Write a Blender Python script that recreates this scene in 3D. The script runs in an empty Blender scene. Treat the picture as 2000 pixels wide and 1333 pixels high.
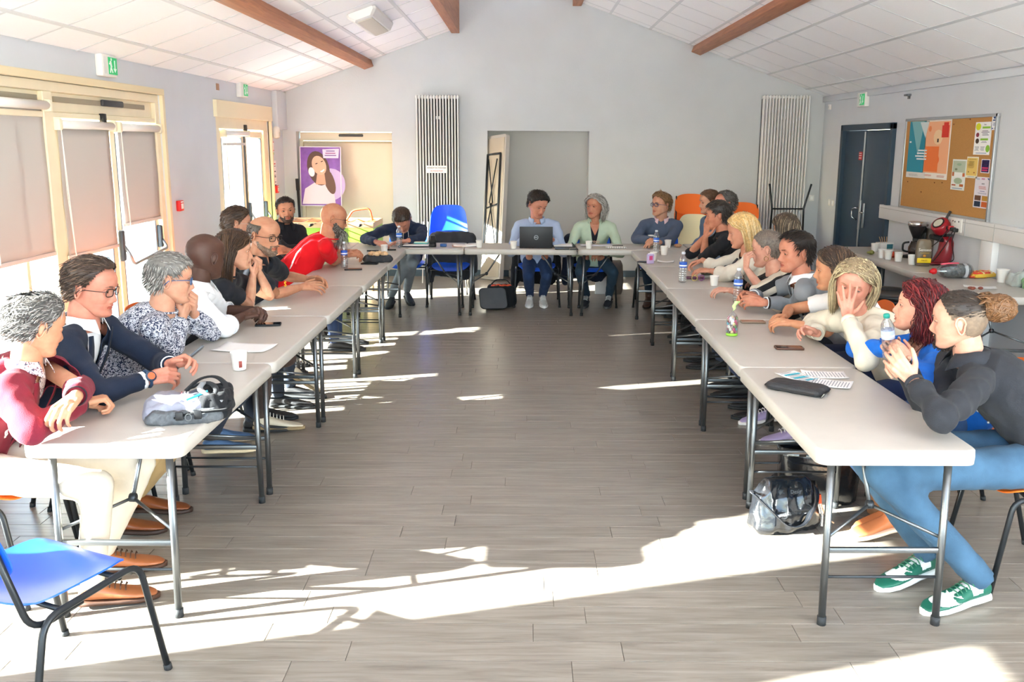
import bpy, bmesh, math, random
import numpy as np
from mathutils import Vector, Matrix, noise, Euler
from math import sin, cos, pi, radians, atan2, sqrt
random.seed(7)
SC = bpy.context.scene
COL = SC.collection
# ------------------------------------------------------------------ camera
CF, CP, CYAW, CROLL, CH, CSX, CSY = 1681.8949, .1875, .0073, -.006, 1.8621, 34.6, -67.9
_f = np.array([sin(CYAW)*cos(CP), cos(CYAW)*cos(CP), -sin(CP)])
_r = np.array([cos(CYAW), -sin(CYAW), 0.]); _d = np.cross(_f, _r)
CM = np.array([cos(CROLL)*_r+sin(CROLL)*_d, -sin(CROLL)*_r+cos(CROLL)*_d, _f])
CO = np.array([0, 0, CH])
cam_data = bpy.data.cameras.new('camera'); cam = bpy.data.objects.new('camera', cam_data); COL.objects.link(cam)
cam_data.sensor_width = 36; cam_data.lens = CF/2000*36
cam_data.shift_x = -CSX/2000; cam_data.shift_y = CSY/2000
cam_data.clip_start = .05; cam_data.clip_end = 300
_R = Matrix([[CM[0][i], -CM[1][i], -CM[2][i]] for i in range(3)])
cam.matrix_world = Matrix.Translation(Vector(CO)) @ _R.to_4x4()
SC.camera = cam
def at(x, y, X=None, Y=None, Z=None, D=None):
    """point of the room seen at photo position x,y on a plane of the room (or at depth D)"""
    d = CM.T @ np.array([(x-1000-CSX)/CF, (y-666.5-CSY)/CF, 1])
    if D is not None: t = D
    elif X is not None: t = X/d[0]
    elif Y is not None: t = Y/d[1]
    else: t = (Z-CH)/d[2]
    return Vector(CO+d*t)
# ------------------------------------------------------------------ light
SUN_AZ, SUN_EL = radians(15), radians(21)
W = bpy.data.worlds.new('sky'); SC.world = W; W.use_nodes = True
wn = W.node_tree; wn.nodes.clear()
sky = wn.nodes.new('ShaderNodeTexSky'); sky.sky_type = 'NISHITA'; sky.sun_disc = False
sky.sun_elevation = SUN_EL; sky.sun_rotation = radians(270-15); sky.air_density = 1.0; sky.dust_density = 1.2; sky.ozone_density = 1
hs = wn.nodes.new('ShaderNodeHueSaturation'); hs.inputs['Saturation'].default_value = .85
bg = wn.nodes.new('ShaderNodeBackground'); bg.inputs['Strength'].default_value = .85
wo = wn.nodes.new('ShaderNodeOutputWorld')
wn.links.new(sky.outputs[0], hs.inputs['Color']); vm = wn.nodes.new('ShaderNodeVectorMath'); vm.operation = 'MULTIPLY'; vm.inputs[1].default_value = (.96, 1.02, 1.03); wn.links.new(hs.outputs[0], vm.inputs[0]); wn.links.new(vm.outputs[0], bg.inputs['Color']); wn.links.new(bg.outputs[0], wo.inputs['Surface'])
sl = bpy.data.lights.new('sun', 'SUN'); sl.energy = 55; sl.angle = radians(.53); sl.color = (.98, .985, .95)
so = bpy.data.objects.new('sun', sl); COL.objects.link(so)
_sd = Vector((cos(SUN_AZ)*cos(SUN_EL), sin(SUN_AZ)*cos(SUN_EL), -sin(SUN_EL)))
so.rotation_euler = _sd.to_track_quat('-Z', 'Y').to_euler(); so.location = (-12, 0, 8)
SC.view_settings.view_transform = 'Standard'; SC.view_settings.look = 'None'
SC.view_settings.exposure = 1.15; SC.view_settings.gamma = 1; SC.view_settings.use_curve_mapping = False
try:
    SC.cycles.use_denoising = True; SC.cycles.max_bounces = 12; SC.cycles.diffuse_bounces = 9; SC.cycles.glossy_bounces = 3
    SC.cycles.transmission_bounces = 8; SC.cycles.transparent_max_bounces = 12; SC.cycles.caustics_reflective = False; SC.cycles.caustics_refractive = False
    SC.cycles.sample_clamp_indirect = 10
except Exception: pass
# ------------------------------------------------------------------ materials
def lin(c):
    if isinstance(c, str):
        c = c.lstrip('#'); c = tuple(int(c[i:i+2], 16)/255 for i in (0, 2, 4))
    return tuple((v/12.92 if v <= .04045 else ((v+.055)/1.055)**2.4) for v in c)
_mats = {}
def mat(color, rough=.6, metal=0, bump=0, bscale=200, var=0, vscale=30, spec=.5, trans=0, sheen=0, alpha=1, stretch=None, coat=0, ior=1.45):
    key = (str(color), rough, metal, bump, bscale, var, vscale, spec, trans, sheen, alpha, stretch, coat)
    if key in _mats: return _mats[key]
    m = bpy.data.materials.new('material'); m.use_nodes = True; nt = m.node_tree
    b = nt.nodes['Principled BSDF']; c = lin(color)
    b.inputs['Base Color'].default_value = (*c, 1); b.inputs['Roughness'].default_value = rough
    b.inputs['Metallic'].default_value = metal; b.inputs['Specular IOR Level'].default_value = spec
    b.inputs['Transmission Weight'].default_value = trans; b.inputs['Alpha'].default_value = alpha; b.inputs['IOR'].default_value = ior
    if coat: b.inputs['Coat Weight'].default_value = coat; b.inputs['Coat Roughness'].default_value = .15
    if sheen: b.inputs['Sheen Weight'].default_value = sheen
    tc = None
    if bump or var:
        tc = nt.nodes.new('ShaderNodeTexCoord'); src = tc.outputs['Object']
        if stretch:
            mp = nt.nodes.new('ShaderNodeMapping'); mp.inputs['Scale'].default_value = stretch
            nt.links.new(src, mp.inputs['Vector']); src = mp.outputs[0]
    if var:
        n = nt.nodes.new('ShaderNodeTexNoise'); n.inputs['Scale'].default_value = vscale; n.inputs['Detail'].default_value = 4
        r = nt.nodes.new('ShaderNodeMapRange'); r.inputs['From Min'].default_value = .3; r.inputs['From Max'].default_value = .7
        r.inputs['To Min'].default_value = 1-var; r.inputs['To Max'].default_value = 1+var
        mx = nt.nodes.new('ShaderNodeVectorMath'); mx.operation = 'SCALE'; mx.inputs[0].default_value = c
        nt.links.new(src, n.inputs['Vector']); nt.links.new(n.outputs['Fac'], r.inputs['Value'])
        nt.links.new(r.outputs[0], mx.inputs['Scale']); nt.links.new(mx.outputs[0], b.inputs['Base Color'])
    if bump:
        n = nt.nodes.new('ShaderNodeTexNoise'); n.inputs['Scale'].default_value = bscale; n.inputs['Detail'].default_value = 3
        bp = nt.nodes.new('ShaderNodeBump'); bp.inputs['Strength'].default_value = bump; bp.inputs['Distance'].default_value = .004
        nt.links.new(src, n.inputs['Vector']); nt.links.new(n.outputs['Fac'], bp.inputs['Height']); nt.links.new(bp.outputs[0], b.inputs['Normal'])
    _mats[key] = m
    return m
def nodes_mat(name):
    m = bpy.data.materials.new(name); m.use_nodes = True
    return m, m.node_tree, m.node_tree.nodes['Principled BSDF']
def glass_mat(tint=(1, 1, 1), rough=0.0, ior=1.45):
    k = ('glass', tint, rough, ior)
    if k not in _mats:
        m, nt, b = nodes_mat('glass'); b.inputs['Base Color'].default_value = (*tint, 1)
        b.inputs['Transmission Weight'].default_value = 1; b.inputs['Roughness'].default_value = rough; b.inputs['IOR'].default_value = ior
        _mats[k] = m
    return _mats[k]
def pane_mat():
    # thin glazing: clear transmission with a weak mirror reflection (real thin-pane behaviour)
    if 'pane' not in _mats:
        m, nt, b = nodes_mat('window_glass'); nt.nodes.remove(b)
        t = nt.nodes.new('ShaderNodeBsdfTransparent'); g = nt.nodes.new('ShaderNodeBsdfGlossy'); g.inputs['Roughness'].default_value = .02
        t.inputs['Color'].default_value = (.93, .95, .94, 1)
        mx = nt.nodes.new('ShaderNodeMixShader'); mx.inputs[0].default_value = .07
        nt.links.new(t.outputs[0], mx.inputs[1]); nt.links.new(g.outputs[0], mx.inputs[2]); nt.links.new(mx.outputs[0], nt.nodes['Material Output'].inputs['Surface'])
        _mats['pane'] = m
    return _mats['pane']
# ------------------------------------------------------------------ mesh helpers
def link_mesh(name, me, m=None, parent=None, smooth=False):
    if m is not None:
        for mm in (m if isinstance(m, (list, tuple)) else [m]): me.materials.append(mm)
    if smooth: me.shade_smooth()
    o = bpy.data.objects.new(name, me); COL.objects.link(o)
    if parent is not None: o.parent = parent
    return o
def obj(name, bm, m=None, parent=None, smooth=False):
    me = bpy.data.meshes.new(name)
    if smooth == 'auto':
        for f in bm.faces: f.smooth = True
        for e in bm.edges:
            if len(e.link_faces) == 2 and e.calc_face_angle(0) > .6: e.smooth = False
    bm.to_mesh(me); bm.free()
    return link_mesh(name, me, m, parent, smooth is True)
def empty(name, loc=(0, 0, 0), rz=0):
    o = bpy.data.objects.new(name, None); COL.objects.link(o); o.location = loc; o.rotation_euler = (0, 0, rz); o.empty_display_size = .1
    return o
def tag(o, label, cat, group=None, kind=None):
    o['label'] = label; o['category'] = cat
    if group: o['group'] = group
    if kind: o['kind'] = kind
    return o
def thing(name, label, cat, loc=(0, 0, 0), rz=0, group=None):
    return tag(empty(name, loc, rz), label, cat, group)
def struct(o, label=None):
    o['kind'] = 'structure'
    if label: o['label'] = label
    return o
def copy_tree(o, parent=None, label=None):
    c = o.copy(); COL.objects.link(c); c.parent = parent
    if label: c['label'] = label
    for ch in list(o.children): copy_tree(ch, c)
    return c
def bx(bm, c, s, rot=None, bev=0, seg=2):
    """box centre c size s"""
    M = Matrix.Translation(Vector(c))
    if rot is not None: M = M @ (rot.to_4x4() if hasattr(rot, 'to_4x4') else Euler(rot).to_matrix().to_4x4())
    r = bmesh.ops.create_cube(bm, size=1, matrix=M @ Matrix.Diagonal((*s, 1)))
    if bev:
        es = list({e for v in r['verts'] for e in v.link_edges})
        bmesh.ops.bevel(bm, geom=es, offset=bev, segments=seg, affect='EDGES', profile=.5)
    return bm
def nb(): return bmesh.new()
def box(name, c, s, m, parent=None, bev=0, rot=None, seg=2):
    if parent is None:
        o = obj(name, bx(nb(), (0, 0, 0), s, rot, bev, seg), m, None, 'auto' if bev else False); o.location = c; return o
    return obj(name, bx(nb(), c, s, rot, bev, seg), m, parent, 'auto' if bev else False)
def rings(bm, R, close=True, cap=True):
    """list of rings (lists of Vectors) to a skin"""
    vs = [[bm.verts.new(p) for p in r] for r in R]
    n = len(vs[0])
    for a, b in zip(vs, vs[1:]):
        for i in range(n if close else n-1):
            j = (i+1) % n
            try: bm.faces.new((a[i], a[j], b[j], b[i]))
            except ValueError: pass
    if cap and close:
        for r, rev in ((vs[0], True), (vs[-1], False)):
            try: bm.faces.new(r[::-1] if rev else r)
            except ValueError: pass
    return vs
def frame_of(d):
    d = Vector(d).normalized(); u = Vector((0, 0, 1)) if abs(d.z) < .95 else Vector((0, 1, 0))
    a = d.cross(u).normalized(); return a, a.cross(d).normalized()
def tube(bm, pts, r, n=8, cap=True, closed=False):
    pts = [Vector(p) for p in pts]; R = []
    N = len(pts); a = None
    for i, p in enumerate(pts):
        if closed: d = pts[(i+1) % N]-pts[i-1]
        else: d = (pts[min(i+1, N-1)]-pts[max(i-1, 0)])
        if d.length < 1e-9: d = Vector((0, 0, 1))
        d.normalize()
        if a is None: a, b = frame_of(d)
        else:
            a = (a-d*a.dot(d))
            if a.length < 1e-6: a, b = frame_of(d)
            a.normalize(); b = a.cross(d)*1
        rr = r[i] if isinstance(r, (list, tuple)) else r
        R.append([p+a*cos(2*pi*k/n)*rr+b*sin(2*pi*k/n)*rr for k in range(n)])
    if closed: R.append(R[0]); rings(bm, R, True, False); bmesh.ops.remove_doubles(bm, verts=bm.verts[:], dist=1e-6)
    else: rings(bm, R, True, cap)
    return bm
def fillet(pts, r, n=5):
    """polyline with rounded corners"""
    pts = [Vector(p) for p in pts]; out = [pts[0]]
    for a, b, c in zip(pts, pts[1:], pts[2:]):
        u = (a-b); v = (c-b); k = min(r, u.length*.49, v.length*.49)
        p0 = b+u.normalized()*k; p1 = b+v.normalized()*k
        for i in range(n+1):
            t = i/n; out.append(p0*(1-t)**2+b*2*t*(1-t)+p1*t*t)
    out.append(pts[-1]); return out
def lathe(bm, prof, n=24, c=(0, 0, 0), M=None):
    R = []
    for r, z in prof:
        R.append([Vector((cos(2*pi*k/n)*max(r, 1e-5), sin(2*pi*k/n)*max(r, 1e-5), z)) for k in range(n)])
    if M is None: M = Matrix.Translation(Vector(c))
    rings(bm, [[M @ p for p in r] for r in R], True, True)
    return bm
def plate(bm, outline, z0, z1, bev=0):
    """prism from a 2D outline"""
    R = [[Vector((x, y, z)) for x, y in outline] for z in (z0, z1)]
    rings(bm, R); return bm
def rrect(w, h, r, n=5, cx=0, cy=0):
    o = []
    for sx, sy, a0 in ((1, 1, 0), (-1, 1, 90), (-1, -1, 180), (1, -1, 270)):
        for i in range(n+1):
            a = radians(a0+90*i/n); o.append((cx+sx*(w/2-r)+r*cos(a), cy+sy*(h/2-r)+r*sin(a)))
    return o
def text(name, s, size, m, parent, loc, rot, align='CENTER', ext=.0008, bold=False):
    cu = bpy.data.curves.new('tmp', 'FONT'); cu.body = s; cu.size = size; cu.align_x = align; cu.align_y = 'CENTER'; cu.extrude = ext
    if bold: cu.offset = size*.02
    cu.resolution_u = 2
    t = bpy.data.objects.new('tmp', cu); COL.objects.link(t); dg = bpy.context.evaluated_depsgraph_get(); dg.update()
    me = bpy.data.meshes.new_from_object(t.evaluated_get(dg)); me.name = name; bpy.data.objects.remove(t); bpy.data.curves.remove(cu)
    me.materials.clear(); me.materials.append(m)
    o = bpy.data.objects.new(name, me); COL.objects.link(o); o.parent = parent; o.location = loc; o.rotation_euler = rot; return o
# common materials
M_white = mat('#e8e6e1', .45); M_cream = mat('#eadfc2', .45, var=.03, vscale=6); M_black = mat('#1b1b1d', .45)
M_pl_table = mat('#bfbab2', .38, bump=.12, bscale=260, var=.025, vscale=9)
M_chrome = mat('#c8c8c8', .25, 1); M_steel = mat('#75787a', .35, .9); M_dsteel = mat('#3c4044', .4, .6)
M_paper = mat('#f2f1ee', .7); M_cup = mat('#efece6', .5); M_rubber = mat('#26282a', .7)
# ================================================================== THE ROOM
XL, XR, YB, EAVE, SLOPE = -3.324, 4.119, 12.09, 2.505, .3575
YF = -1.2      # the room goes on behind the camera; front wall left out to let daylight in
M_wall = mat('#d0d5da', .75, bump=.12, bscale=70, var=.02, vscale=3)
M_wallb = mat('#c9cccd', .75, bump=.35, bscale=45, var=.02, vscale=3)
M_ceil = mat('#fdfdfe', .8, bump=.1, bscale=300, var=.01, vscale=60)
M_grid = mat('#dcdee0', .5)
# --- floor: vinyl planks
def floor_material():
    m, nt, b = nodes_mat('floor_plank_material')
    tc = nt.nodes.new('ShaderNodeTexCoord'); oi = nt.nodes.new('ShaderNodeObjectInfo')
    ad = nt.nodes.new('ShaderNodeVectorMath'); ad.operation = 'MULTIPLY_ADD'
    cx = nt.nodes.new('ShaderNodeCombineXYZ'); nt.links.new(oi.outputs['Random'], cx.inputs[0]); nt.links.new(oi.outputs['Random'], cx.inputs[1])
    ad.inputs[1].default_value = (17, 31, 0); nt.links.new(cx.outputs[0], ad.inputs[0])
    nt.links.new(tc.outputs['Object'], ad.inputs[2])
    mp = nt.nodes.new('ShaderNodeMapping'); mp.inputs['Scale'].default_value = (1.6, 22, 1); nt.links.new(ad.outputs[0], mp.inputs['Vector'])
    n1 = nt.nodes.new('ShaderNodeTexNoise'); n1.inputs['Scale'].default_value = 1.6; n1.inputs['Detail'].default_value = 8; n1.inputs['Roughness'].default_value = .65
    n1.inputs['Distortion'].default_value = .6
    nt.links.new(mp.outputs[0], n1.inputs['Vector'])
    mp2 = nt.nodes.new('ShaderNodeMapping'); mp2.inputs['Scale'].default_value = (6, 160, 1); nt.links.new(ad.outputs[0], mp2.inputs['Vector'])
    n2 = nt.nodes.new('ShaderNodeTexNoise'); n2.inputs['Scale'].default_value = 1; n2.inputs['Detail'].default_value = 3; nt.links.new(mp2.outputs[0], n2.inputs['Vector'])
    r = nt.nodes.new('ShaderNodeValToRGB'); e = r.color_ramp.elements
    e[0].position = .28; e[0].color = (*lin('#6f675e'), 1); e[1].position = .72; e[1].color = (*lin('#978f85'), 1)
    x = e.new(.5); x.color = (*lin('#867e74'), 1)
    nt.links.new(n1.outputs['Fac'], r.inputs[0])
    mr = nt.nodes.new('ShaderNodeMapRange'); mr.inputs['To Min'].default_value = .9; mr.inputs['To Max'].default_value = 1.1; nt.links.new(n2.outputs['Fac'], mr.inputs['Value'])
    mr2 = nt.nodes.new('ShaderNodeMapRange'); mr2.inputs['To Min'].default_value = .95; mr2.inputs['To Max'].default_value = 1.05; nt.links.new(oi.outputs['Random'], mr2.inputs['Value'])
    mu = nt.nodes.new('ShaderNodeMath'); mu.operation = 'MULTIPLY'; nt.links.new(mr.outputs[0], mu.inputs[0]); nt.links.new(mr2.outputs[0], mu.inputs[1])
    sc = nt.nodes.new('ShaderNodeVectorMath'); sc.operation = 'SCALE'; nt.links.new(r.outputs[0], sc.inputs[0]); nt.links.new(mu.outputs[0], sc.inputs['Scale'])
    nt.links.new(sc.outputs[0], b.inputs['Base Color']); b.inputs['Roughness'].default_value = .30; b.inputs['Specular IOR Level'].default_value = .6
    bp = nt.nodes.new('ShaderNodeBump'); bp.inputs['Strength'].default_value = .15; bp.inputs['Distance'].default_value = .002
    nt.links.new(n2.outputs['Fac'], bp.inputs['Height']); nt.links.new(bp.outputs[0], b.inputs['Normal'])
    return m
M_floor = floor_material()
floor = struct(obj('floor', bx(nb(), ((XL+XR)/2, (YF+YB)/2+.15, -.054), (XR-XL+.6, YB-YF+.5, .1)), mat('#6b635b', .8)), 'pale grey-brown wood-look plank floor')
PW, PL = .1255, 1.02
def plank_bm(l, w, bm=None, x=0, y=0):
    bm = bm or nb(); g = .0012
    zs = ((-.002, 0), (-.0007, .0), (0, .0012))
    R = []
    for z, k in ((-.003, 0), (-.0008, 0), (0, .0010)):
        R.append([Vector((x+sx*(l/2-g-k), y+sy*(w/2-g-k), z)) for sx, sy in ((-1, -1), (1, -1), (1, 1), (-1, 1))])
    rings(bm, R); return bm
pm = bpy.data.meshes.new('plank'); b_ = plank_bm(PL, PW); b_.to_mesh(pm); b_.free(); pm.materials.append(M_floor)
rest = nb(); npl = 0; rows = []
y = 2.60-PW*40
ycount = 0
rr = random.Random(3)
while y < YB-.05:
    off = rr.random()*PL
    x = XL-PL+off
    while x < XR+PL:
        cx = x+PL/2; x0 = max(x, XL-.05); x1 = min(x+PL, XR+.05)
        if x1-x0 > .05:
            near = 2.6 <= y < 7.0 and abs(cx-.1) < .62+.62*y*.62 and npl < 298 and x >= XL and x+PL <= XR
            if near:
                o = bpy.data.objects.new('plank', pm); COL.objects.link(o); o.location = (cx, y+PW/2, .0); o.parent = floor; npl += 1
            else: plank_bm(x1-x0, PW, rest, (x0+x1)/2, y+PW/2)
        x += PL
    y += PW
rp = obj('remaining_planks', rest, M_floor, floor); rp['kind'] = 'stuff'
def wall_with_holes(name, u0, u1, z0, z1, holes, place, m, label, thick=.3):
    """wall in (u,z); holes = (u0,u1,z0,z1); place(u,z,t) -> point, t = depth into the wall"""
    us = sorted({u0, u1, *[h[0] for h in holes], *[h[1] for h in holes]}); zs = sorted({z0, z1, *[h[2] for h in holes], *[h[3] for h in holes]})
    bm = nb()
    def inh(u, z): return any(a < u < b and c < z < d for a, b, c, d in holes)
    for i in range(len(us)-1):
        for j in range(len(zs)-1):
            if inh((us[i]+us[i+1])/2, (zs[j]+zs[j+1])/2): continue
            for t in (0, thick):
                vs = [bm.verts.new(place(u, z, t)) for u, z in ((us[i], zs[j]), (us[i+1], zs[j]), (us[i+1], zs[j+1]), (us[i], zs[j+1]))]
                bm.faces.new(vs if t == 0 else vs[::-1])
    for a, b, c, d in holes:
        P = [(a, c), (b, c), (b, d), (a, d)]
        for k in range(4):
            (p, q), (r, s) = P[k], P[(k+1) % 4]
            if k == 0 and c <= z0+.001: continue
            bm.faces.new([bm.verts.new(v) for v in (place(p, q, 0), place(r, s, 0), place(r, s, thick), place(p, q, thick))])
    for a, b in (((u0, z1), (u1, z1)), ((u0, z0), (u0, z1)), ((u1, z0), (u1, z1))):
        bm.faces.new([bm.verts.new(v) for v in (place(*a, 0), place(*b, 0), place(*b, thick), place(*a, thick))])
    bmesh.ops.remove_doubles(bm, verts=bm.verts[:], dist=1e-4); bmesh.ops.recalc_face_normals(bm, faces=bm.faces[:])
    return struct(obj(name, bm, m), label)
D1 = (5.20, 8.07, 0, 2.27); D2 = (9.50, 11.45, 0, 2.28)
HA = (2.28, 3.02, .0, 2.12); HB = (1.28, 1.62, .0, 2.12)
wall_with_holes('wall_left', YF, YB, 0, EAVE+.3, [HB, HA, D1, D2], lambda u, z, t: (XL-t, u, z), M_wall, 'pale lilac-grey wall with the glazed exit doors')
wall_with_holes('wall_right', YF, YB, 0, EAVE+.3, [(9.70, 11.29, 0, 2.11)], lambda u, z, t: (XR+t, u, z), M_wall, 'pale grey wall with the notice board and the dark double door')
# back wall: gable outline with two niches
N1 = (-3.139, -1.824, 0, 2.0); N2 = (-.508, .894, 0, 2.025)
wb = wall_with_holes('wall_back', XL, XR, 0, EAVE-.05, [N1, N2], lambda u, z, t: (u, YB+t, z), M_wallb, 'pale grey rendered gable wall with two recesses', .28)
bm = nb()
gab = [(XL, EAVE-.05), (XR, EAVE-.05), (XR, EAVE+.3), (.75, 4.3), (-.9, 4.3), (XL, EAVE+.3)]
for t in (0, .28): bm.faces.new([bm.verts.new((x, YB+t, z)) for x, z in gab])
g = obj('gable', bm, M_wallb, wb)
box('niche_back', ((N2[0]+N2[1])/2, YB+.30, 1.02), (N2[1]-N2[0]+.1, .05, 2.1), mat('#bdbcb8', .75, bump=.2, bscale=50), wb)
# ceiling slopes with tiles
def slope_pt(x, y, side, h=0):
    k = SLOPE/sqrt(1+SLOPE**2); c = 1/sqrt(1+SLOPE**2)
    if side == 'R': return Vector((x, y, EAVE+SLOPE*(XR-x)))+Vector((k, 0, c))*h
    return Vector((x, y, EAVE+SLOPE*(x-XL)))+Vector((-k, 0, c))*h
YT = [9.25+.652*i for i in range(-16, 6)]
def ceiling(side, xs, xa, xb, name, label):
    """xs = grid lines, xa..xb the extent"""
    bm = nb()
    c = [slope_pt(xa, YF, side, .03), slope_pt(xb, YF, side, .03), slope_pt(xb, YB+.1, side, .03), slope_pt(xa, YB+.1, side, .03)]
    up = [p+Vector((0, 0, .12)) for p in c]
    rings(bm, [c, up]); par = struct(obj(name, bm, mat('#b9babb', .8)), label)
    xs = [xa]+[x for x in xs if xa < x < xb]+[xb]; ys = [YF]+[y for y in YT if YF < y < YB]+[YB]
    cache = {}
    sl = sqrt(1+SLOPE**2); sg = -1 if side == 'R' else 1
    ang = math.atan(SLOPE)*(1 if side == 'R' else -1)
    for i in range(len(xs)-1):
        for j in range(len(ys)-1):
            wx = (xs[i+1]-xs[i])*sl; wy = ys[j+1]-ys[j]; key = (round(wx, 2), round(wy, 3))
            if key not in cache:
                b = nb(); R = []
                for z, k in ((.018, .013), (.002, .013), (0, .016)):
                    R.append([Vector((sx*(wx/2-k), sy*(wy/2-k), z)) for sx, sy in ((-1, -1), (-1, 1), (1, 1), (1, -1))])
                rings(b, R); bmesh.ops.recalc_face_normals(b, faces=b.faces[:]); me = bpy.data.meshes.new('ceiling_tile'); b.to_mesh(me); b.free(); me.materials.append(M_ceil); cache[key] = me
            o = bpy.data.objects.new('ceiling_tile', cache[key]); COL.objects.link(o)
            o.location = slope_pt((xs[i]+xs[i+1])/2, (ys[j]+ys[j+1])/2, side, .006+random.uniform(-.0012, .0012)); o.rotation_euler = (0, ang, 0); o.parent = par
    b = nb()
    for x in xs[1:-1]:
        p = slope_pt(x, (YF+YB)/2, side, .005); bx(b, p, (.034, YB-YF, .010), (0, ang, 0))
    for y in ys[1:-1]:
        p = slope_pt((xa+xb)/2, y, side, .010); bx(b, p, ((xb-xa)*sl, .022, .012), (0, ang, 0))
    obj('grid_rail', b, M_grid, par)
    return par
ceiling('L', [XL+.28+.575*i for i in range(0, 5)], XL, -.92, 'ceiling_left', 'white tiled ceiling slope above the glazed doors')
ceiling('R', [XR-.275-.54*i for i in range(0, 7)], .70, XR, 'ceiling_right', 'white tiled ceiling slope above the notice board')
struct(box('ceiling_ridge', (-.1, (YF+YB)/2, 4.2), (1.9, YB-YF, .1), M_ceil), 'flat white strip of ceiling along the ridge')
# beams
def wood_mat(c1, c2):
    m, nt, b = nodes_mat('beam_wood'); tc = nt.nodes.new('ShaderNodeTexCoord'); mp = nt.nodes.new('ShaderNodeMapping'); mp.inputs['Scale'].default_value = (18, .9, 18)
    n = nt.nodes.new('ShaderNodeTexNoise'); n.inputs['Scale'].default_value = 2; n.inputs['Detail'].default_value = 6; n.inputs['Distortion'].default_value = 1
    r = nt.nodes.new('ShaderNodeValToRGB'); r.color_ramp.elements[0].color = (*lin(c1), 1); r.color_ramp.elements[1].color = (*lin(c2), 1)
    r.color_ramp.elements[0].position = .3; r.color_ramp.elements[1].position = .7
    nt.links.new(tc.outputs['Object'], mp.inputs[0]); nt.links.new(mp.outputs[0], n.inputs['Vector']); nt.links.new(n.outputs['Fac'], r.inputs[0]); nt.links.new(r.outputs[0], b.inputs['Base Color'])
    b.inputs['Roughness'].default_value = .5; return m
M_beam = wood_mat('#9c5f3c', '#bd7c52')
def beam(name, label, cx, cz, w, h, ang):
    o = box(name, (cx, (YF+YB)/2, cz), (w, YB-YF, h), M_beam, None, .006, (0, ang, 0)); tag(o, label, 'beam'); return o
sa = math.atan(SLOPE)
beam('ceiling_beam', 'brown beam low on the left ceiling slope, left of the lamp', -2.13, 2.905, .135, .12, -sa)
beam('ceiling_beam', 'deep brown beam at the upper end of the left slope', -.935, 3.80, .11, .98, 0)
beam('ceiling_beam', 'brown beam at the upper end of the right slope, short end in view', .70, 3.82, .12, .30, 0)
beam('ceiling_beam', 'brown beam across the right ceiling slope, beside the right lamp', 2.34, 3.12, .135, .12, sa)
# ceiling lamps
def ceiling_lamp(pa, pb, side, label, w=.30):
    """pa, pb = the two ends on the slope"""
    c = (pa+pb)/2; L = (pb-pa).length; par = thing('ceiling_lamp', label, 'lamp', c)
    par.rotation_euler = (0, sa*(1 if side == 'R' else -1), 0)
    b = nb(); R = []
    for y, k in ((-L/2, .82), (-L/2+.04, 1), (L/2-.04, 1), (L/2, .82)):
        R.append([Vector((x*k, y, z*(1 if k == 1 else .9))) for x, z in ((-w/2, 0), (-w/2, -.03), (-w/2*.62, -.085), (w/2*.62, -.085), (w/2, -.03), (w/2, 0))])
    rings(b, R); bmesh.ops.recalc_face_normals(b, faces=b.faces[:]); obj('housing', b, M_white, par)
    box('diffuser', (0, 0, -.088), (w*.5, L-.14, .012), mat('#d2cabb', .5), par, .003)
    return par
pa = at(672, 38, Z=3.05); pa = slope_pt(-1.66, 8.75, 'L'); pb = slope_pt(-1.66, 9.98, 'L')
ceiling_lamp(slope_pt(-1.60, 8.75, 'L'), slope_pt(-1.60, 9.95, 'L'), 'L', 'white trapezoid lamp on the left ceiling slope')
ceiling_lamp(slope_pt(1.62, 7.75, 'R'), slope_pt(1.62, 8.95, 'R'), 'R', 'white trapezoid lamp on the right ceiling slope, cut by the top of the photo')
# ---------------------------------------------------------------- outdoors
M_ground = mat('#bcbdbf', .9, var=.05, vscale=2)
o = struct(box('ground', (-20, 5, -.12), (33, 60, .1), M_ground), 'pale paved yard outside the glazed doors')
o = struct(box('ground', (5, -16.5, -.12), (17, 30, .1), M_ground), 'pale ground added outside the open front to bounce light onto the ceiling')  # unseen slab, added so sunlight bounces in onto the ceiling
o = tag(box('garden_wall', (-16, 6, .5), (.3, 40, 1.2), mat('#c9cacb', .9, var=.04, vscale=1)), 'low pale wall across the yard outside', 'wall')
# ---------------------------------------------------------------- left glazing
XF = XL-.07
def bar(bm, y0, y1, z0, z1, d=.07, x=None): bx(bm, ((x or XF), (y0+y1)/2, (z0+z1)/2), (d, y1-y0, z1-z0), bev=.004, seg=1)
def pane(par, y0, y1, z0, z1, name='window_pane', x=None):
    return box(name, ((x or XF), (y0+y1)/2, (z0+z1)/2), (.008, y1-y0, z1-z0), pane_mat(), par)
M_blind = mat('#cfc6bb', .8, bump=.1, bscale=500)
def blind_mat():
    m, nt, b = nodes_mat('blind_fabric'); b.inputs['Base Color'].default_value = (*lin('#b9b5b0'), 1); b.inputs['Roughness'].default_value = .85
    tr = nt.nodes.new('ShaderNodeBsdfTranslucent'); tr.inputs['Color'].default_value = (*lin('#c9c6c2'), 1)
    mx = nt.nodes.new('ShaderNodeMixShader'); mx.inputs[0].default_value = .08
    nt.links.new(b.outputs[0], mx.inputs[1]); nt.links.new(tr.outputs[0], mx.inputs[2]); nt.links.new(mx.outputs[0], nt.nodes['Material Output'].inputs['Surface'])
    return m
M_blindf = blind_mat()
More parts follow.
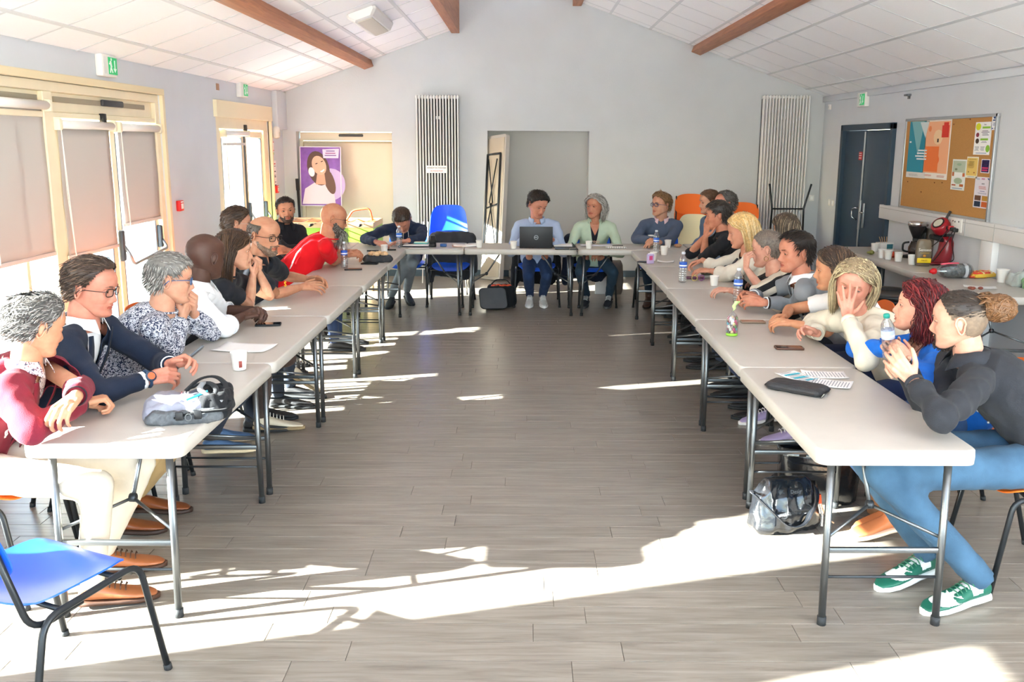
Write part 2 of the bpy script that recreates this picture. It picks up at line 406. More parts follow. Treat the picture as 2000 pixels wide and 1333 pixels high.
def roller_blind(y0, y1, ztop, zbot, label, fab=True, cord=True):
    par = thing('roller_blind', label, 'blind', (XL-.005, (y0+y1)/2, ztop), 0, None); w = y1-y0
    def cy(r, a, b, n=20, x=0, z=0):
        return lathe(nb(), [(0, a), (r, a), (r, b), (0, b)], n, M=Matrix.Translation((x, 0, z)) @ Matrix.Rotation(-pi/2, 4, 'X'))
    obj('roller_tube', cy(.032, -w/2+.05, w/2-.03), M_white, par, 'auto')
    b = nb()
    b.free()
    for s in (-1, 1): box('end_bracket', (-.004, s*(w/2-.02), 0), (.075, .045, .085), mat('#e9e2c8', .5), par, .012)
    if fab and ztop-zbot > .12:
        b = nb(); R = []
        for i in range(15):
            t = i/14; z = -.02-(ztop-zbot-.02)*t
            R.append([Vector((-.025+.004*sin(t*9+j*.8)*t, -w/2+.06+(w-.10)*j/12, z)) for j in range(13)])
        rings(b, R, False, False); s = obj('blind_fabric', b, M_blindf, par, True); md = s.modifiers.new('s', 'SOLIDIFY'); md.thickness = .0015
    zb = -(ztop-zbot)
    box('bottom_bar', (-.025, .01, zb), (.014, w-.08, .03), mat('#c9c8c4', .4), par, .004)
    if cord:
        obj('pull_cord', tube(nb(), [(.02, -w/2+.03, 0), (.022, -w/2+.05, -.5), (.02, -w/2+.085, -1.02)], .0035, 6), M_white, par)
        obj('cord_loop', tube(nb(), [(.02, -w/2+.03, 0), (.028, -w/2+.02, -.5), (.02, -w/2+.085, -1.02)], .0025, 6), M_white, par)
    return par
d1 = struct(empty('door_1', (0, 0, 0)), 'cream aluminium double exit door with side window in the left wall')
def cream_part(name, bars, par, m=None):
    b = nb()
    for a in bars: bar(b, *a)
    return obj(name, b, m or M_cream, par, 'auto')
y0, y1 = D1[0], D1[1]
cream_part('door_frame', [(y0, y1, 2.20, 2.27, .12), (y1-.08, y1, 0, 2.2, .12), (y0, y0+.06, 0, 2.2, .12), (6.15, 6.27, 0, 2.2, .11), (y0, y1, 2.02, 2.06, .10), (y0+.06, 6.15, 0, .10, .08)], d1)
cream_part('transom_panel', [(y0+.06, 6.15, 2.06, 2.2, .05), (6.27, y1-.08, 2.06, 2.2, .05)], d1)
cream_part('door_surround', [(y0-.02, y1+.05, 2.27, 2.325, .10, XL-.02), (y1, y1+.05, 0, 2.27, .10, XL-.02)], d1, mat('#e6d8b4', .5))
box('vent_strip', (XF+.03, 7.08, 2.15), (.012, 1.50, .04), mat('#9a917c', .5), d1, .003)
box('vent_strip', (XF+.03, 5.72, 2.15), (.012, .80, .04), mat('#9a917c', .5), d1, .003)
box('vent_cover', (XF+.045, 7.20, 2.155), (.03, .36, .05), mat('#3a3a3c', .5), d1, .012)
box('door_closer', (XF+.06, 6.99, 2.03), (.04, .05, .08), M_black, d1, .006)
def door_leaf(ya, yb, par, ztop=2.0, m=None, name='door_leaf'):
    m = m or M_cream; e = cream_part(name, [(ya, ya+.075, .02, ztop, .06), (yb-.075, yb, .02, ztop, .06), (ya+.075, yb-.075, ztop-.075, ztop, .06), (ya+.075, yb-.075, .02, .14, .06)], par, m)
    pane(e, ya+.07, yb-.07, .13, ztop-.07)
    cream_part('gasket', [(yb-.088, yb-.076, .14, ztop-.08, .065), (ya+.076, ya+.086, .14, ztop-.08, .065)], e, mat('#56606a', .5))
    return e
door_leaf(6.29, 7.13, d1); door_leaf(7.15, 7.97, d1)
pane(d1, 5.26, 6.15, .10, 2.02)
cream_part('side_window_post', [(5.80, 5.84, .1, 2.02, .06)], d1)
def push_bar(par, yl, yr, z, name='push_bar'):
    b = nb()
    tube(b, fillet([(XF+.05, yl, z+.12), (XF+.11, yl, z+.02), (XF+.12, yl+.03, z-.06), (XF+.12, yr-.03, z), (XF+.06, yr, z+.08)], .04), .013, 10)
    o = obj(name, b, mat('#8f9294', .3, .8), par, 'auto')
    for y, s in ((yl, 1), (yr, .8)):
        box('lock_case', (XF+.045, y, z+.10), (.05, .055, .26*s), mat('#4f565c', .4, .3), o, .016)
    return o
push_bar(d1, 7.17, 7.93, .90)
tag_b = roller_blind(5.34, 6.20, 2.10, 1.065, 'grey fabric roller blind drawn over the side window, widest and nearest')
roller_blind(6.27, 7.15, 1.975, 1.01, 'grey fabric roller blind on the left door leaf, the longer of the two')
roller_blind(7.20, 8.03, 1.97, 1.165, 'grey fabric roller blind on the right door leaf, beside the red alarm box')
# far double door
d2 = struct(empty('door_2', (0, 0, 0)), 'cream glazed double exit door near the back corner')
y0, y1 = D2[0], D2[1]
cream_part('door_frame', [(y0, y1, 2.0, 2.28, .10), (y0, y0+.16, 0, 2.0, .10), (y1-.16, y1, 0, 2.0, .10)], d2)
cream_part('door_surround', [(y0-.05, y1+.05, 2.12, 2.30, .06, XL+.012), (y1+.0, y1+.045, 0, 2.12, .05, XL+.01)], d2, mat('#ecdfbd', .5))
door_leaf(9.67, 10.52, d2, 1.98); door_leaf(10.54, 11.28, d2, 1.98)
box('door_closer', (XF+.06, 10.52, 2.02), (.04, .05, .07), M_black, d2, .006)
push_bar(d2, 10.58, 11.24, .90)
box('door_edge_seal', (XF+.035, 10.53, 1.0), (.02, .02, 1.94), mat('#5b5f62', .5), d2)
roller_blind(9.72, 10.60, 1.95, 1.83, 'short white roller blind wound up on the far glazed door')
# near glazed openings (just outside the picture; the sun comes in here)
for i, (a, b_, c, d) in enumerate((HA, HB)):
    w_ = struct(empty('window_%d' % (i+1)), 'tall cream-framed glass pane in the left wall')
    cream_part('window_frame', [(a, a+.03, 0, d, .06), (b_-.03, b_, 0, d, .06), (a, b_, d-.04, d, .06), (a, b_, 0, .05, .06)], w_)
    pane(w_, a+.03, b_-.03, .05, d-.04)
# niche 1: cream shutter
n1 = struct(empty('window_3'), 'blocked window recess closed with a cream panel')
cx = (N1[0]+N1[1])/2; w = N1[1]-N1[0]
M_crm = mat('#e6d9bf', .6, var=.02, vscale=4)
box('window_panel', (cx, YB+.20, .95), (w-.02, .03, 1.84), M_crm, n1)
box('window_head', (cx+.01, YB+.17, 1.935), (w-.02, .06, .11), M_crm, n1, .006)
box('window_jamb', (N1[0]+.03, YB+.17, .98), (.05, .05, 1.85), M_crm, n1, .006)
box('vent_grille', (cx+.07, YB+.13, 1.95), (.34, .03, .035), mat('#4b4a47', .5), n1, .012)
box('rail', (cx, YB+.165, 1.855), (w-.06, .03, .02), mat('#b9a988', .5), n1)
# small boxed-out corner pier left of the recess
struct(box('trim_1', (XL+.035, YB-.22, 2.27), (.07, .44, .5), M_wall, None, .004), 'boxed strip under the ceiling in the back left corner')
# ---------------------------------------------------------------- right door
d3 = struct(empty('door_3', (0, 0, 0)), 'dark blue-grey steel double door in the right wall')
M_navy = mat('#34475a', .45, var=.03, vscale=8)
b = nb()
for c, s in (((XR-.0, 9.735, 1.05), (.09, .07, 2.11)), ((XR-.0, 11.255, 1.05), (.09, .07, 2.11)), ((XR-.0, 10.495, 2.075), (.09, 1.59, .07))): bx(b, c, s, bev=.004, seg=1)
obj('door_frame', b, mat('#2f4252', .45), d3, 'auto')
l1 = box('door_leaf', (XR+.03, 10.15, 1.02), (.05, .76, 2.03), M_navy, d3, .004); l2 = box('door_leaf', (XR+.03, 10.87, 1.02), (.05, .68, 2.03), M_navy, d3, .004)
obj('lock_rod', tube(nb(), [(XR-.005, 10.56, .05), (XR-.005, 10.56, 2.02)], .012, 10), mat('#aeb2b4', .35, .6), l2)
box('lock_plate', (XR-.005, 10.56, 1.02), (.02, .05, .36), mat('#a9adaf', .35, .7), l2, .006)
box('lock_plate', (XR-.005, 10.44, 1.02), (.02, .04, .30), mat('#a9adaf', .35, .7), l1, .006)
obj('door_handle', tube(nb(), fillet([(XR, 10.60, 1.10), (XR-.055, 10.60, 1.10), (XR-.055, 10.68, 1.08), (XR-.055, 10.68, .98), (XR-.0, 10.66, .95)], .02), .011, 8), M_chrome, l2, 'auto')
obj('door_handle', tube(nb(), fillet([(XR, 10.44, 1.06), (XR-.055, 10.44, 1.06), (XR-.055, 10.33, 1.06)], .015), .010, 8), M_chrome, l1, 'auto')
s = box('warning_sticker', (XR-.0, 10.68, 1.73), (.004, .10, .10), mat('#cf3b3b', .5), l2)
for z in (1.76, 1.735, 1.705): box('sticker_line', (XR-.0035, 10.68, z), (.004, .07, .009), M_paper, s)
# ---------------------------------------------------------------- trim
struct(box('trim_2', (XR-.01, 8.3, 2.47), (.05, 7.8, .07), M_wall, None, .004), 'boxed strip under the ceiling on the right wall')
struct(box('baseboard_back', (0, YB-.008, .045), (.0001+7.4, .016, .09), mat('#51626e', .5)), 'blue-grey skirting on the back wall')
struct(box('baseboard_left', (XL+.008, 8.78, .045), (.016, 1.4, .09), mat('#51626e', .5)), 'blue-grey skirting on the left wall')
struct(box('baseboard_right', (XR-.008, 5.6, .045), (.016, 8.1, .09), mat('#51626e', .5)), 'blue-grey skirting on the right wall')
# white dado trunking on the right wall
tk = thing('cable_trunking', 'white dado trunking running along the right wall below the notice board', 'trunking', (XR, 7, 1.12))
box('cover', (-.03, -.02, 0), (.06, 5.75, .155), mat('#e3e3e3', .4), tk, .006)
box('joint_strip', (-.062, -.02, .045), (.004, 5.75, .006), mat('#bfc0c0', .4), tk)
box('drop_trunking', (-.03, .50, -.58), (.06, .20, 1.0), mat('#e3e3e3', .4), tk, .006)
for y in (1.27, .9, .4, -.3): box('cover_joint', (-.0615, y, 0), (.003, .004, .15), mat('#a9aaaa', .5), tk)
# ================================================================== PEOPLE
def V(*a): return Vector(a)
def remesh(bm, vox, smooth=4, name='m'):
    me = bpy.data.meshes.new('tmp'); bm.to_mesh(me); bm.free()
    o = bpy.data.objects.new('tmp', me); COL.objects.link(o)
    r = o.modifiers.new('r', 'REMESH'); r.mode = 'VOXEL'; r.voxel_size = vox
    if smooth:
        s = o.modifiers.new('s', 'SMOOTH'); s.factor = .5; s.iterations = smooth
    dg = bpy.context.evaluated_depsgraph_get(); dg.update()
    out = bpy.data.meshes.new_from_object(o.evaluated_get(dg)); out.name = name
    bpy.data.objects.remove(o); bpy.data.meshes.remove(me)
    return out
_sph = {}
def ball(bm, c, r, R=None, n=12):
    s = r if isinstance(r, (tuple, list, Vector)) else (r, r, r); m = max(6, n*2//3)
    if (n, m) not in _sph:
        vs = [V(0, 0, 1)]+[V(sin(pi*i/m)*cos(2*pi*j/n), sin(pi*i/m)*sin(2*pi*j/n), cos(pi*i/m)) for i in range(1, m) for j in range(n)]+[V(0, 0, -1)]
        fs = [(0, 1+j, 1+(j+1) % n) for j in range(n)]
        for i in range(m-2):
            for j in range(n): a = 1+i*n+j; b = 1+i*n+(j+1) % n; fs.append((a, a+n, b+n, b))
        o = 1+(m-2)*n; fs += [(o+j, len(vs)-1, o+(j+1) % n) for j in range(n)]
        _sph[(n, m)] = (vs, fs)
    vs, fs = _sph[(n, m)]; M = Matrix.Translation(Vector(c)) @ ((R.to_4x4() if R is not None else Matrix.Identity(4))) @ Matrix.Diagonal((*s, 1))
    v = [bm.verts.new(M @ p) for p in vs]
    for f in fs: bm.faces.new([v[i] for i in f])
def cap(bm, a, b, ra, rb, n=12, flat=False):
    a = Vector(a); b = Vector(b)
    if not flat: ball(bm, a, ra*.985, None, n)
    ball(bm, b, rb*.985, None, n) if flat is not True else None
    d = b-a
    if d.length < 1e-5: return
    u, w = frame_of(d)
    R = [[p+u*cos(2*pi*k/n)*r+w*sin(2*pi*k/n)*r for k in range(n)] for p, r in ((a, ra), (b, rb))]
    rings(bm, R)
def ik(S, W, l1, l2, hint):
    S = Vector(S); W = Vector(W); d = W-S; L = max(d.length, 1e-4)
    if L > (l1+l2)*.985: k = L/((l1+l2)*.985); l1 *= k; l2 *= k
    if L < abs(l1-l2)*1.05+.02: L = abs(l1-l2)*1.05+.02
    a = (l1*l1-l2*l2+L*L)/(2*L); h = sqrt(max(l1*l1-a*a, 0)); dn = d.normalized()
    pv = Vector(hint)-S; pv = pv-dn*pv.dot(dn)
    if pv.length < 1e-4: pv = V(0, 0, -1)-dn*dn.z*-1
    E0 = S+dn*a+pv.normalized()*h
    hv_ = Vector(hint)
    if .76 < hv_.z < .90:      # elbow rests on the table where the photo shows it
        E = Vector((hv_.x, hv_.y, max(hv_.z, .80)))
        for _ in range(6):
            for c, l in ((W, l2), (S, l1)):
                v = E-c; k = min(max(v.length, l*.78), l*1.10); E = c+v.normalized()*k
            E.z = max(E.z, .80)
        E0 = E
    return E0
# ---- head
_HZ = dict(
 f=([-.118, -.114, -.108, -.098, -.088, -.078, -.070, -.060, -.050, -.040, -.028, -.015, 0, .010, .022, .035, .05, .07, .085, .10, .11, .1155, .118],
    [.052, .070, .080, .0855, .085, .081, .0845, .0865, .086, .085, .086, .086, .0865, .089, .0925, .0935, .092, .083, .071, .050, .030, .010, -.006]),
 b=([-.118, -.10, -.085, -.07, -.055, -.04, -.02, 0, .02, .05, .075, .095, .108, .115, .118],
    [.030, .012, -.012, -.045, -.072, -.086, -.097, -.104, -.108, -.105, -.094, -.073, -.05, -.028, -.008]),
 w=([-.118, -.114, -.108, -.10, -.09, -.078, -.062, -.045, -.025, 0, .02, .045, .065, .08, .095, .106, .113, .1165, .118],
    [.004, .020, .031, .040, .048, .0555, .062, .067, .0725, .0755, .0765, .078, .0765, .071, .059, .045, .030, .016, .002]))
def head_pt(phi, z, q):
    zz = np.clip(z, -.118, .118)
    yf = np.interp(zz, *_HZ['f']); yb = np.interp(zz, *_HZ['b']); w = np.interp(zz, *_HZ['w'])
    jaw = 1+q.get('jaw', 0)*np.clip((-zz-.02)/.08, 0, 1); w = w*jaw
    yc = (yf+yb)/2; hd = (yf-yb)/2
    e = np.where(zz < -.05, .95, .86)
    cs, sn = np.cos(phi), np.sin(phi)
    x = w*np.sign(sn)*np.abs(sn)**e; y = yc+hd*np.sign(cs)*np.abs(cs)**np.where(cs > 0, e*.94, 1)
    fr = np.clip((cs-.0)/.35, 0, 1)
    G = lambda v, c, s: np.exp(-((v-c)/s)**2)
    ax = np.abs(x); ns = q.get('nose', 1)
    d = np.zeros_like(x)
    nl = np.interp(zz, [-.056, -.050, -.044, -.036, -.022, -.006, .008, .02], [0, .008, .019, .023, .016, .008, .003, 0])*ns
    nw = np.interp(zz, [-.05, -.038, -.02, .005, .02], [.0125, .011, .0085, .0075, .011])
    d += nl*G(x, 0, nw)
    d += .0085*ns*G(ax, .0145, .0065)*G(zz, -.0435, .0075)
    d -= .0135*G(ax, .032, .0165)*G(zz, .001, .013)
    d += .0050*G(ax, .030, .018)*G(zz, .020, .008)
    d += .0045*G(ax, .048, .016)*G(zz, -.024, .016)
    d += .0062*G(x, 0, .017)*G(zz, -.0625, .0052)
    d += .0072*G(x, 0, .015)*G(zz, -.0745, .0058)
    d -= .0045*G(x, 0, .022)*G(zz, -.0682, .0022)
    d -= .0045*G(x, 0, .020)*G(zz, -.085, .006)
    d += .0050*G(x, 0, .018)*G(zz, -.102, .011)
    d -= .0022*G(x, 0, .005)*G(zz, -.054, .005)
    d -= .003*G(ax, .030-.0*ax, .006)*G(zz, -.055, .016)
    y = y+d*fr
    cheek = q.get('fat', 0)*.010*G(zz, -.055, .04)*np.clip(cs+.5, 0, 1)
    x = x*(1+cheek*8); z2 = zz-q.get('fat', 0)*.006*G(zz, -.1, .02)
    return x, y, z2
def head_grid(q, nu=84, nz=72):
    t = np.linspace(0, 1, nz); z = .118*np.cos(pi*t)
    z = z*.62+(.118-.236*t)*.38
    u = np.linspace(0, 2*pi, nu, endpoint=False); phi = u-.48*np.sin(u)
    P, Z = np.meshgrid(phi, z); x, y, zz = head_pt(P, Z, q)
    return np.stack([x, y, zz], -1)
def grid_normals(g):
    du = np.roll(g, -1, 1)-np.roll(g, 1, 1); dz = np.gradient(g, axis=0); n = np.cross(dz, du)
    n /= np.linalg.norm(n, axis=-1, keepdims=True)+1e-9
    s = np.sign((n*(g-np.array([0, -.005, 0]))).sum(-1, keepdims=True)); return n*np.where(s == 0, 1, s)
def grid_faces(nz, nu, keep=None):
    F = []
    for i in range(nz-1):
        for j in range(nu):
            k = (j+1) % nu
            if keep is None or keep(i, j): F.append((i*nu+j, (i+1)*nu+j, (i+1)*nu+k, i*nu+k))
    return F
def hair_mask(p, recede=0, low=0, style='short'):
    x, y, z = p[..., 0], p[..., 1], p[..., 2]
    line = np.interp(y, [-.11, -.06, -.028, -.018, 0, .012, .02, .045, .06, .075, .09], [-.060-low, -.058-low, -.045-low, .028, .020, -.008, .012, .045, .062, .072, .076])
    line = line+recede*np.interp(y, [0, .03, .06, .09], [0, .5, 1, 1])*(1+np.abs(x)*9*(y > .02))*.03
    return np.clip((z-line)/.012, 0, 1)
def mesh_from(name, verts, faces):
    me = bpy.data.meshes.new(name); me.from_pydata([tuple(v) for v in verts], [], faces); me.update(); return me
def bm_mesh(name, bm):
    me = bpy.data.meshes.new(name); bm.to_mesh(me); bm.free(); return me
_skin = {}
def skin_mat(c, lip=False):
    k = (c, lip)
    if k not in _skin:
        m, nt, b = nodes_mat('skin'); col = tuple(v*.90 for v in lin(c))
        if lip: col = (col[0]*.74, col[1]*.45, col[2]*.47)
        tc = nt.nodes.new('ShaderNodeTexCoord'); n = nt.nodes.new('ShaderNodeTexNoise'); n.inputs['Scale'].default_value = 22; n.inputs['Detail'].default_value = 4
        nt.links.new(tc.outputs['Object'], n.inputs['Vector'])
        r = nt.nodes.new('ShaderNodeValToRGB'); e = r.color_ramp.elements
        e[0].position = .35; e[0].color = (col[0]*.93, col[1]*.80, col[2]*.78, 1); e[1].position = .65; e[1].color = (min(col[0]*1.03, 1), col[1]*1.03, col[2]*1.03, 1)
        nt.links.new(n.outputs['Fac'], r.inputs[0]); nt.links.new(r.outputs[0], b.inputs['Base Color'])
        b.inputs['Roughness'].default_value = .52; b.inputs['Specular IOR Level'].default_value = .35
        b.inputs['Subsurface Weight'].default_value = .12; b.inputs['Subsurface Radius'].default_value = (.02, .008, .004); b.inputs['Subsurface Scale'].default_value = .6
        n2 = nt.nodes.new('ShaderNodeTexNoise'); n2.inputs['Scale'].default_value = 350; nt.links.new(tc.outputs['Object'], n2.inputs['Vector'])
        bp = nt.nodes.new('ShaderNodeBump'); bp.inputs['Strength'].default_value = .12; bp.inputs['Distance'].default_value = .002
        nt.links.new(n2.outputs['Fac'], bp.inputs['Height']); nt.links.new(bp.outputs[0], b.inputs['Normal'])
        _skin[k] = m
    return _skin[k]
def hair_mats(c1, c2): return [mat(c1, .42, var=.25, vscale=60, spec=.4), mat(c2, .42, var=.2, vscale=60, spec=.4)]
HEADC = np.array([0, -.010, .012]); HEADR = np.array([.079, .102, .108])
def lock(vs, fs, mi, p, d, L, r, grav, off, n=5, curl=0, ph=0, mat_i=0, out=0, flow=None, face=False):
    """one tapered lock of hair that slides on the head and then hangs"""
    p = np.array(p, float); d = np.array(d, float); st = L/n; base = len(vs); k = 3
    side = np.cross(d, (0.13, .21, 1.0)); side /= np.linalg.norm(side)+1e-9
    for i in range(n+1):
        up = np.cross(side, d); up /= np.linalg.norm(up)+1e-9
        rr = r*(1-.82*(i/n)**1.6)*(1 if i else .8)
        c = p
        if curl:
            a = ph+i*1.35; c = p+curl*(side*cos(a)+up*sin(a))*min(1, i/2)
        for j in range(k):
            a = 2*pi*j/k; vs.append(c+side*cos(a)*rr+up*sin(a)*rr*.75)
        if i == n: break
        if flow is not None: d = d*.6+flow(p)*.4
        d = d+np.array([0, 0, -grav])
        if face and p[2] < .075 and p[1] > .018: d = d+np.array([np.sign(p[0]+1e-6)*.55*(abs(p[0]) < .082), -1.5, 0])
        if face and p[2] < .01: d = d+np.array([-np.sign(p[0])*.22*(abs(p[0]) > .07), .0, -.3])
        d /= np.linalg.norm(d)+1e-9
        p = p+d*st
        q = (p-HEADC)/(HEADR+off+out*i/n); m = np.linalg.norm(q)
        if m < 1:
            p2 = HEADC+q/m*(HEADR+off+out*i/n); d = (p2-(p-d*st)); d /= np.linalg.norm(d)+1e-9; p = p2
    for i in range(n):
        for j in range(k):
            a = base+i*k+j; b = base+i*k+(j+1) % k
            fs.append((a, b, b+k, a+k)); mi.append(mat_i)
    fs.append(tuple(base+n*k+j for j in range(k))); mi.append(mat_i)
def make_hair(q, sty, M, par, base, seed=1):
    """cap + locks"""
    R = np.random.RandomState(seed); kind = sty.get('kind', 'short')
    g = head_grid(q); N = grid_normals(g); nz, nu = g.shape[:2]
    m = hair_mask(g, sty.get('recede', 0), sty.get('low', 0))
    x, y, z = g[..., 0], g[..., 1], g[..., 2]
    if sty.get('top') == 'bald':   # ring of hair only
        top = sty.get('topz', .055); m = m*np.clip((top-z)/.012, 0, 1)*np.clip((.045-y)/.01, 0, 1)
    if sty.get('spot'):             # thinning crown
        sx, sy_, sr = sty['spot']; dd = np.hypot(x-sx, y-sy_)
        m = m*np.where((z > .07) & (dd < sr), 0, 1)
    th = sty.get('thick', .012)
    if kind == 'buzz': th = .003
    prof = 1+sty.get('topvol', .4)*np.clip(z/.11, 0, 1)+sty.get('frontvol', 0)*np.clip(y/.09, 0, 1)*np.clip((z-.05)/.05, 0, 1)
    sidev = np.clip(1-np.clip((.06-z)/.06, 0, 1)*(1-sty.get('side', .5)), .15, 1)
    off = th*prof*sidev*np.clip(m*1.2, 0, 1)**.6+.0008
    nz_ = np.vectorize(lambda a, b, c: noise.noise(V(a*70, b*70, c*70)))(x, y, z) if kind != 'buzz' else 0
    off = off*(1+.16*nz_)
    hv = g+N*off[..., None]
    inc = m > .02
    keep = lambda i, j: inc[i, j] and inc[i+1, j] and inc[i, (j+1) % nu] and inc[i+1, (j+1) % nu]
    fs = grid_faces(nz, nu, keep); vs = [v for v in hv.reshape(-1, 3)]; mi = [0]*len(fs)
    if sty.get('undercut'): mi = [1 if g[f[0]//nu, f[0] % nu][2] < sty['undercut']+.25*max(0, -.02-g[f[0]//nu, f[0] % nu][1]) else 0 for f in fs]
    idx = np.argwhere(m > .35); nl = sty.get('n', 320); L0 = sty.get('len', .03)
    flow = sty.get('flow', 'back'); zone = sty.get('zone')
    def fl(p, n):
        if flow == 'back': v = np.array([p[0]*2, -1, -.35+0*p[2]])
        elif flow == 'fwd' and p[1] < -.01 and p[2] < .08: v = np.array([0, -.25, -1.])
        elif flow == 'fwd': v = np.array([p[0]*3, .9, .15 if p[2] > .08 else -.8])
        elif flow == 'up': v = np.array([p[0]*3, .25, .9]) if (p[2] > .06 and p[1] > 0) else np.array([p[0]*2, -.8, -.3 if p[2] < .08 else .4])
        elif flow == 'side': v = np.array([.9*sty.get('part', 1), .35, .25]) if p[2] > .06 else np.array([0, -.6, -.6])
        elif flow == 'down': v = np.array([np.sign(p[0]-sty.get('partx', 0))*1.0*(p[2] > .05), -.25 if p[1] < .0 else -.95, -.9 if p[2] < .085 else -.1])
        elif flow == 'rand': v = R.randn(3)*.7+n*.7
        elif flow == 'bun':
            t = np.array(sty.get('bun', (0, -.12, .07))); v = t-p
        else: v = np.array([0, -1, 0])
        v = v-n*(v@n)*.88; return v/(np.linalg.norm(v)+1e-9)
    w = np.sin(np.linspace(0, pi, nz))[idx[:, 0]]+.05
    pick = idx[R.choice(len(idx), nl, p=w/w.sum())] if len(idx) and nl else []
    for i, j in pick:
        p = hv[i, j]+R.randn(3)*.002; n = N[i, j]; d = fl(p, n)
        if zone is not None and not zone(p): continue
        L = L0*R.uniform(.65, 1.25); lift = sty.get('lift', .25)
        if flow == 'bun': L = float(np.linalg.norm(np.array(sty['bun'])-p))*.92
        elif kind in ('long', 'bob'):
            zt = sty.get('bottom', -.12)*R.uniform(.9, 1.08); L = max(.05, (p[2]-zt)+.55*max(0, p[2]-.02))
        d = d+n*lift*R.uniform(.2, 1)+R.randn(3)*sty.get('mess', .12); d /= np.linalg.norm(d)
        lock(vs, fs, mi, p, d, L, sty.get('r', .0032)*R.uniform(.7, 1.3), sty.get('grav', .1), sty.get('off', .006)+R.uniform(0, 1)*sty.get('offv', .004),
             n=sty.get('seg', 4 if L < .06 else 9), curl=sty.get('curl', 0), ph=R.uniform(0, 6), mat_i=1 if R.rand() < sty.get('mix', .4) else 0, out=sty.get('out', 0), face=flow == 'down', flow=(lambda p_: (np.array(sty['bun'])-p_)/(np.linalg.norm(np.array(sty['bun'])-p_)+1e-6)) if flow == 'bun' else None)
    bm2 = None
    me = mesh_from('hair', [M @ Vector(v)-base for v in vs], fs)
    mm = hair_mats(*sty['c'])
    for a in mm: me.materials.append(a)
    me.polygons.foreach_set('material_index', mi); me.shade_smooth()
    o = bpy.data.objects.new('hair', me); COL.objects.link(o); o.parent = par
    if sty.get('bunball'):
        b = nb(); c = V(*sty['bunball']); r = sty.get('bunr', .042); vs2 = []; fs2 = []; mi2 = []
        ball(b, c, (r*.9, r, r*.85), n=16)
        for k in range(70):      # loose curls in front of the bun
            a0 = np.array([R.uniform(-.05, .05), R.uniform(-.085, -.05), .098+R.uniform(-.03, .01)]); e0 = np.array(c)+R.randn(3)*.012; pts = []
            for i in range(8):
                t = i/7; w_ = sin(pi*t)*.022; pts.append(Vector(a0*(1-t)+e0*t+np.array([w_*sin(k+i), -.01*sin(2*k+i), w_*.9+.008*cos(k*3+i)])))
            tube(b, pts, [.001, .003, .004, .0045, .0045, .004, .003, .0015], 4)
        for k in range(190):
            u = R.randn(3); u /= np.linalg.norm(u); t = np.cross(u, R.randn(3)); t /= np.linalg.norm(t)
            s0 = np.array(c); pts = []
            for i in range(9):
                a = i*.28; pts.append(Vector(s0+(u*cos(a)+t*sin(a))*r*np.array([.95, 1.05, .9])*R.uniform(.98, 1.1)))
            tube(b, pts, [.002, .0034, .0042, .0045, .0045, .0042, .0036, .003, .0015], 4)
        me = bm_mesh('hair_bun', b); me.transform(Matrix.Translation(-base) @ M); me.materials.append(mat(sty.get('bunc', '#8a6038'), .4, var=.3, vscale=60)); me.shade_smooth()
        o2 = bpy.data.objects.new('hair_bun', me); COL.objects.link(o2); o2.parent = o
    return o
def make_beard(q, sp, M, par, base, seed=2):
    R = np.random.RandomState(seed); g = head_grid(q); N = grid_normals(g); nz, nu = g.shape[:2]
    x, y, z = g[..., 0], g[..., 1], g[..., 2]; ax = np.abs(x)
    lo = np.interp(ax, [0, .020, .030, .045, .060, .068, .076], [-.086, -.082, -.070, -.060, -.052, -.040, -.012])   # upper edge on cheeks
    reg = (z < lo) & (y > -.004)
    if sp.get('stache', True): reg |= (z < -.047) & (z > -.0575) & (ax < .03) & (y > .05)
    reg |= (ax > .022) & (ax < .036) & (z < -.05) & (y > .04)
    if sp.get('goatee'): reg &= (ax < .034)
    th = sp.get('thick', .004); L = sp.get('len', 0)
    off = np.where(reg, th, 0)*(1+sp.get('chin', 0)*np.exp(-(ax/.035)**2)*np.clip((-z-.07)/.03, 0, 1))
    hv = g+N*off[..., None]; keep = lambda i, j: reg[i, j] and reg[i+1, j] and reg[i, (j+1) % nu] and reg[i+1, (j+1) % nu]
    fs = grid_faces(nz, nu, keep); vs = list(hv.reshape(-1, 3)); mi = [0]*len(fs); idx = np.argwhere(reg)
    for i, j in idx[R.choice(len(idx), sp.get('n', 260))]:
        p = hv[i, j]; n = N[i, j]; d = n*.35+np.array([0, .25, -1])+R.randn(3)*.2; d /= np.linalg.norm(d)
        k = np.exp(-(p[0]/.04)**2)*np.clip((-p[2]-.07)/.03, 0, 1)
        lock(vs, fs, mi, p, d, .008+L*k*R.uniform(.6, 1.1), .0018, .05, -.02, n=3, mat_i=1 if (R.rand() < sp.get('mix', .4)) else 0)
    me = mesh_from('beard', [M @ Vector(v)-base for v in vs], fs)
    for a in hair_mats(*sp['c']): me.materials.append(a)
    me.polygons.foreach_set('material_index', mi); me.shade_smooth()
    o = bpy.data.objects.new('beard', me); COL.objects.link(o); o.parent = par; return o
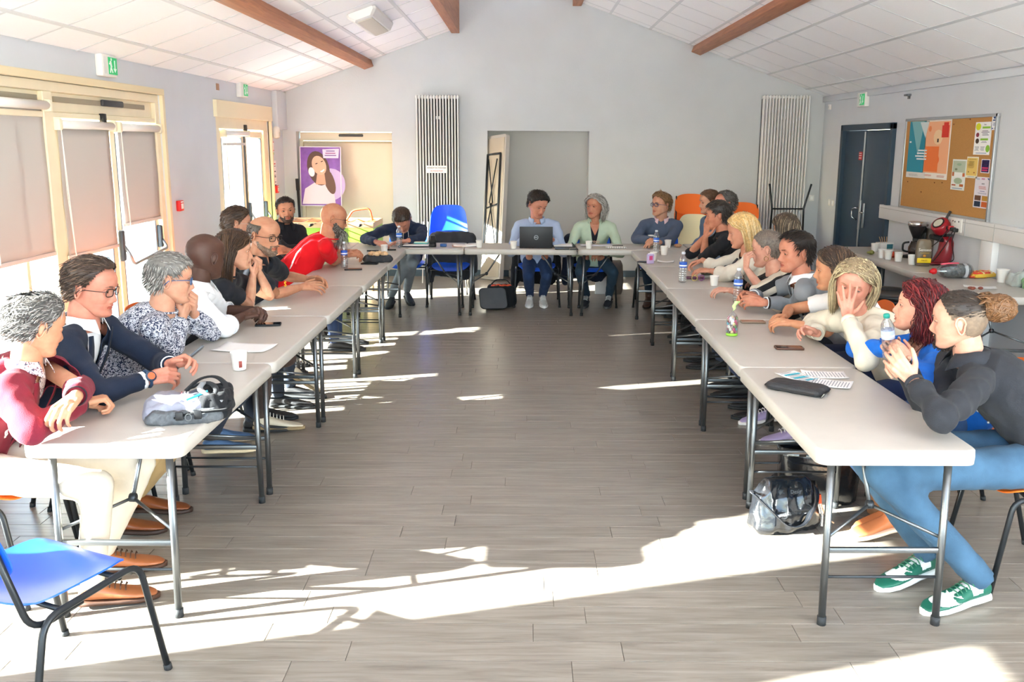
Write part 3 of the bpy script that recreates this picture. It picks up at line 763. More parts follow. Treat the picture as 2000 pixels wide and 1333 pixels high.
def head_bm(q, lid=14):
    """skin of the head with ears and eyelids; returns bm (local)"""
    g = head_grid(q); nz, nu = g.shape[:2]
    bm = nb(); vs = [bm.verts.new(tuple(v)) for v in g.reshape(-1, 3)]
    for f in grid_faces(nz, nu):
        try:
            c = sum((g.reshape(-1, 3)[i] for i in f))/4; fc = bm.faces.new([vs[i] for i in f])
            ul = -.0560-.0035*abs(c[0])/.02*1; 
            if abs(c[0]) < .0235 and -.0795+abs(c[0])*.28 < c[2] < -.0572-abs(c[0])*.30 and c[1] > .05: fc.material_index = 1
        except ValueError: pass
    bmesh.ops.recalc_face_normals(bm, faces=bm.faces[:])
    es = q.get('ear', 1)
    for s in (-1, 1):
        R = Matrix.Rotation(s*radians(-22), 3, 'Z') @ Matrix.Rotation(radians(-8), 3, 'X')
        c = V(s*.0765, -.012, -.006)
        pts = []
        for k in range(18):
            a = 2*pi*k/18; yy = sin(a)*.0165*(1 if sin(a) > 0 else 1.1); zz = cos(a)*.031
            if zz < 0: yy *= .72
            pts.append(c+R @ V(s*.007, yy-.004, zz)*es)
        tube(bm, pts, [.0042]*18, 6, closed=True)
        ball(bm, c+R @ V(s*.001, -.003, .002), (.006, .014, .025), R, 10)
        ball(bm, c+R @ V(s*.004, .006, -.006), (.004, .005, .007), R, 8)
        # eyelids
        ec = V(s*.032, .0685, .001); r = .0142
        for lo, hi in ((lid, 88), (-22, -88)):
            Rr = []
            for k in range(6):
                row = []
                for a in np.linspace(-1.5, 1.5, 15):
                    cl = max(0, 1-(a/.98)**2); e0 = -5+(lo+5)*cl; e = radians(e0+(hi-e0)*k/5); rr_ = r*(1.03 if k == 0 else 1); row.append(ec+V(sin(a)*cos(e)*rr_, cos(a)*cos(e)*rr_, sin(e)*rr_))
                Rr.append(row)
            rings(bm, Rr, False, False)
    return bm
def eyes(M, par, base, gaze=(0, 0), iris='#4a3a2c'):
    Mw = mat('#b9afa8', .35); Mi = mat(iris, .15); Mp = mat('#0c0a09', .1)
    for s in (-1, 1):
        c = V(s*.032, .0685, .001); b = nb(); ball(b, c, .0133, n=16)
        me = bm_mesh('eye', b); me.transform(Matrix.Translation(-base) @ M); me.materials.append(Mw); me.shade_smooth()
        e = bpy.data.objects.new('eye', me); COL.objects.link(e); e.parent = par
        d = V(gaze[0], 1, gaze[1]).normalized(); R = d.to_track_quat('Z', 'Y').to_matrix()
        for nm, rr, h, mm in (('iris', .0070, .0126, Mi), ('pupil', .0032, .0131, Mp)):
            b = nb(); ball(b, c+d*(h-.0018), (rr, rr, .0026), R, 14)
            me = bm_mesh(nm, b); me.transform(Matrix.Translation(-base) @ M); me.materials.append(mm); me.shade_smooth()
            x = bpy.data.objects.new(nm, me); COL.objects.link(x); x.parent = e
def lashes(M, par, base, lid):
    b = nb()
    for s in (-1, 1):
        ec = V(s*.032, .0685, .001); r = .0149
        pts = []
        for a in np.linspace(-.95, .95, 11):
            cl = max(0, 1-(a/.98)**2); e = radians(-5+(lid+5)*cl); pts.append(ec+V(sin(a)*cos(e)*r, cos(a)*cos(e)*r, sin(e)*r))
        tube(b, pts, [.0005]+[.0011]*9+[.0005], 5)
    me = bm_mesh('eyelashes', b); me.transform(Matrix.Translation(-base) @ M); me.materials.append(mat('#241a16', .5)); o = bpy.data.objects.new('eyelashes', me); COL.objects.link(o); o.parent = par
def eyebrows(M, par, base, c, thick=1):
    vs, fs, mi = [], [], []; R = np.random.RandomState(4)
    for s in (-1, 1):
        for k in range(34):
            t = R.rand(); x = s*(.014+.034*t); z = .0195+.006*sin(min(t*1.3, 1)*pi*.62)+R.randn()*.0014*thick-(.006*max(0, t-.75)*4*.6)
            ph = math.asin(min(.99, abs(x)/.0765))*s
            px, py, pz = head_pt(np.array([ph*.9]), np.array([z]), {})
            lock(vs, fs, mi, (x, py[0]+.0022-.010*t*t, z), (s*.9, -.35*t, .25-.6*t), .010, .0011*thick, 0, -.03, n=2)
    me = mesh_from('eyebrows', [M @ Vector(v)-base for v in vs], fs); me.materials.append(mat(c, .5))
    o = bpy.data.objects.new('eyebrows', me); COL.objects.link(o); o.parent = par
def glasses(M, par, base, c='#222326', shape='rect', r=.0011, c2=None):
    b = nb(); m = mat(c, .3)
    rims = []
    for s in (-1, 1):
        pts = []
        for k in range(20):
            a = 2*pi*k/20; e = .6 if shape == 'rect' else 1
            x = s*.033+.0235*np.sign(cos(a))*abs(cos(a))**e; z = -.002+(.0165 if shape == 'rect' else .021)*np.sign(sin(a))*abs(sin(a))**e
            pts.append(V(x, .094-.010*((abs(x)-.01)/.05)**2, z))
        tube(b, pts, r*1.2, 6, closed=True); rims.append(pts)
    tube(b, [V(-.0105, .095, .003), V(0, .0975, .007), V(.0105, .095, .003)], r*1.1, 6)
    for s in (-1, 1): tube(b, [V(s*.056, .086, .006), V(s*.071, .078, .006), V(s*.083, .01, .004), V(s*.084, -.012, .0), V(s*.080, -.03, -.02)], r, 6)
    me = bm_mesh('glasses', b); me.transform(Matrix.Translation(-base) @ M); me.materials.append(m); me.shade_smooth()
    o = bpy.data.objects.new('glasses', me); COL.objects.link(o); o.parent = par
    for pts in rims:
        me = mesh_from('lens', [M @ p-base for p in pts], [tuple(range(20))]); me.materials.append(pane_mat())
        l = bpy.data.objects.new('lens', me); COL.objects.link(l); l.parent = o
    return o
# ---- hands
def hand(bm, Wp, d, up, side, curl=.4, spread=.1, sc=1.0, thumb=.4, fc=None, n=10):
    """Wp wrist, d finger direction, up = back of the hand, side=+1 when the thumb is on the +x side"""
    d = Vector(d).normalized(); up = Vector(up); up = (up-d*up.dot(d)).normalized(); x = d.cross(up)*side
    P = lambda a, b, c: Vector(Wp)+x*a*sc+d*b*sc+up*c*sc
    kx = [.029, .010, -.010, -.028]; ky = [.090, .094, .089, .080]; Ls = [(.043, .027, .021), (.048, .030, .022), (.044, .028, .021), (.034, .021, .019)]
    for i in range(4):
        cap(bm, P(kx[i]*.55, .010, 0), P(kx[i], ky[i], 0), .0135*sc, .0112*sc, n)
        cu = (fc[i] if fc else curl); sp = -spread*(i-1.4)*.8
        p = P(kx[i], ky[i], 0); a = cu*1.15+.08; r = [.0098, .0088, .0078, .0068]
        dirx = lambda a: (d*cos(a)-up*sin(a))
        if i == 3: r = [v*.88 for v in r]
        for k, (L, kb) in enumerate(zip(Ls[i], (1, 1.45, .9))):
            if k: a += cu*kb+.06
            v = (dirx(a)+x*math.tan(sp)*(1 if k == 0 else .7)).normalized()
            q = p+v*L*sc; cap(bm, p, q, r[k]*sc, r[k+1]*sc, n); p = q
    cap(bm, P(.012, .014, -.004), P(-.012, .014, -.004), .015*sc, .015*sc, n)
    ball(bm, P(0, .048, -.004), .022*sc, n=n)
    t0 = P(.018, .020, -.008); v = (x*(.85-.3*thumb)+d*.72-up*(.15+.55*thumb)).normalized(); t1 = t0+v*.042*sc
    cap(bm, t0, t1, .0155*sc, .0118*sc, n); v2 = (v*.8+d*.55-x*.35*thumb-up*.1).normalized(); t2 = t1+v2*.032*sc; cap(bm, t1, t2, .0112*sc, .0098*sc, n)
    v3 = (v2+d*.3-x*.4*thumb).normalized(); cap(bm, t2, t2+v3*.024*sc, .0098*sc, .0075*sc, n)
def flat_arm(bm, a, b, ra, rb, ax=None, n=12):
    a = Vector(a); b = Vector(b); cap(bm, a, b, ra, rb, n)
# ---- cloth materials
def stripes_mat(c1, c2, scale=18, axis=2, rot=(0, 0, 0), dist=.0):
    m, nt, b = nodes_mat('striped_knit'); tc = nt.nodes.new('ShaderNodeTexCoord'); mp = nt.nodes.new('ShaderNodeMapping'); mp.inputs['Rotation'].default_value = rot
    w = nt.nodes.new('ShaderNodeTexWave'); w.bands_direction = 'XYZ'[axis]; w.inputs['Scale'].default_value = scale; w.inputs['Distortion'].default_value = dist; w.inputs['Detail Scale'].default_value = 1
    r = nt.nodes.new('ShaderNodeValToRGB'); r.color_ramp.interpolation = 'CONSTANT'; r.color_ramp.elements[0].color = (*lin(c1), 1); r.color_ramp.elements[1].position = .5; r.color_ramp.elements[1].color = (*lin(c2), 1)
    nt.links.new(tc.outputs['Object'], mp.inputs[0]); nt.links.new(mp.outputs[0], w.inputs['Vector']); nt.links.new(w.outputs['Fac'], r.inputs[0]); nt.links.new(r.outputs[0], b.inputs['Base Color'])
    b.inputs['Roughness'].default_value = .85; return m
def speckle_mat(cols, scale=90, rough=.85, kind='voronoi', pos=(.0, .5)):
    m, nt, b = nodes_mat('speckled_fabric'); tc = nt.nodes.new('ShaderNodeTexCoord')
    n = nt.nodes.new('ShaderNodeTexNoise'); n.inputs['Scale'].default_value = scale; n.inputs['Detail'].default_value = 2; n.inputs['Distortion'].default_value = 1.5
    r = nt.nodes.new('ShaderNodeValToRGB'); r.color_ramp.interpolation = 'CONSTANT'; e = r.color_ramp.elements
    while len(e) < len(cols): e.new(.5)
    for i, (p, c) in enumerate(cols): e[i].position = p; e[i].color = (*lin(c), 1)
    nt.links.new(tc.outputs['Object'], n.inputs['Vector']); nt.links.new(n.outputs['Fac'], r.inputs[0]); nt.links.new(r.outputs[0], b.inputs['Base Color']); b.inputs['Roughness'].default_value = rough
    return m
def cloth(c, bump=.25, bscale=420, var=.05, vscale=14, rough=.88): return mat(c, rough, bump=bump, bscale=bscale, var=var, vscale=vscale, sheen=.05, spec=.25)
M_denim = cloth('#4f7391', .3, 500, .16, 9); M_ddenim = cloth('#2f4459', .3, 500, .12, 9)
def torso_rings(P, N, rp, rc, fat, wsc, g, n=28, top=True, chestf=0, female=False):
    """P pelvis, N neck base, rp pelvis right vector, rc chest right vector"""
    T = [(-.16, .165, .115, .0), (-.08, .182, .135, .0), (.04, .178, .130, .0), (.22, .158, .115, .005), (.40, .155, .112, .012), (.58, .168, .118, .012), (.74, .180, .118, .006), (.86, .160, .100, -.004), (.935, .118, .080, -.008), (.985, .078, .066, -.006), (1.02, .062, .060, 0)]
    if not top: T = T[:-2]
    out = []
    up = (N-P)
    for t, w, d, fo in T:
        k = min(max(t, 0), 1); right = (rp*(1-k)+rc*k).normalized()
        bend = 4*k*(1-k)*.035
        if t < 0: c = P+V(0, 0, 1)*t*up.length
        else: c = P+up*t
        f = V(0, 0, 1).cross(right).normalized(); ax = up.normalized(); f = (f-ax*f.dot(ax)).normalized()
        c = c-f*bend
        w = w*wsc; dd = d
        if fat: bel = math.exp(-((t-.22)/.3)**2)*fat; w += .045*bel; dd += .075*bel; fo += .035*bel
        if female:
            dd += .022*math.exp(-((t-.66)/.12)**2); w -= .012*math.exp(-((t-.4)/.2)**2)
        w += g; dd += g*1.0
        r2 = (right-ax*right.dot(ax)).normalized()
        out.append([c+f*(fo+chestf*math.exp(-((t-.66)/.14)**2))+r2*w*np.sign(cos(a))*abs(cos(a))**.85+f*dd*np.sign(sin(a))*abs(sin(a))**.9 for a in np.linspace(0, 2*pi, n, endpoint=False)])
    return out
def crease(me, amp, freq=8.0, seed=0, cut=None):
    """real folds pressed into the cloth mesh"""
    n = len(me.vertices)
    if not n or not amp: return
    co = np.empty(n*3, 'f'); me.vertices.foreach_get('co', co); co = co.reshape(-1, 3)
    no = np.empty(n*3, 'f'); me.vertices.foreach_get('normal', no); no = no.reshape(-1, 3)
    o = V(seed*3.1, seed*1.7, 0); N_ = noise.noise
    d = np.array([(.5-abs(N_(V(c[0]*freq, c[1]*freq, c[2]*freq*.55)+o)*1.6))+.4*N_(V(c[0]*freq*2.6, c[1]*freq*2.6, c[2]*freq*1.3)+o) for c in co])
    co += no*(d*amp)[:, None]; me.vertices.foreach_set('co', co.ravel()); me.update()
def collar(bm, N, f, r, rad=.066, h=.036, open_=.42, flare=.020, drop=.030):
    """turned-down shirt collar around the neck; f forward, r right"""
    up = f.cross(r)*-1; up = V(0, 0, 1) if up.z < 0 else up; up = up.normalized()
    rows = []
    for ring in range(5):
        row = []
        for i in range(27):
            a = open_+(2*pi-2*open_)*i/26; dr = f*cos(a)+r*sin(a); fr = max(0, cos(a))
            if ring == 0: p = N+dr*rad+up*(-.006-.012*fr)
            elif ring == 1: p = N+dr*(rad+.001)+up*(h-.026*fr)
            elif ring == 2: p = N+dr*(rad+.005)+up*(h+.002-.026*fr)
            elif ring == 3: p = N+dr*(rad+flare*.75)+up*(h*.45-.026*fr)
            else: p = N+dr*(rad+flare+.012*fr)+up*(-.002-drop*.3-(drop+.022)*fr**3)
            row.append(p)
        rows.append(row)
    rings(bm, rows, False, False)
def shoe(bm_u, bm_s, heel, toe, s=1.0, h=.075, boot=0, w=.046):
    """heel, toe on the floor plane (z of the sole)"""
    heel = Vector(heel); toe = Vector(toe); d = (toe-heel).normalized(); L = .285*s; up = V(0, 0, 1); up = (up-d*up.dot(d)).normalized(); x = d.cross(up)
    def ring(t, wd, h0, h1, e=.8):
        c = heel+d*(t*L); return [c+x*wd*np.sign(cos(a))*abs(cos(a))**.9+up*((h0+h1)/2+(h1-h0)/2*np.sign(sin(a))*abs(sin(a))**e) for a in np.linspace(0, 2*pi, 20, endpoint=False)]
    S = .022*s
    if bm_u is not None:
        rings(bm_u, [ring(-.01, w*.45, S, .06*s), ring(.03, w*.72, S*.8, h*1.05), ring(.14, w*.80, S*.8, h*1.18), ring(.30, w*.82, S*.8, h*1.1), ring(.42, w*.90, S*.8, h*.95), ring(.58, w*1.02, S*.8, h*.74), ring(.74, w*1.05, S*.8, h*.60), ring(.88, w*.88, S*.8, h*.50), ring(.97, w*.52, S*.8, h*.38), ring(1.0, w*.2, S, h*.3)])
        if boot: rings(bm_u, [[heel+d*(.17*L)+up*z+x*(r*cos(a))+d*r*1.1*sin(a) for a in np.linspace(0, 2*pi, 18, endpoint=False)] for z, r in ((.04, .045), (.09, .045), (boot*.8, .047), (boot, .05))])
    if bm_s is not None:
        rings(bm_s, [ring(t, ww*1.07, 0, S, .4) for t, ww in ((-.02, w*.5), (.02, w*.78), (.15, w*.84), (.35, w*.84), (.55, w*1.0), (.75, w*1.05), (.9, w*.86), (.98, w*.5), (1.02, w*.2))])
NPEOPLE = [0]
def person(label, H, face, chest, pelvis, armR, armL, top, hair, skin='#d9a78b', hs=1.06, sex='m', fat=0, legs=None, q=None, beard=None, spec=None, near=True, brow='#4a3a2e', lid=14, gaze=(0, 0), iris='#4a3a2c', group=None, neck=0, wsc=1.0, hvox=None, shy=0, Noff=None):
    """face=(yaw,pitch,roll) deg; chest=yaw deg; pelvis=(x,y,z)
    arm = dict(w=wrist point, e=elbow hint, d=finger dir, up=back of hand, curl=..)"""
    NPEOPLE[0] += 1; pid = NPEOPLE[0]; q = q or {}; H = Vector(H); P = Vector(pelvis)
    par = thing('person', label, 'person', (P.x, P.y, 0), 0, group); base = V(P.x, P.y, 0)
    ya, pi_, ro = [radians(v) for v in face]
    Mh = Matrix.Translation(H) @ Matrix.Rotation(ya-pi/2, 4, 'Z') @ Matrix.Rotation(pi_, 4, 'X') @ Matrix.Rotation(ro, 4, 'Y') @ Matrix.Diagonal((hs, hs, hs, 1))
    ca = radians(chest); f = V(cos(ca), sin(ca), 0); r = V(sin(ca), -cos(ca), 0)
    hf = V(cos(ya), sin(ya), 0)
    N = H-f*(.045+shy)-hf*.012+V(0, 0, -.150*hs-neck)
    if Noff: N = N+Vector(Noff)
    base_sh = N+V(0, 0, -.062)
    lean = (N-P).normalized()
    sw = (.178 if sex == 'm' else .158)*wsc*hs
    T = lambda me: (me.transform(Matrix.Translation(-base)), me)[1]
    def part(name, me, m, parent=par, smooth=True):
        T(me)
        for mm in (m if isinstance(m, (list, tuple)) else [m]): me.materials.append(mm)
        if smooth: me.shade_smooth()
        o = bpy.data.objects.new(name, me); COL.objects.link(o); o.parent = parent; return o
    sh = {}
    L1, L2 = .285*hs, .255*hs
    arms = {}
    for k, s, A in (('R', 1, armR), ('L', -1, armL)):
        if A is None: A = dict(w=P+f*.30+r*s*.14+V(0, 0, .12), e=P-f*.05+r*s*.35+V(0, 0, .2), d=(f-r*s*.6), up=V(0, 0, 1), curl=.35)
        W_ = Vector(A['w']); S_ = base_sh+r*s*sw
        to = (W_-S_); S_ = S_+to.normalized()*min(.03, to.length*.05)
        E_ = ik(S_, W_, L1, L2, A.get('e', S_+V(0, 0, -.3))); arms[k] = (S_, E_, W_, A, s)
    # ---- body (skin)
    bm = head_bm(q, lid); 
    bmesh.ops.transform(bm, matrix=Mh, verts=bm.verts[:])
    nr = (.056 if sex == 'm' else .048)*hs*(1+.12*q.get('fat', 0)+.12*fat)
    n0 = Mh @ V(0, -.022, -.02); n1 = Mh @ V(0, -.026, -.062); 
    ax0 = (Mh.to_3x3() @ V(1, 0, 0)).normalized(); 
    R_ = []
    for i, (t, k) in enumerate(((0, .86), (.22, .93), (.45, .98), (.7, 1.0), (.9, 1.04), (1.05, 1.12), (1.18, 1.18))):
        c = n0.lerp(N+V(0, 0, -.01)-f*.004, t); rx = ax0.lerp(r, min(t, 1)).normalized(); fx = V(0, 0, 1).cross(rx).normalized()
        R_.append([c+rx*nr*k*cos(a)+fx*nr*1.02*k*sin(a) for a in np.linspace(0, 2*pi, 24, endpoint=False)])
    rings(bm, R_)
    rings(bm, torso_rings(P, N, r, r, fat, wsc*(1 if sex == 'm' else .9), -.004, female=sex == 'f'))
    sleeve = top.get('sleeve', 'long')
    for k in 'RL':
        S_, E_, W_, A, s = arms[k]
        if sleeve == 'long': cap(bm, S_, E_, .038, .036, 10); cap(bm, E_, W_.lerp(E_, .3), .034, .026, 10)
        else: cap(bm, S_, E_, .040, .037, 12)
    for s in (1, -1):
        hp = P+r*s*.09; cap(bm, hp, hp+f*.15, .05, .04, 10)
    me = bm_mesh('body', bm)
    # forearms + hands as one grown surface
    hv = hvox or (.0036 if near else .0055)
    bh = nb()
    for k in 'RL':
        S_, E_, W_, A, s = arms[k]; fw = (W_-E_).normalized(); ws = (1 if sex == 'm' else .88)
        a0 = E_ if sleeve != 'long' else E_.lerp(W_, .62); ra = (.040 if sleeve != 'long' else .031)*ws*(1+.25*fat)
        mid = E_.lerp(W_, .35)
        if sleeve != 'long': cap(bh, E_, mid, .037*ws*(1+.2*fat), .040*ws*(1+.2*fat), 12); cap(bh, mid, W_, .040*ws*(1+.2*fat), .0255*ws, 12)
        else: cap(bh, a0, W_, .029*ws, .0255*ws, 12)
        if A.get('hand', True):
            hand(bh, W_, A['d'], A['up'], A.get('side', 1 if s == 1 else -1)*(-1), A.get('curl', .4), A.get('spread', .1), hs*ws*.98, A.get('thumb', .4), A.get('fc'))
    hm = remesh(bh, hv, 2, 'hands')
    b = bmesh.new(); b.from_mesh(me); nf0 = len(b.faces); b.from_mesh(hm); me2 = bpy.data.meshes.new('body'); b.to_mesh(me2); b.free()
    bpy.data.meshes.remove(me); bpy.data.meshes.remove(hm)
    body = part('body', me2, [skin_mat(skin), skin_mat(skin, True)])
    eyes(Mh, body, base, gaze, iris); lashes(Mh, body, base, lid); eyebrows(Mh, body, base, brow, 1.2 if sex == 'm' else .8)
    if hair: make_hair(q, hair, Mh, body, base, pid)
    if beard: make_beard(q, beard, Mh, body, base, pid)
    if spec: glasses(Mh, body, base, **spec)
    # ---- clothes
    vx = top.get('vox', .0105 if near else .014); g = top.get('g', .012)
    bm = nb(); fem = sex == 'f'; wsk = wsc*(1 if not fem else .92)
    rings(bm, torso_rings(P, N, r, r, fat, wsk, g, female=fem))
    for k in 'RL':
        S_, E_, W_, A, s = arms[k]; wsx = (1 if not fem else .9)*top.get('slv', 1)
        cap(bm, base_sh+r*s*sw*.55+V(0, 0, .01), S_, .056+g, .054*wsx+g, 14)
        if sleeve == 'tee':
            e2 = S_.lerp(E_, top.get('sl', .62)); cap(bm, S_, e2, .052*wsx+g, .050*wsx+g*1.6, 14, flat=True); ball(bm, S_, .052*wsx+g)
        elif sleeve == 'roll':
            cap(bm, S_, E_, .052*wsx+g, .046*wsx+g, 14); w2 = E_.lerp(W_, top.get('sl', .25)); cap(bm, E_, w2, .046*wsx+g, .048*wsx+g, 14, flat=True)
        else:
            cap(bm, S_, E_, .052*wsx+g, .044*wsx+g, 14); w2 = E_.lerp(W_, top.get('sl', .93)); cap(bm, E_, w2, .043*wsx+g, .030*wsx+g*top.get('cuffg', 1), 14, flat=True)
    if top.get('skirt', 1):   # hem over the lap / seat
        cap(bm, P+r*.075+V(0, 0, -.01), P-r*.075+V(0, 0, -.01), .105+g+.03*fat, .105+g+.03*fat, 16)
    tm = remesh(bm, vx, 3, 'top'); crease(tm, top.get('crease', .006)*1.7, top.get('cf', 8.5), pid)
    vee = top.get('vee')
    def cutv(tm, depth, half, zoff=0):
        b = bmesh.new(); b.from_mesh(tm); up = lean; apex = N-up*depth; ff = (f-up*f.dot(up)).normalized()
        t0 = half/depth
        for s in (1, -1):
            nrm = (r*s-up*t0).normalized(); bmesh.ops.bisect_plane(b, geom=b.verts[:]+b.edges[:]+b.faces[:], plane_co=apex, plane_no=nrm)
        kill = []
        for fc_ in b.faces:
            c = fc_.calc_center_median()-apex; z = c.dot(up); x = c.dot(r)
            if z > 0 and abs(x) < z*t0+1e-5 and .01 < c.dot(ff) < .20+.06*fat: kill.append(fc_)
        bmesh.ops.delete(b, geom=kill, context='FACES'); b.to_mesh(tm); b.free()
    if vee: cutv(tm, *vee)
    cm = top['m']; nm = top.get('name', 'shirt')
    to = part(nm, tm, cm)
    if vee:
        md = to.modifiers.new('thick', 'SOLIDIFY'); md.thickness = .004; md.offset = -1
    if top.get('inner'):
        b = nb(); rings(b, torso_rings(P, N, r, r, fat, wsk, g*.35, female=fem)); im = remesh(b, .014, 2, 'inner'); crease(im, .002, 12, pid)
        if top.get('innervee'): cutv(im, *top['innervee'])
        part(top.get('innername', 'inner_shirt'), im, top['inner'])
    if top.get('collar'):
        b = nb(); collar(b, N+V(0, 0, .004)-f*.003, f, r, nr*1.16+(.004 if top.get('inner') else g*.2), open_=top.get('copen', .42), h=top.get('ch', .036), flare=top.get('flare', .02)); bmesh.ops.recalc_face_normals(b, faces=b.faces[:])
        o = part('collar', bm_mesh('collar', b), top['collar'], to); md = o.modifiers.new('t', 'SOLIDIFY'); md.thickness = .002
    if top.get('rib'):
        b = nb(); R0 = nr*1.22; pts = [N+V(0, 0, .004)+f*(cos(a)*R0*1.02)+r*sin(a)*R0+V(0, 0, -.014*max(0, cos(a))) for a in np.linspace(0, 2*pi, 28, endpoint=False)]
        tube(b, pts, .006, 6, closed=True); part('neckline', bm_mesh('neckline', b), top['rib'], to)
    if top.get('lapel'):
        depth, half = vee; up = lean; ff = (f-up*f.dot(up)).normalized(); b = nb()
        for s in (1, -1):
            row0, row1 = [], []
            for i in range(9):
                t = i/8; z = depth*(1-t)+.0*t
                base_p = N-up*depth*(1-t)
                wv = half*t
                dep = .118+g+.006+(.02*math.exp(-((1-t)*depth/.3-.5)**2*6)) if False else np.interp(t, [0, .5, .8, 1, 1.1], [.128+fat*.05, .128, .112, .082, .05])+g
                pin = base_p+r*s*wv+ff*(dep-.004)
                wid = np.interp(t, [0, .15, .62, .66, .7, 1], [.002, .022, .066, .064, .040, .030])
                pout = base_p+r*s*(wv+wid)+ff*(dep-.004-wid*.18)+up*(.010 if .55 < t < .68 else 0)
                row0.append(pin+ff*.006); row1.append(pout+ff*.006)
            rings(b, [row0, row1], False, False)
        bmesh.ops.recalc_face_normals(b, faces=b.faces[:])
        o = part('lapel', bm_mesh('lapel', b), top.get('lapelm', cm), to); md = o.modifiers.new('t', 'SOLIDIFY'); md.thickness = .004; md.offset = 0
    if top.get('cuff'):
        for k in 'RL':
            S_, E_, W_, A, s = arms[k]; b = nb(); d_ = (W_-E_).normalized(); sl = top.get('sl', .93); a = E_.lerp(W_, sl-.03); c = E_.lerp(W_, min(1.02, sl+.05)); rr = .034*(1 if not fem else .9)+g*top.get('cuffr', .45)
            if sleeve == 'roll': rr = .050+g
            u, w = frame_of(d_); rings(b, [[p+u*cos(t)*q_+w*sin(t)*q_ for t in np.linspace(0, 2*pi, 20, endpoint=False)] for p, q_ in ((a, rr*.9), (a, rr), (c, rr*1.0), (c, rr*.88))], True, False)
            part('cuff', bm_mesh('cuff', b), top['cuff'], to)
    if top.get('buttons'):
        ff = (f-lean*f.dot(lean)).normalized()
        for i in range(top['buttons']):
            t = .86-.13*i; c = P+(N-P)*t; dep = .118+g+.016-4*t*(1-t)*.035
            b = nb(); ball(b, c+ff*dep, (.006, .006, .006)); part('button', bm_mesh('button', b), top.get('buttonm', M_white), to)
    # ---- legs
    lg = legs or {}; tmh = lg.get('m', cloth('#2c3440')); bm = nb(); fr = lg.get('r', 1)
    cap(bm, P+r*.075+V(0, 0, -.035), P-r*.075+V(0, 0, -.035), .115, .115, 14)
    for k, s in (('R', 1), ('L', -1)):
        hp = P+r*s*.085+V(0, 0, -.03)
        kn = Vector(lg[k][0]) if k in lg else P+f*.42+r*s*.12+V(0, 0, -.04)
        an = Vector(lg[k][1]) if k in lg else V(kn.x, kn.y, .11)+f*.02
        kn_, an_ = kn, an
        cap(bm, hp, kn_, .088*fr, .064*fr, 14); cap(bm, kn_, kn_.lerp(an_, .35), .062*fr, .060*fr, 14); cap(bm, kn_.lerp(an_, .35), an_+(an_-kn_).normalized()*.035, .060*fr, .044*fr*lg.get('hem', 1), 14, flat=True)
        lg[k] = (kn, an, lg[k][2] if k in lg and len(lg[k]) > 2 else an+f*.2)
    pm_ = remesh(bm, lg.get('vox', .015 if legs else .024), 3, 'trousers'); crease(pm_, .006 if legs else 0, 9, pid+50); part('trousers', pm_, tmh)
    for k in 'RL':
        kn, an, toe = lg[k]; d = Vector(toe)-an; d.z = 0; d.normalize(); z0 = max(0, an.z-.105)
        heel = V(an.x, an.y, z0)-d*.055; bu, bs = nb(), nb(); tz = lg.get('toez'+k, 0)
        shoe(bu, bs, heel, heel+d*.28+V(0, 0, tz-z0), lg.get('ss', 1.0)*hs, boot=lg.get('boot', 0))
        mu = remesh(bu, .007 if near and legs else .012, 2, 'shoe'); so_ = part('shoe', mu, lg.get('sm', mat('#2a2a2c', .5))); part('sole', bm_mesh('sole', bs), lg.get('sole', M_rubber), so_)
        if lg.get('laces'):
            for i in range(5):
                t = .34+.065*i; hz = np.interp(t, [.3, .42, .58, .74], [.085, .074, .058, .047])*1.03*hs; x = d.cross(V(0, 0, 1)); c = heel+d*(.285*hs*t)
                b = nb(); tube(b, [c+x*.03+V(0, 0, hz-.012), c+x*.015+V(0, 0, hz+.001), c-x*.015+V(0, 0, hz+.001), c-x*.03+V(0, 0, hz-.012)], .003, 5); part('lace', bm_mesh('lace', b), lg['laces'], so_)
        if lg.get('skinleg'):
            b = nb(); cap(b, kn.lerp(an, .8), an+V(0, 0, -.03), .04, .036); part('ankle', bm_mesh('ankle', b), skin_mat(skin))
    return dict(par=par, N=N, f=f, r=r, lean=lean, arms=arms, Mh=Mh, base=base, body=body, top=to, P=P, part=part, sh=base_sh)
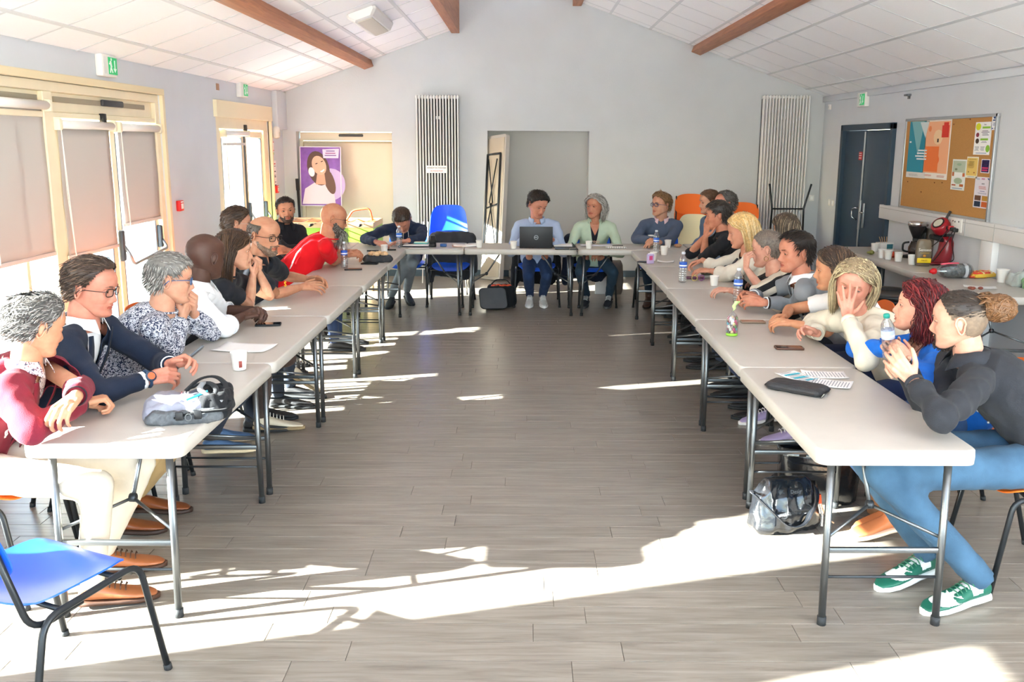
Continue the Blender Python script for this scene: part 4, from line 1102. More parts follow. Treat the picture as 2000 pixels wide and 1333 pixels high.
# ================================================================== TABLES
def table_proto(name, label, L=1.216, Wd=.606, H=.74, bracex=True):
    t = thing(name, label, 'table', (0, 0, 0))
    b = nb(); R = []
    for z, k, r in ((H-.060, .006, .03), (H-.058, .001, .034), (H-.030, 0, .036), (H-.006, .0012, .036), (H-.001, .005, .034), (H, .012, .03)):
        R.append([V(x, y, z) for x, y in rrect(Wd-2*k, L-2*k, .045, 5)])
    R = [[V(x, y, H-.058) for x, y in rrect(Wd-.05, L-.05, .03, 5)], [V(x, y, H-.060) for x, y in rrect(Wd-.03, L-.03, .035, 5)]]+R
    rings(b, R); obj('tabletop', b, M_pl_table, t, 'auto')
    b = nb(); plate(b, rrect(Wd-.09, L-.09, .03), H-.035, H-.0585); o_ = obj('underside', b, mat('#b9b4ac', .5), t)
    lx = .225
    for sy in (-1, 1):
        y = sy*(L/2-.055)
        for sx in (-1, 1):
            lg = obj('leg', tube(nb(), [(sx*lx, y-sy*.02, H-.05), (sx*lx, y, .02)], .0145, 12), M_steel, t, 'auto')
            obj('foot_cap', tube(nb(), [(sx*lx, y, .0), (sx*lx, y, .035)], .0175, 12), M_rubber, lg, 'auto')
        box('crossbar', (0, y-sy*.012, .31), (2*lx, .018, .022), M_steel, t, .004)
        hub = V(0, y-sy*.17, .43)
        for sx in (-1, 1): obj('brace', tube(nb(), [(sx*lx, y-sy*.012, .36), hub], .007, 8), M_steel, t, 'auto')
        obj('brace_strut', tube(nb(), [hub, (0, y-sy*.34, H-.055)], .009, 8), M_steel, t, 'auto')
        b = nb(); tube(b, [hub+V(-.012, 0, 0), hub+V(.012, 0, 0)], .018, 10); obj('brace_joint', b, M_dsteel, t, 'auto')
        obj('lower_bar', tube(nb(), [(-lx, y-sy*.006, .20), (lx, y-sy*.006, .20)], .006, 8), M_dsteel, t, 'auto')
    return t
TX = 1.2854+.305; TR = 1.1008+.305
t0 = table_proto('folding_table', 'off-white folding table in the left row, nearest the camera, sunlit end and black backpack on it')
tabs = []
def put_table(x, y, rz, label, group=None, first=False):
    t = t0 if first else copy_tree(t0, None, label); t['label'] = label
    t.location = (x, y, 0); t.rotation_euler = (0, 0, rz)
    if group: t['group'] = group
    return t
gl, gr, gh = 'folding tables of the left row', 'folding tables of the right row', 'folding tables of the head row'
LL = ['near left folding table, grey backpack on its sunlit end', 'folding table second from the camera on the left, blank sheet on it', 'folding table third from the camera on the left, before the long-haired woman', 'folding table fourth from the camera on the left, water bottle on it', 'folding table farthest on the left, snack pouch on it']
RL_ = ['near right folding table, black pouch and printed sheets on it', 'folding table second from the camera on the right, copper-cased phone on it', 'folding table third from the camera on the right, before the grey blazer', 'folding table fourth from the camera on the right, open spectacles on it', 'folding table farthest on the right, small lilac carton on it']
for k in range(5):
    put_table(-TX+.0065*k*1.22, 3.0908+1.22*k+.61, random.uniform(-.003, .003), LL[k], gl, k == 0)
    put_table(TR+.0083*k*1.22, 3.0446+1.22*k+.61, random.uniform(-.003, .003), RL_[k], gr)
YH = 9.1807
HL = ['off-white folding table of the head row at the left corner, writing man behind it', 'off-white folding table in the middle of the head row, black laptop on it', 'off-white folding table of the head row at the right corner, grey-haired woman behind it', 'off-white folding table filling the left back corner of the table horseshoe', 'off-white folding table filling the right back corner, cups and bottle on it']
for k in range(3): put_table(-.6415-1.22+1.22*k+.61, YH+.305+.002, pi/2, HL[k], gh)
put_table(-.6415-2.44+.61-.003, YH+.309, pi/2, HL[3], gh); put_table(-.6415+3.05+.003, YH+.309, pi/2, HL[4], gh)
dt_ = table_proto('folding_table', 'long off-white folding table by the right wall, coffee machines and cups on it', 1.98, .60); dt_.location = (3.80, 8.62, 0)
put_table(3.715, 6.98, radians(-5), 'off-white folding table by the right wall, biscuits and plastic bags on it', 'drinks tables by the right wall')
# long folding table leaning in the niche
ft = thing('leaning_table', 'long folded off-white table standing on end against the wall recess', 'table', (-.42, 11.78, 0)); ft.rotation_euler = (radians(-7), radians(-5), radians(-52))
b = nb(); plate(b, rrect(.46, 1.98, .04), -.0, .06); me = bm_mesh('tabletop', b); me.transform(Matrix.Translation((0, 0, .99)) @ Matrix.Rotation(pi/2, 4, 'X')); me.materials.append(M_pl_table)
o = bpy.data.objects.new('tabletop', me); COL.objects.link(o); o.parent = ft
box('folded_rim', (0, -.062, .99), (.40, .012, 1.9), mat('#c2b7a6', .6), ft, .004)
for sx in (-1, 1):
    obj('leg', tube(nb(), [(sx*.15, -.085, .35), (sx*.15, -.085, 1.72)], .014, 10), M_dsteel, ft, 'auto')
obj('crossbar', tube(nb(), [(-.15, -.085, 1.72), (.15, -.085, 1.72)], .014, 10), M_dsteel, ft, 'auto')
obj('crossbar', tube(nb(), [(-.15, -.085, .98), (.15, -.085, 1.04)], .010, 8), M_dsteel, ft, 'auto')
for i, (a, c) in enumerate((((-.14, .45), (.02, 1.05)), ((.14, .45), (-.02, 1.05)), ((-.04, 1.05), (.10, 1.65)), ((.04, 1.05), (-.10, 1.65)))):
    obj('brace', tube(nb(), [(a[0], -.10, a[1]), (c[0], -.10, c[1])], .009, 8), M_dsteel, ft, 'auto')
box('floor_box', (0, 0, 0), (.01, .01, .01), M_pl_table).hide_render = True
bpy.data.objects.remove(bpy.data.objects['floor_box'])
sb = thing('storage_box', 'low off-white plastic box on the floor in the wall recess', 'box', (-.03, 12.02, 0)); box('body', (0, 0, .06), (.36, .22, .12), M_pl_table, sb, .03); box('lid', (0, 0, .135), (.34, .2, .03), mat('#bdb6aa', .6), sb, .01)
# ================================================================== CHAIRS
M_blue = mat('#1c5ee0', .35, var=.03, vscale=20); M_orange = mat('#f2711f', .4); M_tube = mat('#2d3033', .35, .5); M_cshell = mat('#e8dfb8', .45)
def slab(bm, fn, nu, nv, th):
    """curved plate: fn(u,v)->Vector, given thickness"""
    T = [[fn(i/nu, j/nv) for i in range(nu+1)] for j in range(nv+1)]
    def nrm(j, i):
        a = T[j][min(i+1, nu)]-T[j][max(i-1, 0)]; c = T[min(j+1, nv)][i]-T[max(j-1, 0)][i]; return a.cross(c).normalized()
    A = [[bm.verts.new(T[j][i]) for i in range(nu+1)] for j in range(nv+1)]; B = [[bm.verts.new(T[j][i]-nrm(j, i)*th) for i in range(nu+1)] for j in range(nv+1)]
    for j in range(nv):
        for i in range(nu):
            bm.faces.new((A[j][i], A[j][i+1], A[j+1][i+1], A[j+1][i])); bm.faces.new((B[j][i], B[j+1][i], B[j+1][i+1], B[j][i+1]))
    for j in range(nv):
        bm.faces.new((A[j][0], A[j+1][0], B[j+1][0], B[j][0])); bm.faces.new((A[j][nu], B[j][nu], B[j+1][nu], A[j+1][nu]))
    for i in range(nu):
        bm.faces.new((A[0][i], B[0][i], B[0][i+1], A[0][i+1])); bm.faces.new((A[nv][i], A[nv][i+1], B[nv][i+1], B[nv][i]))
    bmesh.ops.recalc_face_normals(bm, faces=bm.faces[:]); return bm
def corner(u, v, k=.12, p=4):
    """squircle remap so the plate has round corners"""
    a, b_ = 2*u-1, 2*v-1; m = max(abs(a), abs(b_), 1e-6); L = (abs(a)**p+abs(b_)**p)**(1/p); s = m/L*(1) if L > 0 else 1
    return (a*s+1)/2, (b_*s+1)/2
def chair(label, x, y, yaw, col, group=None, sh=0, frame=None, name='stacking_chair', feet=True):
    t = thing(name, label, 'chair', (x, y, sh), radians(yaw), group)
    def seat(u, v):
        u, v = corner(u, v); X = -.20+.42*u; Y = (-.215+.43*v)
        z = .452-.020*math.exp(-((u-.4)/.3)**2)*(1-(2*v-1)**2)-.05*max(0, u-.82)**1.5*9+.03*max(0, .12-u)*4
        z += .012*abs(2*v-1)**3; return V(X, Y, z)
    def back(u, v):
        u, v = corner(u, v); Z = .56+.27*u; Y = -.225+.45*v
        return V(-.245-.09*u-.035*(1-(2*v-1)**2)*1.0+.035, Y, Z-.02*(2*v-1)**2*u)
    obj('seat', slab(nb(), seat, 14, 14, .006), col, t, 'auto'); obj('backrest', slab(nb(), back, 10, 14, .006), col, t, 'auto')
    fm = frame or M_tube
    for s in (-1, 1):
        fr = obj('side_frame', tube(nb(), fillet([(.265, s*.262, 0), (.195, s*.240, .437), (-.165, s*.240, .418), (-.265, s*.262, 0)], .06, 6), .0115, 10), fm, t, 'auto')
        obj('back_support', tube(nb(), fillet([(-.02, s*.226, .405), (-.19, s*.215, .385), (-.30, s*.205, .80)], .07, 6), .0105, 10), fm, t, 'auto')
        obj('rubber_foot', tube(nb(), [(.2655, s*.262, 0), (.262, s*.261, .022)], .014, 10), M_rubber, fr, 'auto')
        obj('rubber_foot', tube(nb(), [(-.2655, s*.262, 0), (-.262, s*.261, .022)], .014, 10), M_rubber, fr, 'auto')
    for x in (.12, -.10): obj('cross_tube', tube(nb(), [(x, -.236, .418), (x, .236, .418)], .009, 8), fm, t, 'auto')
    return t
_c0 = {}
def chair_copy(label, x, y, yaw, col, group=None, sh=0):
    k = col.name
    if k not in _c0: _c0[k] = chair(label, x, y, yaw, col, group, sh); return _c0[k]
    c = copy_tree(_c0[k], None, label); c.location = (x, y, sh); c.rotation_euler = (0, 0, radians(yaw))
    if group: c['group'] = group
    elif 'group' in c: del c['group']
    return c
GO = 'chairs of the people at the tables'
chair_copy('empty blue plastic chair in the left foreground, turned from the table', -1.615, 2.665, 66, M_blue)
def shell_chair(label, x, y, yaw, col, z=0, legs=True, fm=None, k=1.0, name='shell_chair', group=None):
    t = thing(name, label, 'chair', (x, y, z), radians(yaw), group)
    def sh(u, v):
        u2, v2 = corner(u, v, p=5); s = u2; yy = (2*v2-1)
        if s < .48: a = s/.48; X = .21-.38*a; Z = .44-.03*sin(a*pi)+.0
        else: a = (s-.48)/.52; X = -.17-.07*sin(a*pi/2)-.07*a; Z = .44+.44*a-.0*a
        if .40 < s < .60: a = (s-.40)/.2; X += -.0; Z += .010*sin(a*pi)
        wd = .225-.02*max(0, (s-.5))*2
        return V((X+.055*yy*yy*(.3+s))*k, yy*wd*k, Z*k+.035*yy*yy*(1-s)*k)
    obj('shell', slab(nb(), sh, 22, 14, .005), col, t, 'auto')
    if legs:
        m = fm or M_chrome
        for s in (-1, 1):
            obj('side_frame', tube(nb(), fillet([(.24, s*.24, 0), (.16, s*.20, .41), (-.15, s*.20, .41), (-.25, s*.24, 0)], .05, 5), .010, 8), m, t, 'auto')
        obj('cross_rail', tube(nb(), [(.10, -.2, .41), (.10, .2, .41)], .009, 8), m, t)
    return t
shell_chair('blue plastic shell chair, front of the pair stacked beside the ribbed radiator', -.95, 10.75, -88, M_blue, .11, k=1.10, name='blue_shell_chair')
shell_chair('blue plastic shell chair, lower of the pair stacked beside the ribbed radiator', -.95, 10.80, -88, M_blue, 0, k=1.08, name='blue_shell_chair')
chair_copy('empty blue chair at the head table with dark jackets hung over its back', -.85, 9.98, -90, M_blue)
# orange stacks by the back wall
for i in range(5): chair_copy(['orange plastic chair at the bottom of the stack by the back wall', 'orange plastic chair, second from the bottom of the stack by the back wall', 'orange plastic chair in the middle of the stack by the back wall', 'orange plastic chair, second from the top of the stack by the back wall', 'orange plastic chair on top of the stack by the back wall'][i], 2.28, 11.62-.02*i, -92, M_orange, 'orange chairs stacked by the back wall', .09*i)
for i in range(4): chair_copy(['orange plastic chair at the bottom of the stack left of the tall right radiator', 'orange plastic chair, second from the bottom left of the tall right radiator', 'orange plastic chair, second from the top left of the tall right radiator', 'orange plastic chair on top left of the tall right radiator'][i], 2.93, 11.52-.02*i, -97, M_orange, 'orange chairs stacked left of the right radiator', .085*i)
for i in range(3): shell_chair(['cream shell chair at the bottom of the short stack in front of the orange chairs', 'cream shell chair in the middle of the short stack in front of the orange chairs', 'cream shell chair on top of the short stack in front of the orange chairs'][i], 2.13, 10.72, -100, M_cshell, .06*i, name='cream_shell_chair', group='cream shell chairs in a short stack', fm=M_orange, k=.98)
# upturned chair frame in front of the right radiator
uf = thing('upturned_chair', 'black metal frame of an upturned chair in front of the right radiator', 'chair', (3.18, 10.4, 0))
for s in (-1, 1):
    obj('leg', tube(nb(), [(s*.20, 0, .75), (s*.19, 0, 1.10), (s*.25, -.05, 1.40)], .012, 8), M_tube, uf, 'auto')
    obj('leg', tube(nb(), [(s*.20, .0, .1), (s*.20, 0, .75)], .012, 8), M_tube, uf, 'auto')
    obj('foot', tube(nb(), [(s*.20, -.25, 0), (s*.20, 0, .1), (s*.2, .25, 0)], .012, 8), M_tube, uf, 'auto')
obj('cross_rail', tube(nb(), [(-.19, 0, 1.10), (.19, 0, 1.10)], .010, 8), M_tube, uf); box('seat', (0, .02, .72), (.42, .40, .03), M_orange, uf, .01)
# ================================================================== WALL THINGS
def radiator(x0, x1, z0, z1, label, n):
    t = thing('radiator', label, 'radiator', (x0, YB, 0)); w = (x1-x0)/n
    b = nb()
    me = None
    for i in range(n):
        x = w*(i+.5)
        if me is None:
            bb = nb(); bx(bb, (0, -.115, (z0+z1)/2), (w*.46, .028, z1-z0), bev=.008, seg=2); bx(bb, (0, -.055, (z0+z1)/2), (w*.30, .024, z1-z0-.02), bev=.004, seg=1)
            for z in (z0+.03, z1-.03): bx(bb, (0, -.085, z), (w*.40, .06, .04), bev=.008, seg=1)
            me = bm_mesh('column', bb); me.materials.append(mat('#e9e8e5', .4))
        o = bpy.data.objects.new('column', me); COL.objects.link(o); o.parent = t; o.location = (x, 0, 0)
    for z in (z0+.03, z1-.03): obj('header', tube(nb(), [(0, -.085, z), (x1-x0, -.085, z)], .017, 8), mat('#e9e8e5', .4), t, 'auto')
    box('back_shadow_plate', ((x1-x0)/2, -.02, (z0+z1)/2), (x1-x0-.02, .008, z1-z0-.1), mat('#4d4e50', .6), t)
    for z in (z0+.3, z1-.3): box('wall_bracket', ((x1-x0)/2, -.03, z), (.05, .06, .04), mat('#e9e8e5', .4), t)
    return t
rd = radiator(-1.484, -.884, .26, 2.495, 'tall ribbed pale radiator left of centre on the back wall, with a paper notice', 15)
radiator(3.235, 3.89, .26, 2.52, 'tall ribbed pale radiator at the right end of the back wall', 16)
nt_ = tag(box('notice_sheet', (-1.20, YB-.135, 1.50), (.29, .004, .10), M_paper), 'white paper notice taped across the left radiator', 'notice')
text('lettering', 'INTERDIT DE TOUCHER', .024, mat('#222222', .6), nt_, (0, -.003, .018), (pi/2, 0, 0)); text('lettering', 'AU RADIATEUR', .024, mat('#c83a3a', .6), nt_, (0, -.003, -.022), (pi/2, 0, 0))
def exit_sign(label, loc, rz, out, kind=0):
    t = thing('exit_sign', label, 'sign', loc, rz)   # local +x out of the wall
    box('housing', (.03, 0, 0), (.06, .24, .17), M_white, t, .01)
    gm, nt, b = nodes_mat('sign_green'); b.inputs['Base Color'].default_value = (*lin('#1f9a5b'), 1); b.inputs['Emission Color'].default_value = (*lin('#1f9a5b'), 1); b.inputs['Emission Strength'].default_value = .35
    s = box('sign_panel', (.0625, out*.045, .0), (.004, .14, .13), gm, t)
    w = mat('#f4fff8', .5); y0 = out*.045
    bb = nb(); bx(bb, (.066, y0+.028, .01), (.003, .010, .07)); rings(bb, [[V(x, y0+.028+y, -.048+z) for y, z in ((0, 0), (.024, .03), (-.024, .03))] for x in (.0645, .0675)]); obj('arrow', bb, w, s)
    bb = nb(); bx(bb, (.066, y0-.035, .012), (.003, .022, .05), (.25, 0, 0)); ball(bb, (.066, y0-.026, .050), (.002, .011, .011)); bx(bb, (.066, y0-.045, -.030), (.003, .012, .05), (-.4, 0, 0)); bx(bb, (.066, y0-.024, -.030), (.003, .011, .05), (.5, 0, 0)); bx(bb, (.066, y0-.05, .02), (.003, .03, .01), (.5, 0, 0)); obj('running_figure', bb, w, s)
    box('status_plate', (.0625, -out*.085, 0), (.003, .05, .13), mat('#dfe3df', .5), t)
    return t
exit_sign('green emergency exit sign over the near glazed doors', (XL, 7.03, 2.44), 0, 1)
exit_sign('green emergency exit sign over the far glazed door', (XL, 10.35, 2.45), 0, 1)
exit_sign('green emergency exit sign on the right wall above the dark door', (XR, 10.65, 2.40), pi, 1)
for lb, y, z in (('red fire alarm box on the left wall between the two glazed doors', 8.33, 1.25), ('red fire alarm box by the back left corner', 11.62, 1.235)):
    t = thing('fire_alarm_box', lb, 'alarm', (XL, y, z)); box('case', (.02, 0, 0), (.04, .10, .10), mat('#e0302e', .4), t, .008); box('glass_plate', (.042, 0, -.004), (.004, .05, .05), mat('#e8e4dc', .3), t, .002); box('label_strip', (.0415, 0, .036), (.002, .06, .012), M_paper, t)
st = tag(box('wall_sticker', (XL+.003, 11.60, 1.80), (.003, .075, .12), mat('#d8453c', .6)), 'small red-edged sticker on the wall by the far door', 'sticker'); box('sticker_inner', (.002, 0, 0), (.002, .05, .095), M_paper, st); box('green_tab', (.001, 0, -.095), (.002, .05, .03), mat('#8ec46a', .6), st)
inst = tag(box('instruction_sheet', (XL+.003, 11.60, 1.42), (.003, .19, .38), mat('#efe9ea', .7)), 'white instruction sheets pinned beside the far glazed door', 'notice')
for i, z in enumerate((.15, .12, .05, .0, -.02, -.09, -.13)): box('printed_line', (.002, 0, z), (.002, .12, .008 if i % 2 else .014), mat('#3c3d46' if i else '#cc4444', .7), inst)
so2 = thing('alarm_sounder', 'white wall sounder beside the far glazed door', 'device', (XL, 11.66, 1.98)); box('case', (.04, 0, 0), (.08, .10, .16), mat('#ece4d6', .5), so2, .03); box('grille', (.081, 0, -.02), (.003, .05, .05), mat('#d2c8b8', .5), so2)
pt = tag(box('wall_patch', (XL+.002, 9.62, 2.44), (.003, .09, .07), mat('#a8866a', .9)), 'small brown patch of bare plaster over the far door', 'patch')
for i, (y, z) in enumerate(((11.62, 1.10), (11.50, 1.10))):
    t = thing('wall_switch', ['white wall switch nearest the back right corner', 'white double wall switch beside the dark door'][i], 'switch', (XR, y, z)); box('plate', (-.006, 0, 0), (.012, .085, .085), M_white, t, .003); box('rocker', (-.014, 0, 0), (.006, .045, .05), mat('#f7f7f4', .4), t, .002)
t = thing('wall_switch', 'white socket at the right end of the back wall', 'switch', (4.02, YB, 1.13)); box('plate', (0, -.006, 0), (.07, .012, .085), M_white, t, .003); box('rocker', (0, -.014, 0), (.035, .006, .05), mat('#f7f7f4', .4), t, .002)
sm = thing('ceiling_detector', 'small white sensor at the top of the right wall in the back corner', 'device', (XR, 11.85, 2.36)); box('case', (-.015, 0, 0), (.03, .07, .07), M_white, sm, .008); box('lens', (-.031, 0, 0), (.003, .03, .03), mat('#cfcfcf', .4), sm)
bk = thing('cable_clip', 'small metal bracket under the ceiling right of the exit sign', 'bracket', (XR, 9.45, 2.39)); box('clip', (-.02, 0, 0), (.04, .10, .02), M_steel, bk, .003); box('clip_base', (-.004, 0, -.02), (.008, .05, .04), M_steel, bk)
# notice board
nbd = thing('notice_board', 'cork notice board with aluminium frame on the right wall', 'notice board', (XR, 8.51, 1.66))
YA, YZ, ZA, ZB = -.90, .90, -.455, .465
cork = box('cork_panel', (-.012, 0, .005), (.016, 1.80, .92), mat('#bd8b50', .9, bump=.5, bscale=300, var=.12, vscale=220), nbd)
for nm, c, s in (('frame_rail', (-.016, 0, ZB), (.028, 1.84, .028)), ('frame_rail', (-.016, 0, ZA), (.028, 1.84, .028)), ('frame_rail', (-.016, YA, .005), (.028, .028, .95)), ('frame_rail', (-.016, YZ, .005), (.028, .028, .95))): box(nm, c, s, mat('#b3b7ba', .35, .6), nbd, .004)
def wp(px, py): p = at(px, py, X=XR-.022); return p
def poster(label, name, px, items, bgc, grp=None):
    """px = (left-top, right-bottom) photo corners on the board; items = coloured shapes (u0,v0,u1,v1,colour[,kind]) in 0..1 from top left"""
    a = wp(*px[0]); c = wp(*px[1]); y0, y1 = a.y, c.y; z1, z0 = a.z, c.z
    o = tag(box(name, (XR-.0235, (y0+y1)/2, (z0+z1)/2), (.0015, abs(y1-y0), z1-z0), mat(bgc, .7)), label, 'poster', grp)
    Wp, Hp = abs(y1-y0), z1-z0
    for k, it in enumerate(items):
        u0, v0, u1, v1, cc = it[:5]; kind = it[5] if len(it) > 5 else 'box'
        yc = Wp/2-(u0+u1)/2*Wp; zc = Hp/2-(v0+v1)/2*Hp; w, h = (u1-u0)*Wp, (v1-v0)*Hp; m = mat(cc, .7); th = .0008+.0002*k
        if kind == 'disc': b = nb(); ball(b, (-.001, yc, zc), (.0007, w/2, h/2), n=20); obj('printed_shape', b, m, o)
        elif kind == 'tri': b = nb(); rings(b, [[V(x, yc+w/2, zc+h/2), V(x, yc-w/2, zc+h/2), V(x, yc-w*.2, zc-h/2)] for x in (-.0009, -.001-th)]); obj('printed_shape', b, m, o)
        elif kind == 'text': text('lettering', it[6], h, m, o, (-.0018, yc, zc), (pi/2, 0, -pi/2), ext=.0003)
        elif kind == 'lines':
            b = nb(); n = it[6]
            for i in range(n): bx(b, (-.0012, yc+(random.random()-.5)*w*.1, zc+h/2-h*(i+.5)/n), (.0008, w*random.uniform(.6, 1), h/n*.4))
            q_ = obj('printed_lines', b, m, o); q_['kind'] = 'stuff'
        else: box('printed_shape', (-.0008-th/2, yc, zc), (th, w, h), m, o)
    return o
poster('tall teal poster with white bars, leftmost on the cork board', 'teal_poster', ((1779, 238), (1806, 349)), [(0, .9, 1, 1, '#e2e0dc'), (.1, 0, .75, .62, '#7db6bd', 'tri'), (.55, .02, 1, .30, '#d8e3e4', 'tri'), (.55, .5, 1, .525, '#eef2f2'), (.5, .55, 1, .575, '#eef2f2'), (.42, .6, 1, .625, '#eef2f2'), (.5, .65, 1, .675, '#eef2f2'), (.05, .35, .15, .38, '#dfe9ea', 'disc'), (.1, .93, .7, .97, '#9aa0a4', 'lines', 2)], '#2b8da3')
poster('tall orange and cream poster overlapping the teal one', 'orange_poster', ((1811, 235), (1849, 352)), [(.03, .03, .97, .9, '#f4b48a'), (.15, .04, .9, .55, '#f3cfa4', 'disc'), (.05, .45, .6, .88, '#ee7b3c'), (.3, .5, .75, .85, '#ef6a2e', 'disc'), (.05, .05, .3, .25, '#ef8a55', 'disc'), (.66, .10, .93, .30, '#d93a2c'), (.5, .32, .56, .38, '#5a463e'), (.68, .2, .9, .235, '#f6ece4', 'text', 'TOUS'), (.68, .245, .9, .28, '#f6ece4', 'text', 'VIVANTS'), (.72, .05, .9, .12, '#d93a2c'), (.05, .93, .4, .96, '#c94a44', 'lines', 2), (.6, .93, .9, .97, '#b86a60', 'lines', 2)], '#efeae2')
poster('white and green flyer high at the right of the cork board', 'green_flyer', ((1907, 239), (1932, 303)), [(.03, .03, .35, .25, '#d9de2c', 'disc'), (.45, .05, .75, .11, '#3d4a6d', 'text', 'Dom'), (.45, .14, .92, .20, '#8cc63f'), (.4, .25, .9, .42, '#5b5f74', 'lines', 4), (.08, .32, .28, .46, '#8a3646', 'disc'), (.08, .5, .3, .66, '#4a3526', 'disc'), (.4, .5, .85, .56, '#8cc63f'), (.4, .58, .8, .64, '#6c7086', 'lines', 2), (.08, .74, .35, .88, '#7b8290', 'lines', 4), (.42, .74, .68, .88, '#7b8290', 'lines', 4), (.75, .7, 1, .92, '#8cc63f', 'disc'), (.05, .93, .95, .97, '#4769a8', 'lines', 1)], '#f5f5f4')
poster('pale flyer with a green garden picture in the middle of the cork board', 'garden_flyer', ((1862, 311), (1883, 373)), [(.05, .05, .95, .5, '#b9c6b0'), (.15, .08, .85, .25, '#9db89a', 'disc'), (.1, .25, .5, .4, '#7d8a6c', 'disc'), (.2, .42, .8, .58, '#f2f3f0'), (.25, .44, .75, .56, '#8a938c', 'lines', 4), (.05, .42, .18, .55, '#c76a3f'), (.8, .44, .95, .55, '#c76a3f'), (.2, .6, .8, .8, '#a9bda0', 'disc'), (.08, .82, .35, .86, '#b4552e'), (.65, .80, .9, .88, '#c06a3a'), (.05, .92, .95, .97, '#5d7aa6', 'lines', 1)], '#e8ece6')
poster('small yellow flyer right of the garden flyer', 'yellow_flyer', ((1890, 306), (1908, 349)), [(.04, .06, .96, .88, '#e8c76e'), (.15, .1, .8, .14, '#8a6a1e', 'lines', 1), (.1, .2, .7, .55, '#8c7a44', 'lines', 9), (.15, .65, .3, .78, '#4c3a22', 'disc'), (.6, .68, .85, .8, '#a5542c', 'disc'), (.1, .91, .9, .96, '#6f88b0', 'lines', 1)], '#f1ecd6')
poster('small dark purple card with pink lines on the cork board', 'purple_card', ((1918, 311), (1932, 339)), [(.08, .05, .92, .94, '#2c2158'), (.2, .1, .8, .2, '#b48ac8', 'lines', 2), (.2, .3, .8, .5, '#8a6ab0', 'lines', 4), (.15, .58, .85, .68, '#d23a6e'), (.15, .75, .8, .85, '#d23a6e')], '#e9e6ee')
poster('lilac health day flyer with photos, lowest at the right of the cork board', 'lilac_flyer', ((1906, 345), (1931, 409)), [(.08, .04, .3, .1, '#b2c4da', 'disc'), (.4, .04, .6, .08, '#c67aa8'), (.75, .03, .95, .11, '#3c5aa0', 'tri'), (.1, .19, .95, .25, '#32344e', 'text', 'SANTE'), (.15, .29, .8, .40, '#c05a62', 'lines', 4), (.3, .44, .7, .48, '#5a5e9a', 'lines', 1), (.15, .5, .9, .55, '#8a8ea8', 'lines', 2), (.08, .6, .46, .76, '#6b4a38'), (.54, .6, .93, .76, '#b98a34'), (.08, .79, .46, .96, '#23324a'), (.54, .79, .93, .96, '#c9622e'), (.15, .62, .35, .74, '#c9986e', 'disc'), (.6, .80, .85, .94, '#35456a', 'disc')], '#e4e0ea')
poster('narrow white label strip at the top right corner of the cork board', 'label_strip', ((1939, 225), (1947, 254)), [(.25, .05, .75, .25, '#2f4b86', 'disc'), (.2, .3, .8, .38, '#2f4b86'), (.2, .5, .8, .72, '#4a6194', 'lines', 4), (.15, .85, .35, .92, '#2f4b86'), (.6, .85, .8, .92, '#2f4b86')], '#f2f3f5')
for i, (px, py) in enumerate(((1895, 233), (1863, 243), (1773, 355), (1825, 357), (1840, 357), (1799, 375))):
    t = tag(obj('push_pin', (lambda b: (ball(b, (0, 0, 0), (.006, .007, .007)), b)[1])(nb()), mat('#7a4a2a', .5)), 'small brown pin stuck in bare cork on the notice board', 'pin', 'pins in the bare cork'); t.location = wp(px, py)
# ================================================================== BACK LEFT: poster, football table
ps = thing('framed_poster', 'purple framed portrait poster leaning in the cream window recess', 'poster', (-2.82, YB-.02, .98)); ps.rotation_euler = (radians(-4), 0, 0)
PWd, PHt = .56, .82
box('poster_board', (0, 0, PHt/2), (PWd, .02, PHt), mat('#8d5fb0', .35, var=.25, vscale=7), ps, .002)
b = nb()
for c, s in (((0, -.012, .006), (PWd+.012, .012, .012)), ((0, -.012, PHt-.006), (PWd+.012, .012, .012)), ((-PWd/2, -.012, PHt/2), (.012, .012, PHt)), ((PWd/2, -.012, PHt/2), (.012, .012, PHt))): bx(b, c, s)
obj('poster_frame', b, mat('#e6dfe6', .4), ps)
def pshape(nm, pts, c, y):
    b = nb(); rings(b, [[V(x, y+d, z) for x, z in pts] for d in (0, -.0012)]); bmesh.ops.recalc_face_normals(b, faces=b.faces[:]); return obj(nm, b, mat(c, .5), ps)
ov = lambda cx, cz, rx, rz, n=20, t=0: [(cx+rx*cos(a)*cos(t)-rz*sin(a)*sin(t), cz+rx*cos(a)*sin(t)+rz*sin(a)*cos(t)) for a in np.linspace(0, 2*pi, n, endpoint=False)]
pshape('printed_shape', ov(.14, .30, .20, .22), '#c9b2dc', -.0112); pshape('printed_shape', [(-.26, .03), (.20, .03), (.18, .20), (.06, .32), (-.08, .33), (-.22, .24)], '#ead7dc', -.0122)
pshape('printed_hair', ov(-.03, .52, .15, .24, 22, .25), '#5d4136', -.0132); pshape('printed_hair', ov(.12, .34, .07, .18, 20, .3), '#6b4a3a', -.0140)
pshape('printed_face', ov(-.02, .56, .095, .135, 22, .35), '#e3b195', -.0150); pshape('printed_neck', [(-.07, .30), (.07, .30), (.05, .46), (-.05, .44)], '#d9a386', -.0146)
pshape('printed_smile', [(-.01, .475), (.055, .515), (.05, .49), (.02, .465)], '#f7f3f0', -.0165); pshape('printed_headphone', ov(-.125, .47, .042, .065, 18, .2), '#efe8ee', -.0165)
for dx, dz in ((-.055, .585), (.02, .615)): pshape('printed_eye', ov(dx, dz, .018, .007, 12, .35), '#3a2a24', -.0165)
pshape('printed_patch', [(.04, .66), (.25, .66), (.26, .79), (.03, .78)], '#ddd3e6', -.0135)
for i in range(3): pshape('printed_bar', [(.06+.01*i, .69+.03*i), (.22-.01*i, .69+.03*i), (.22-.01*i, .703+.03*i), (.06+.01*i, .703+.03*i)], '#a0528e' if i == 1 else '#7a5a9c', -.0150)
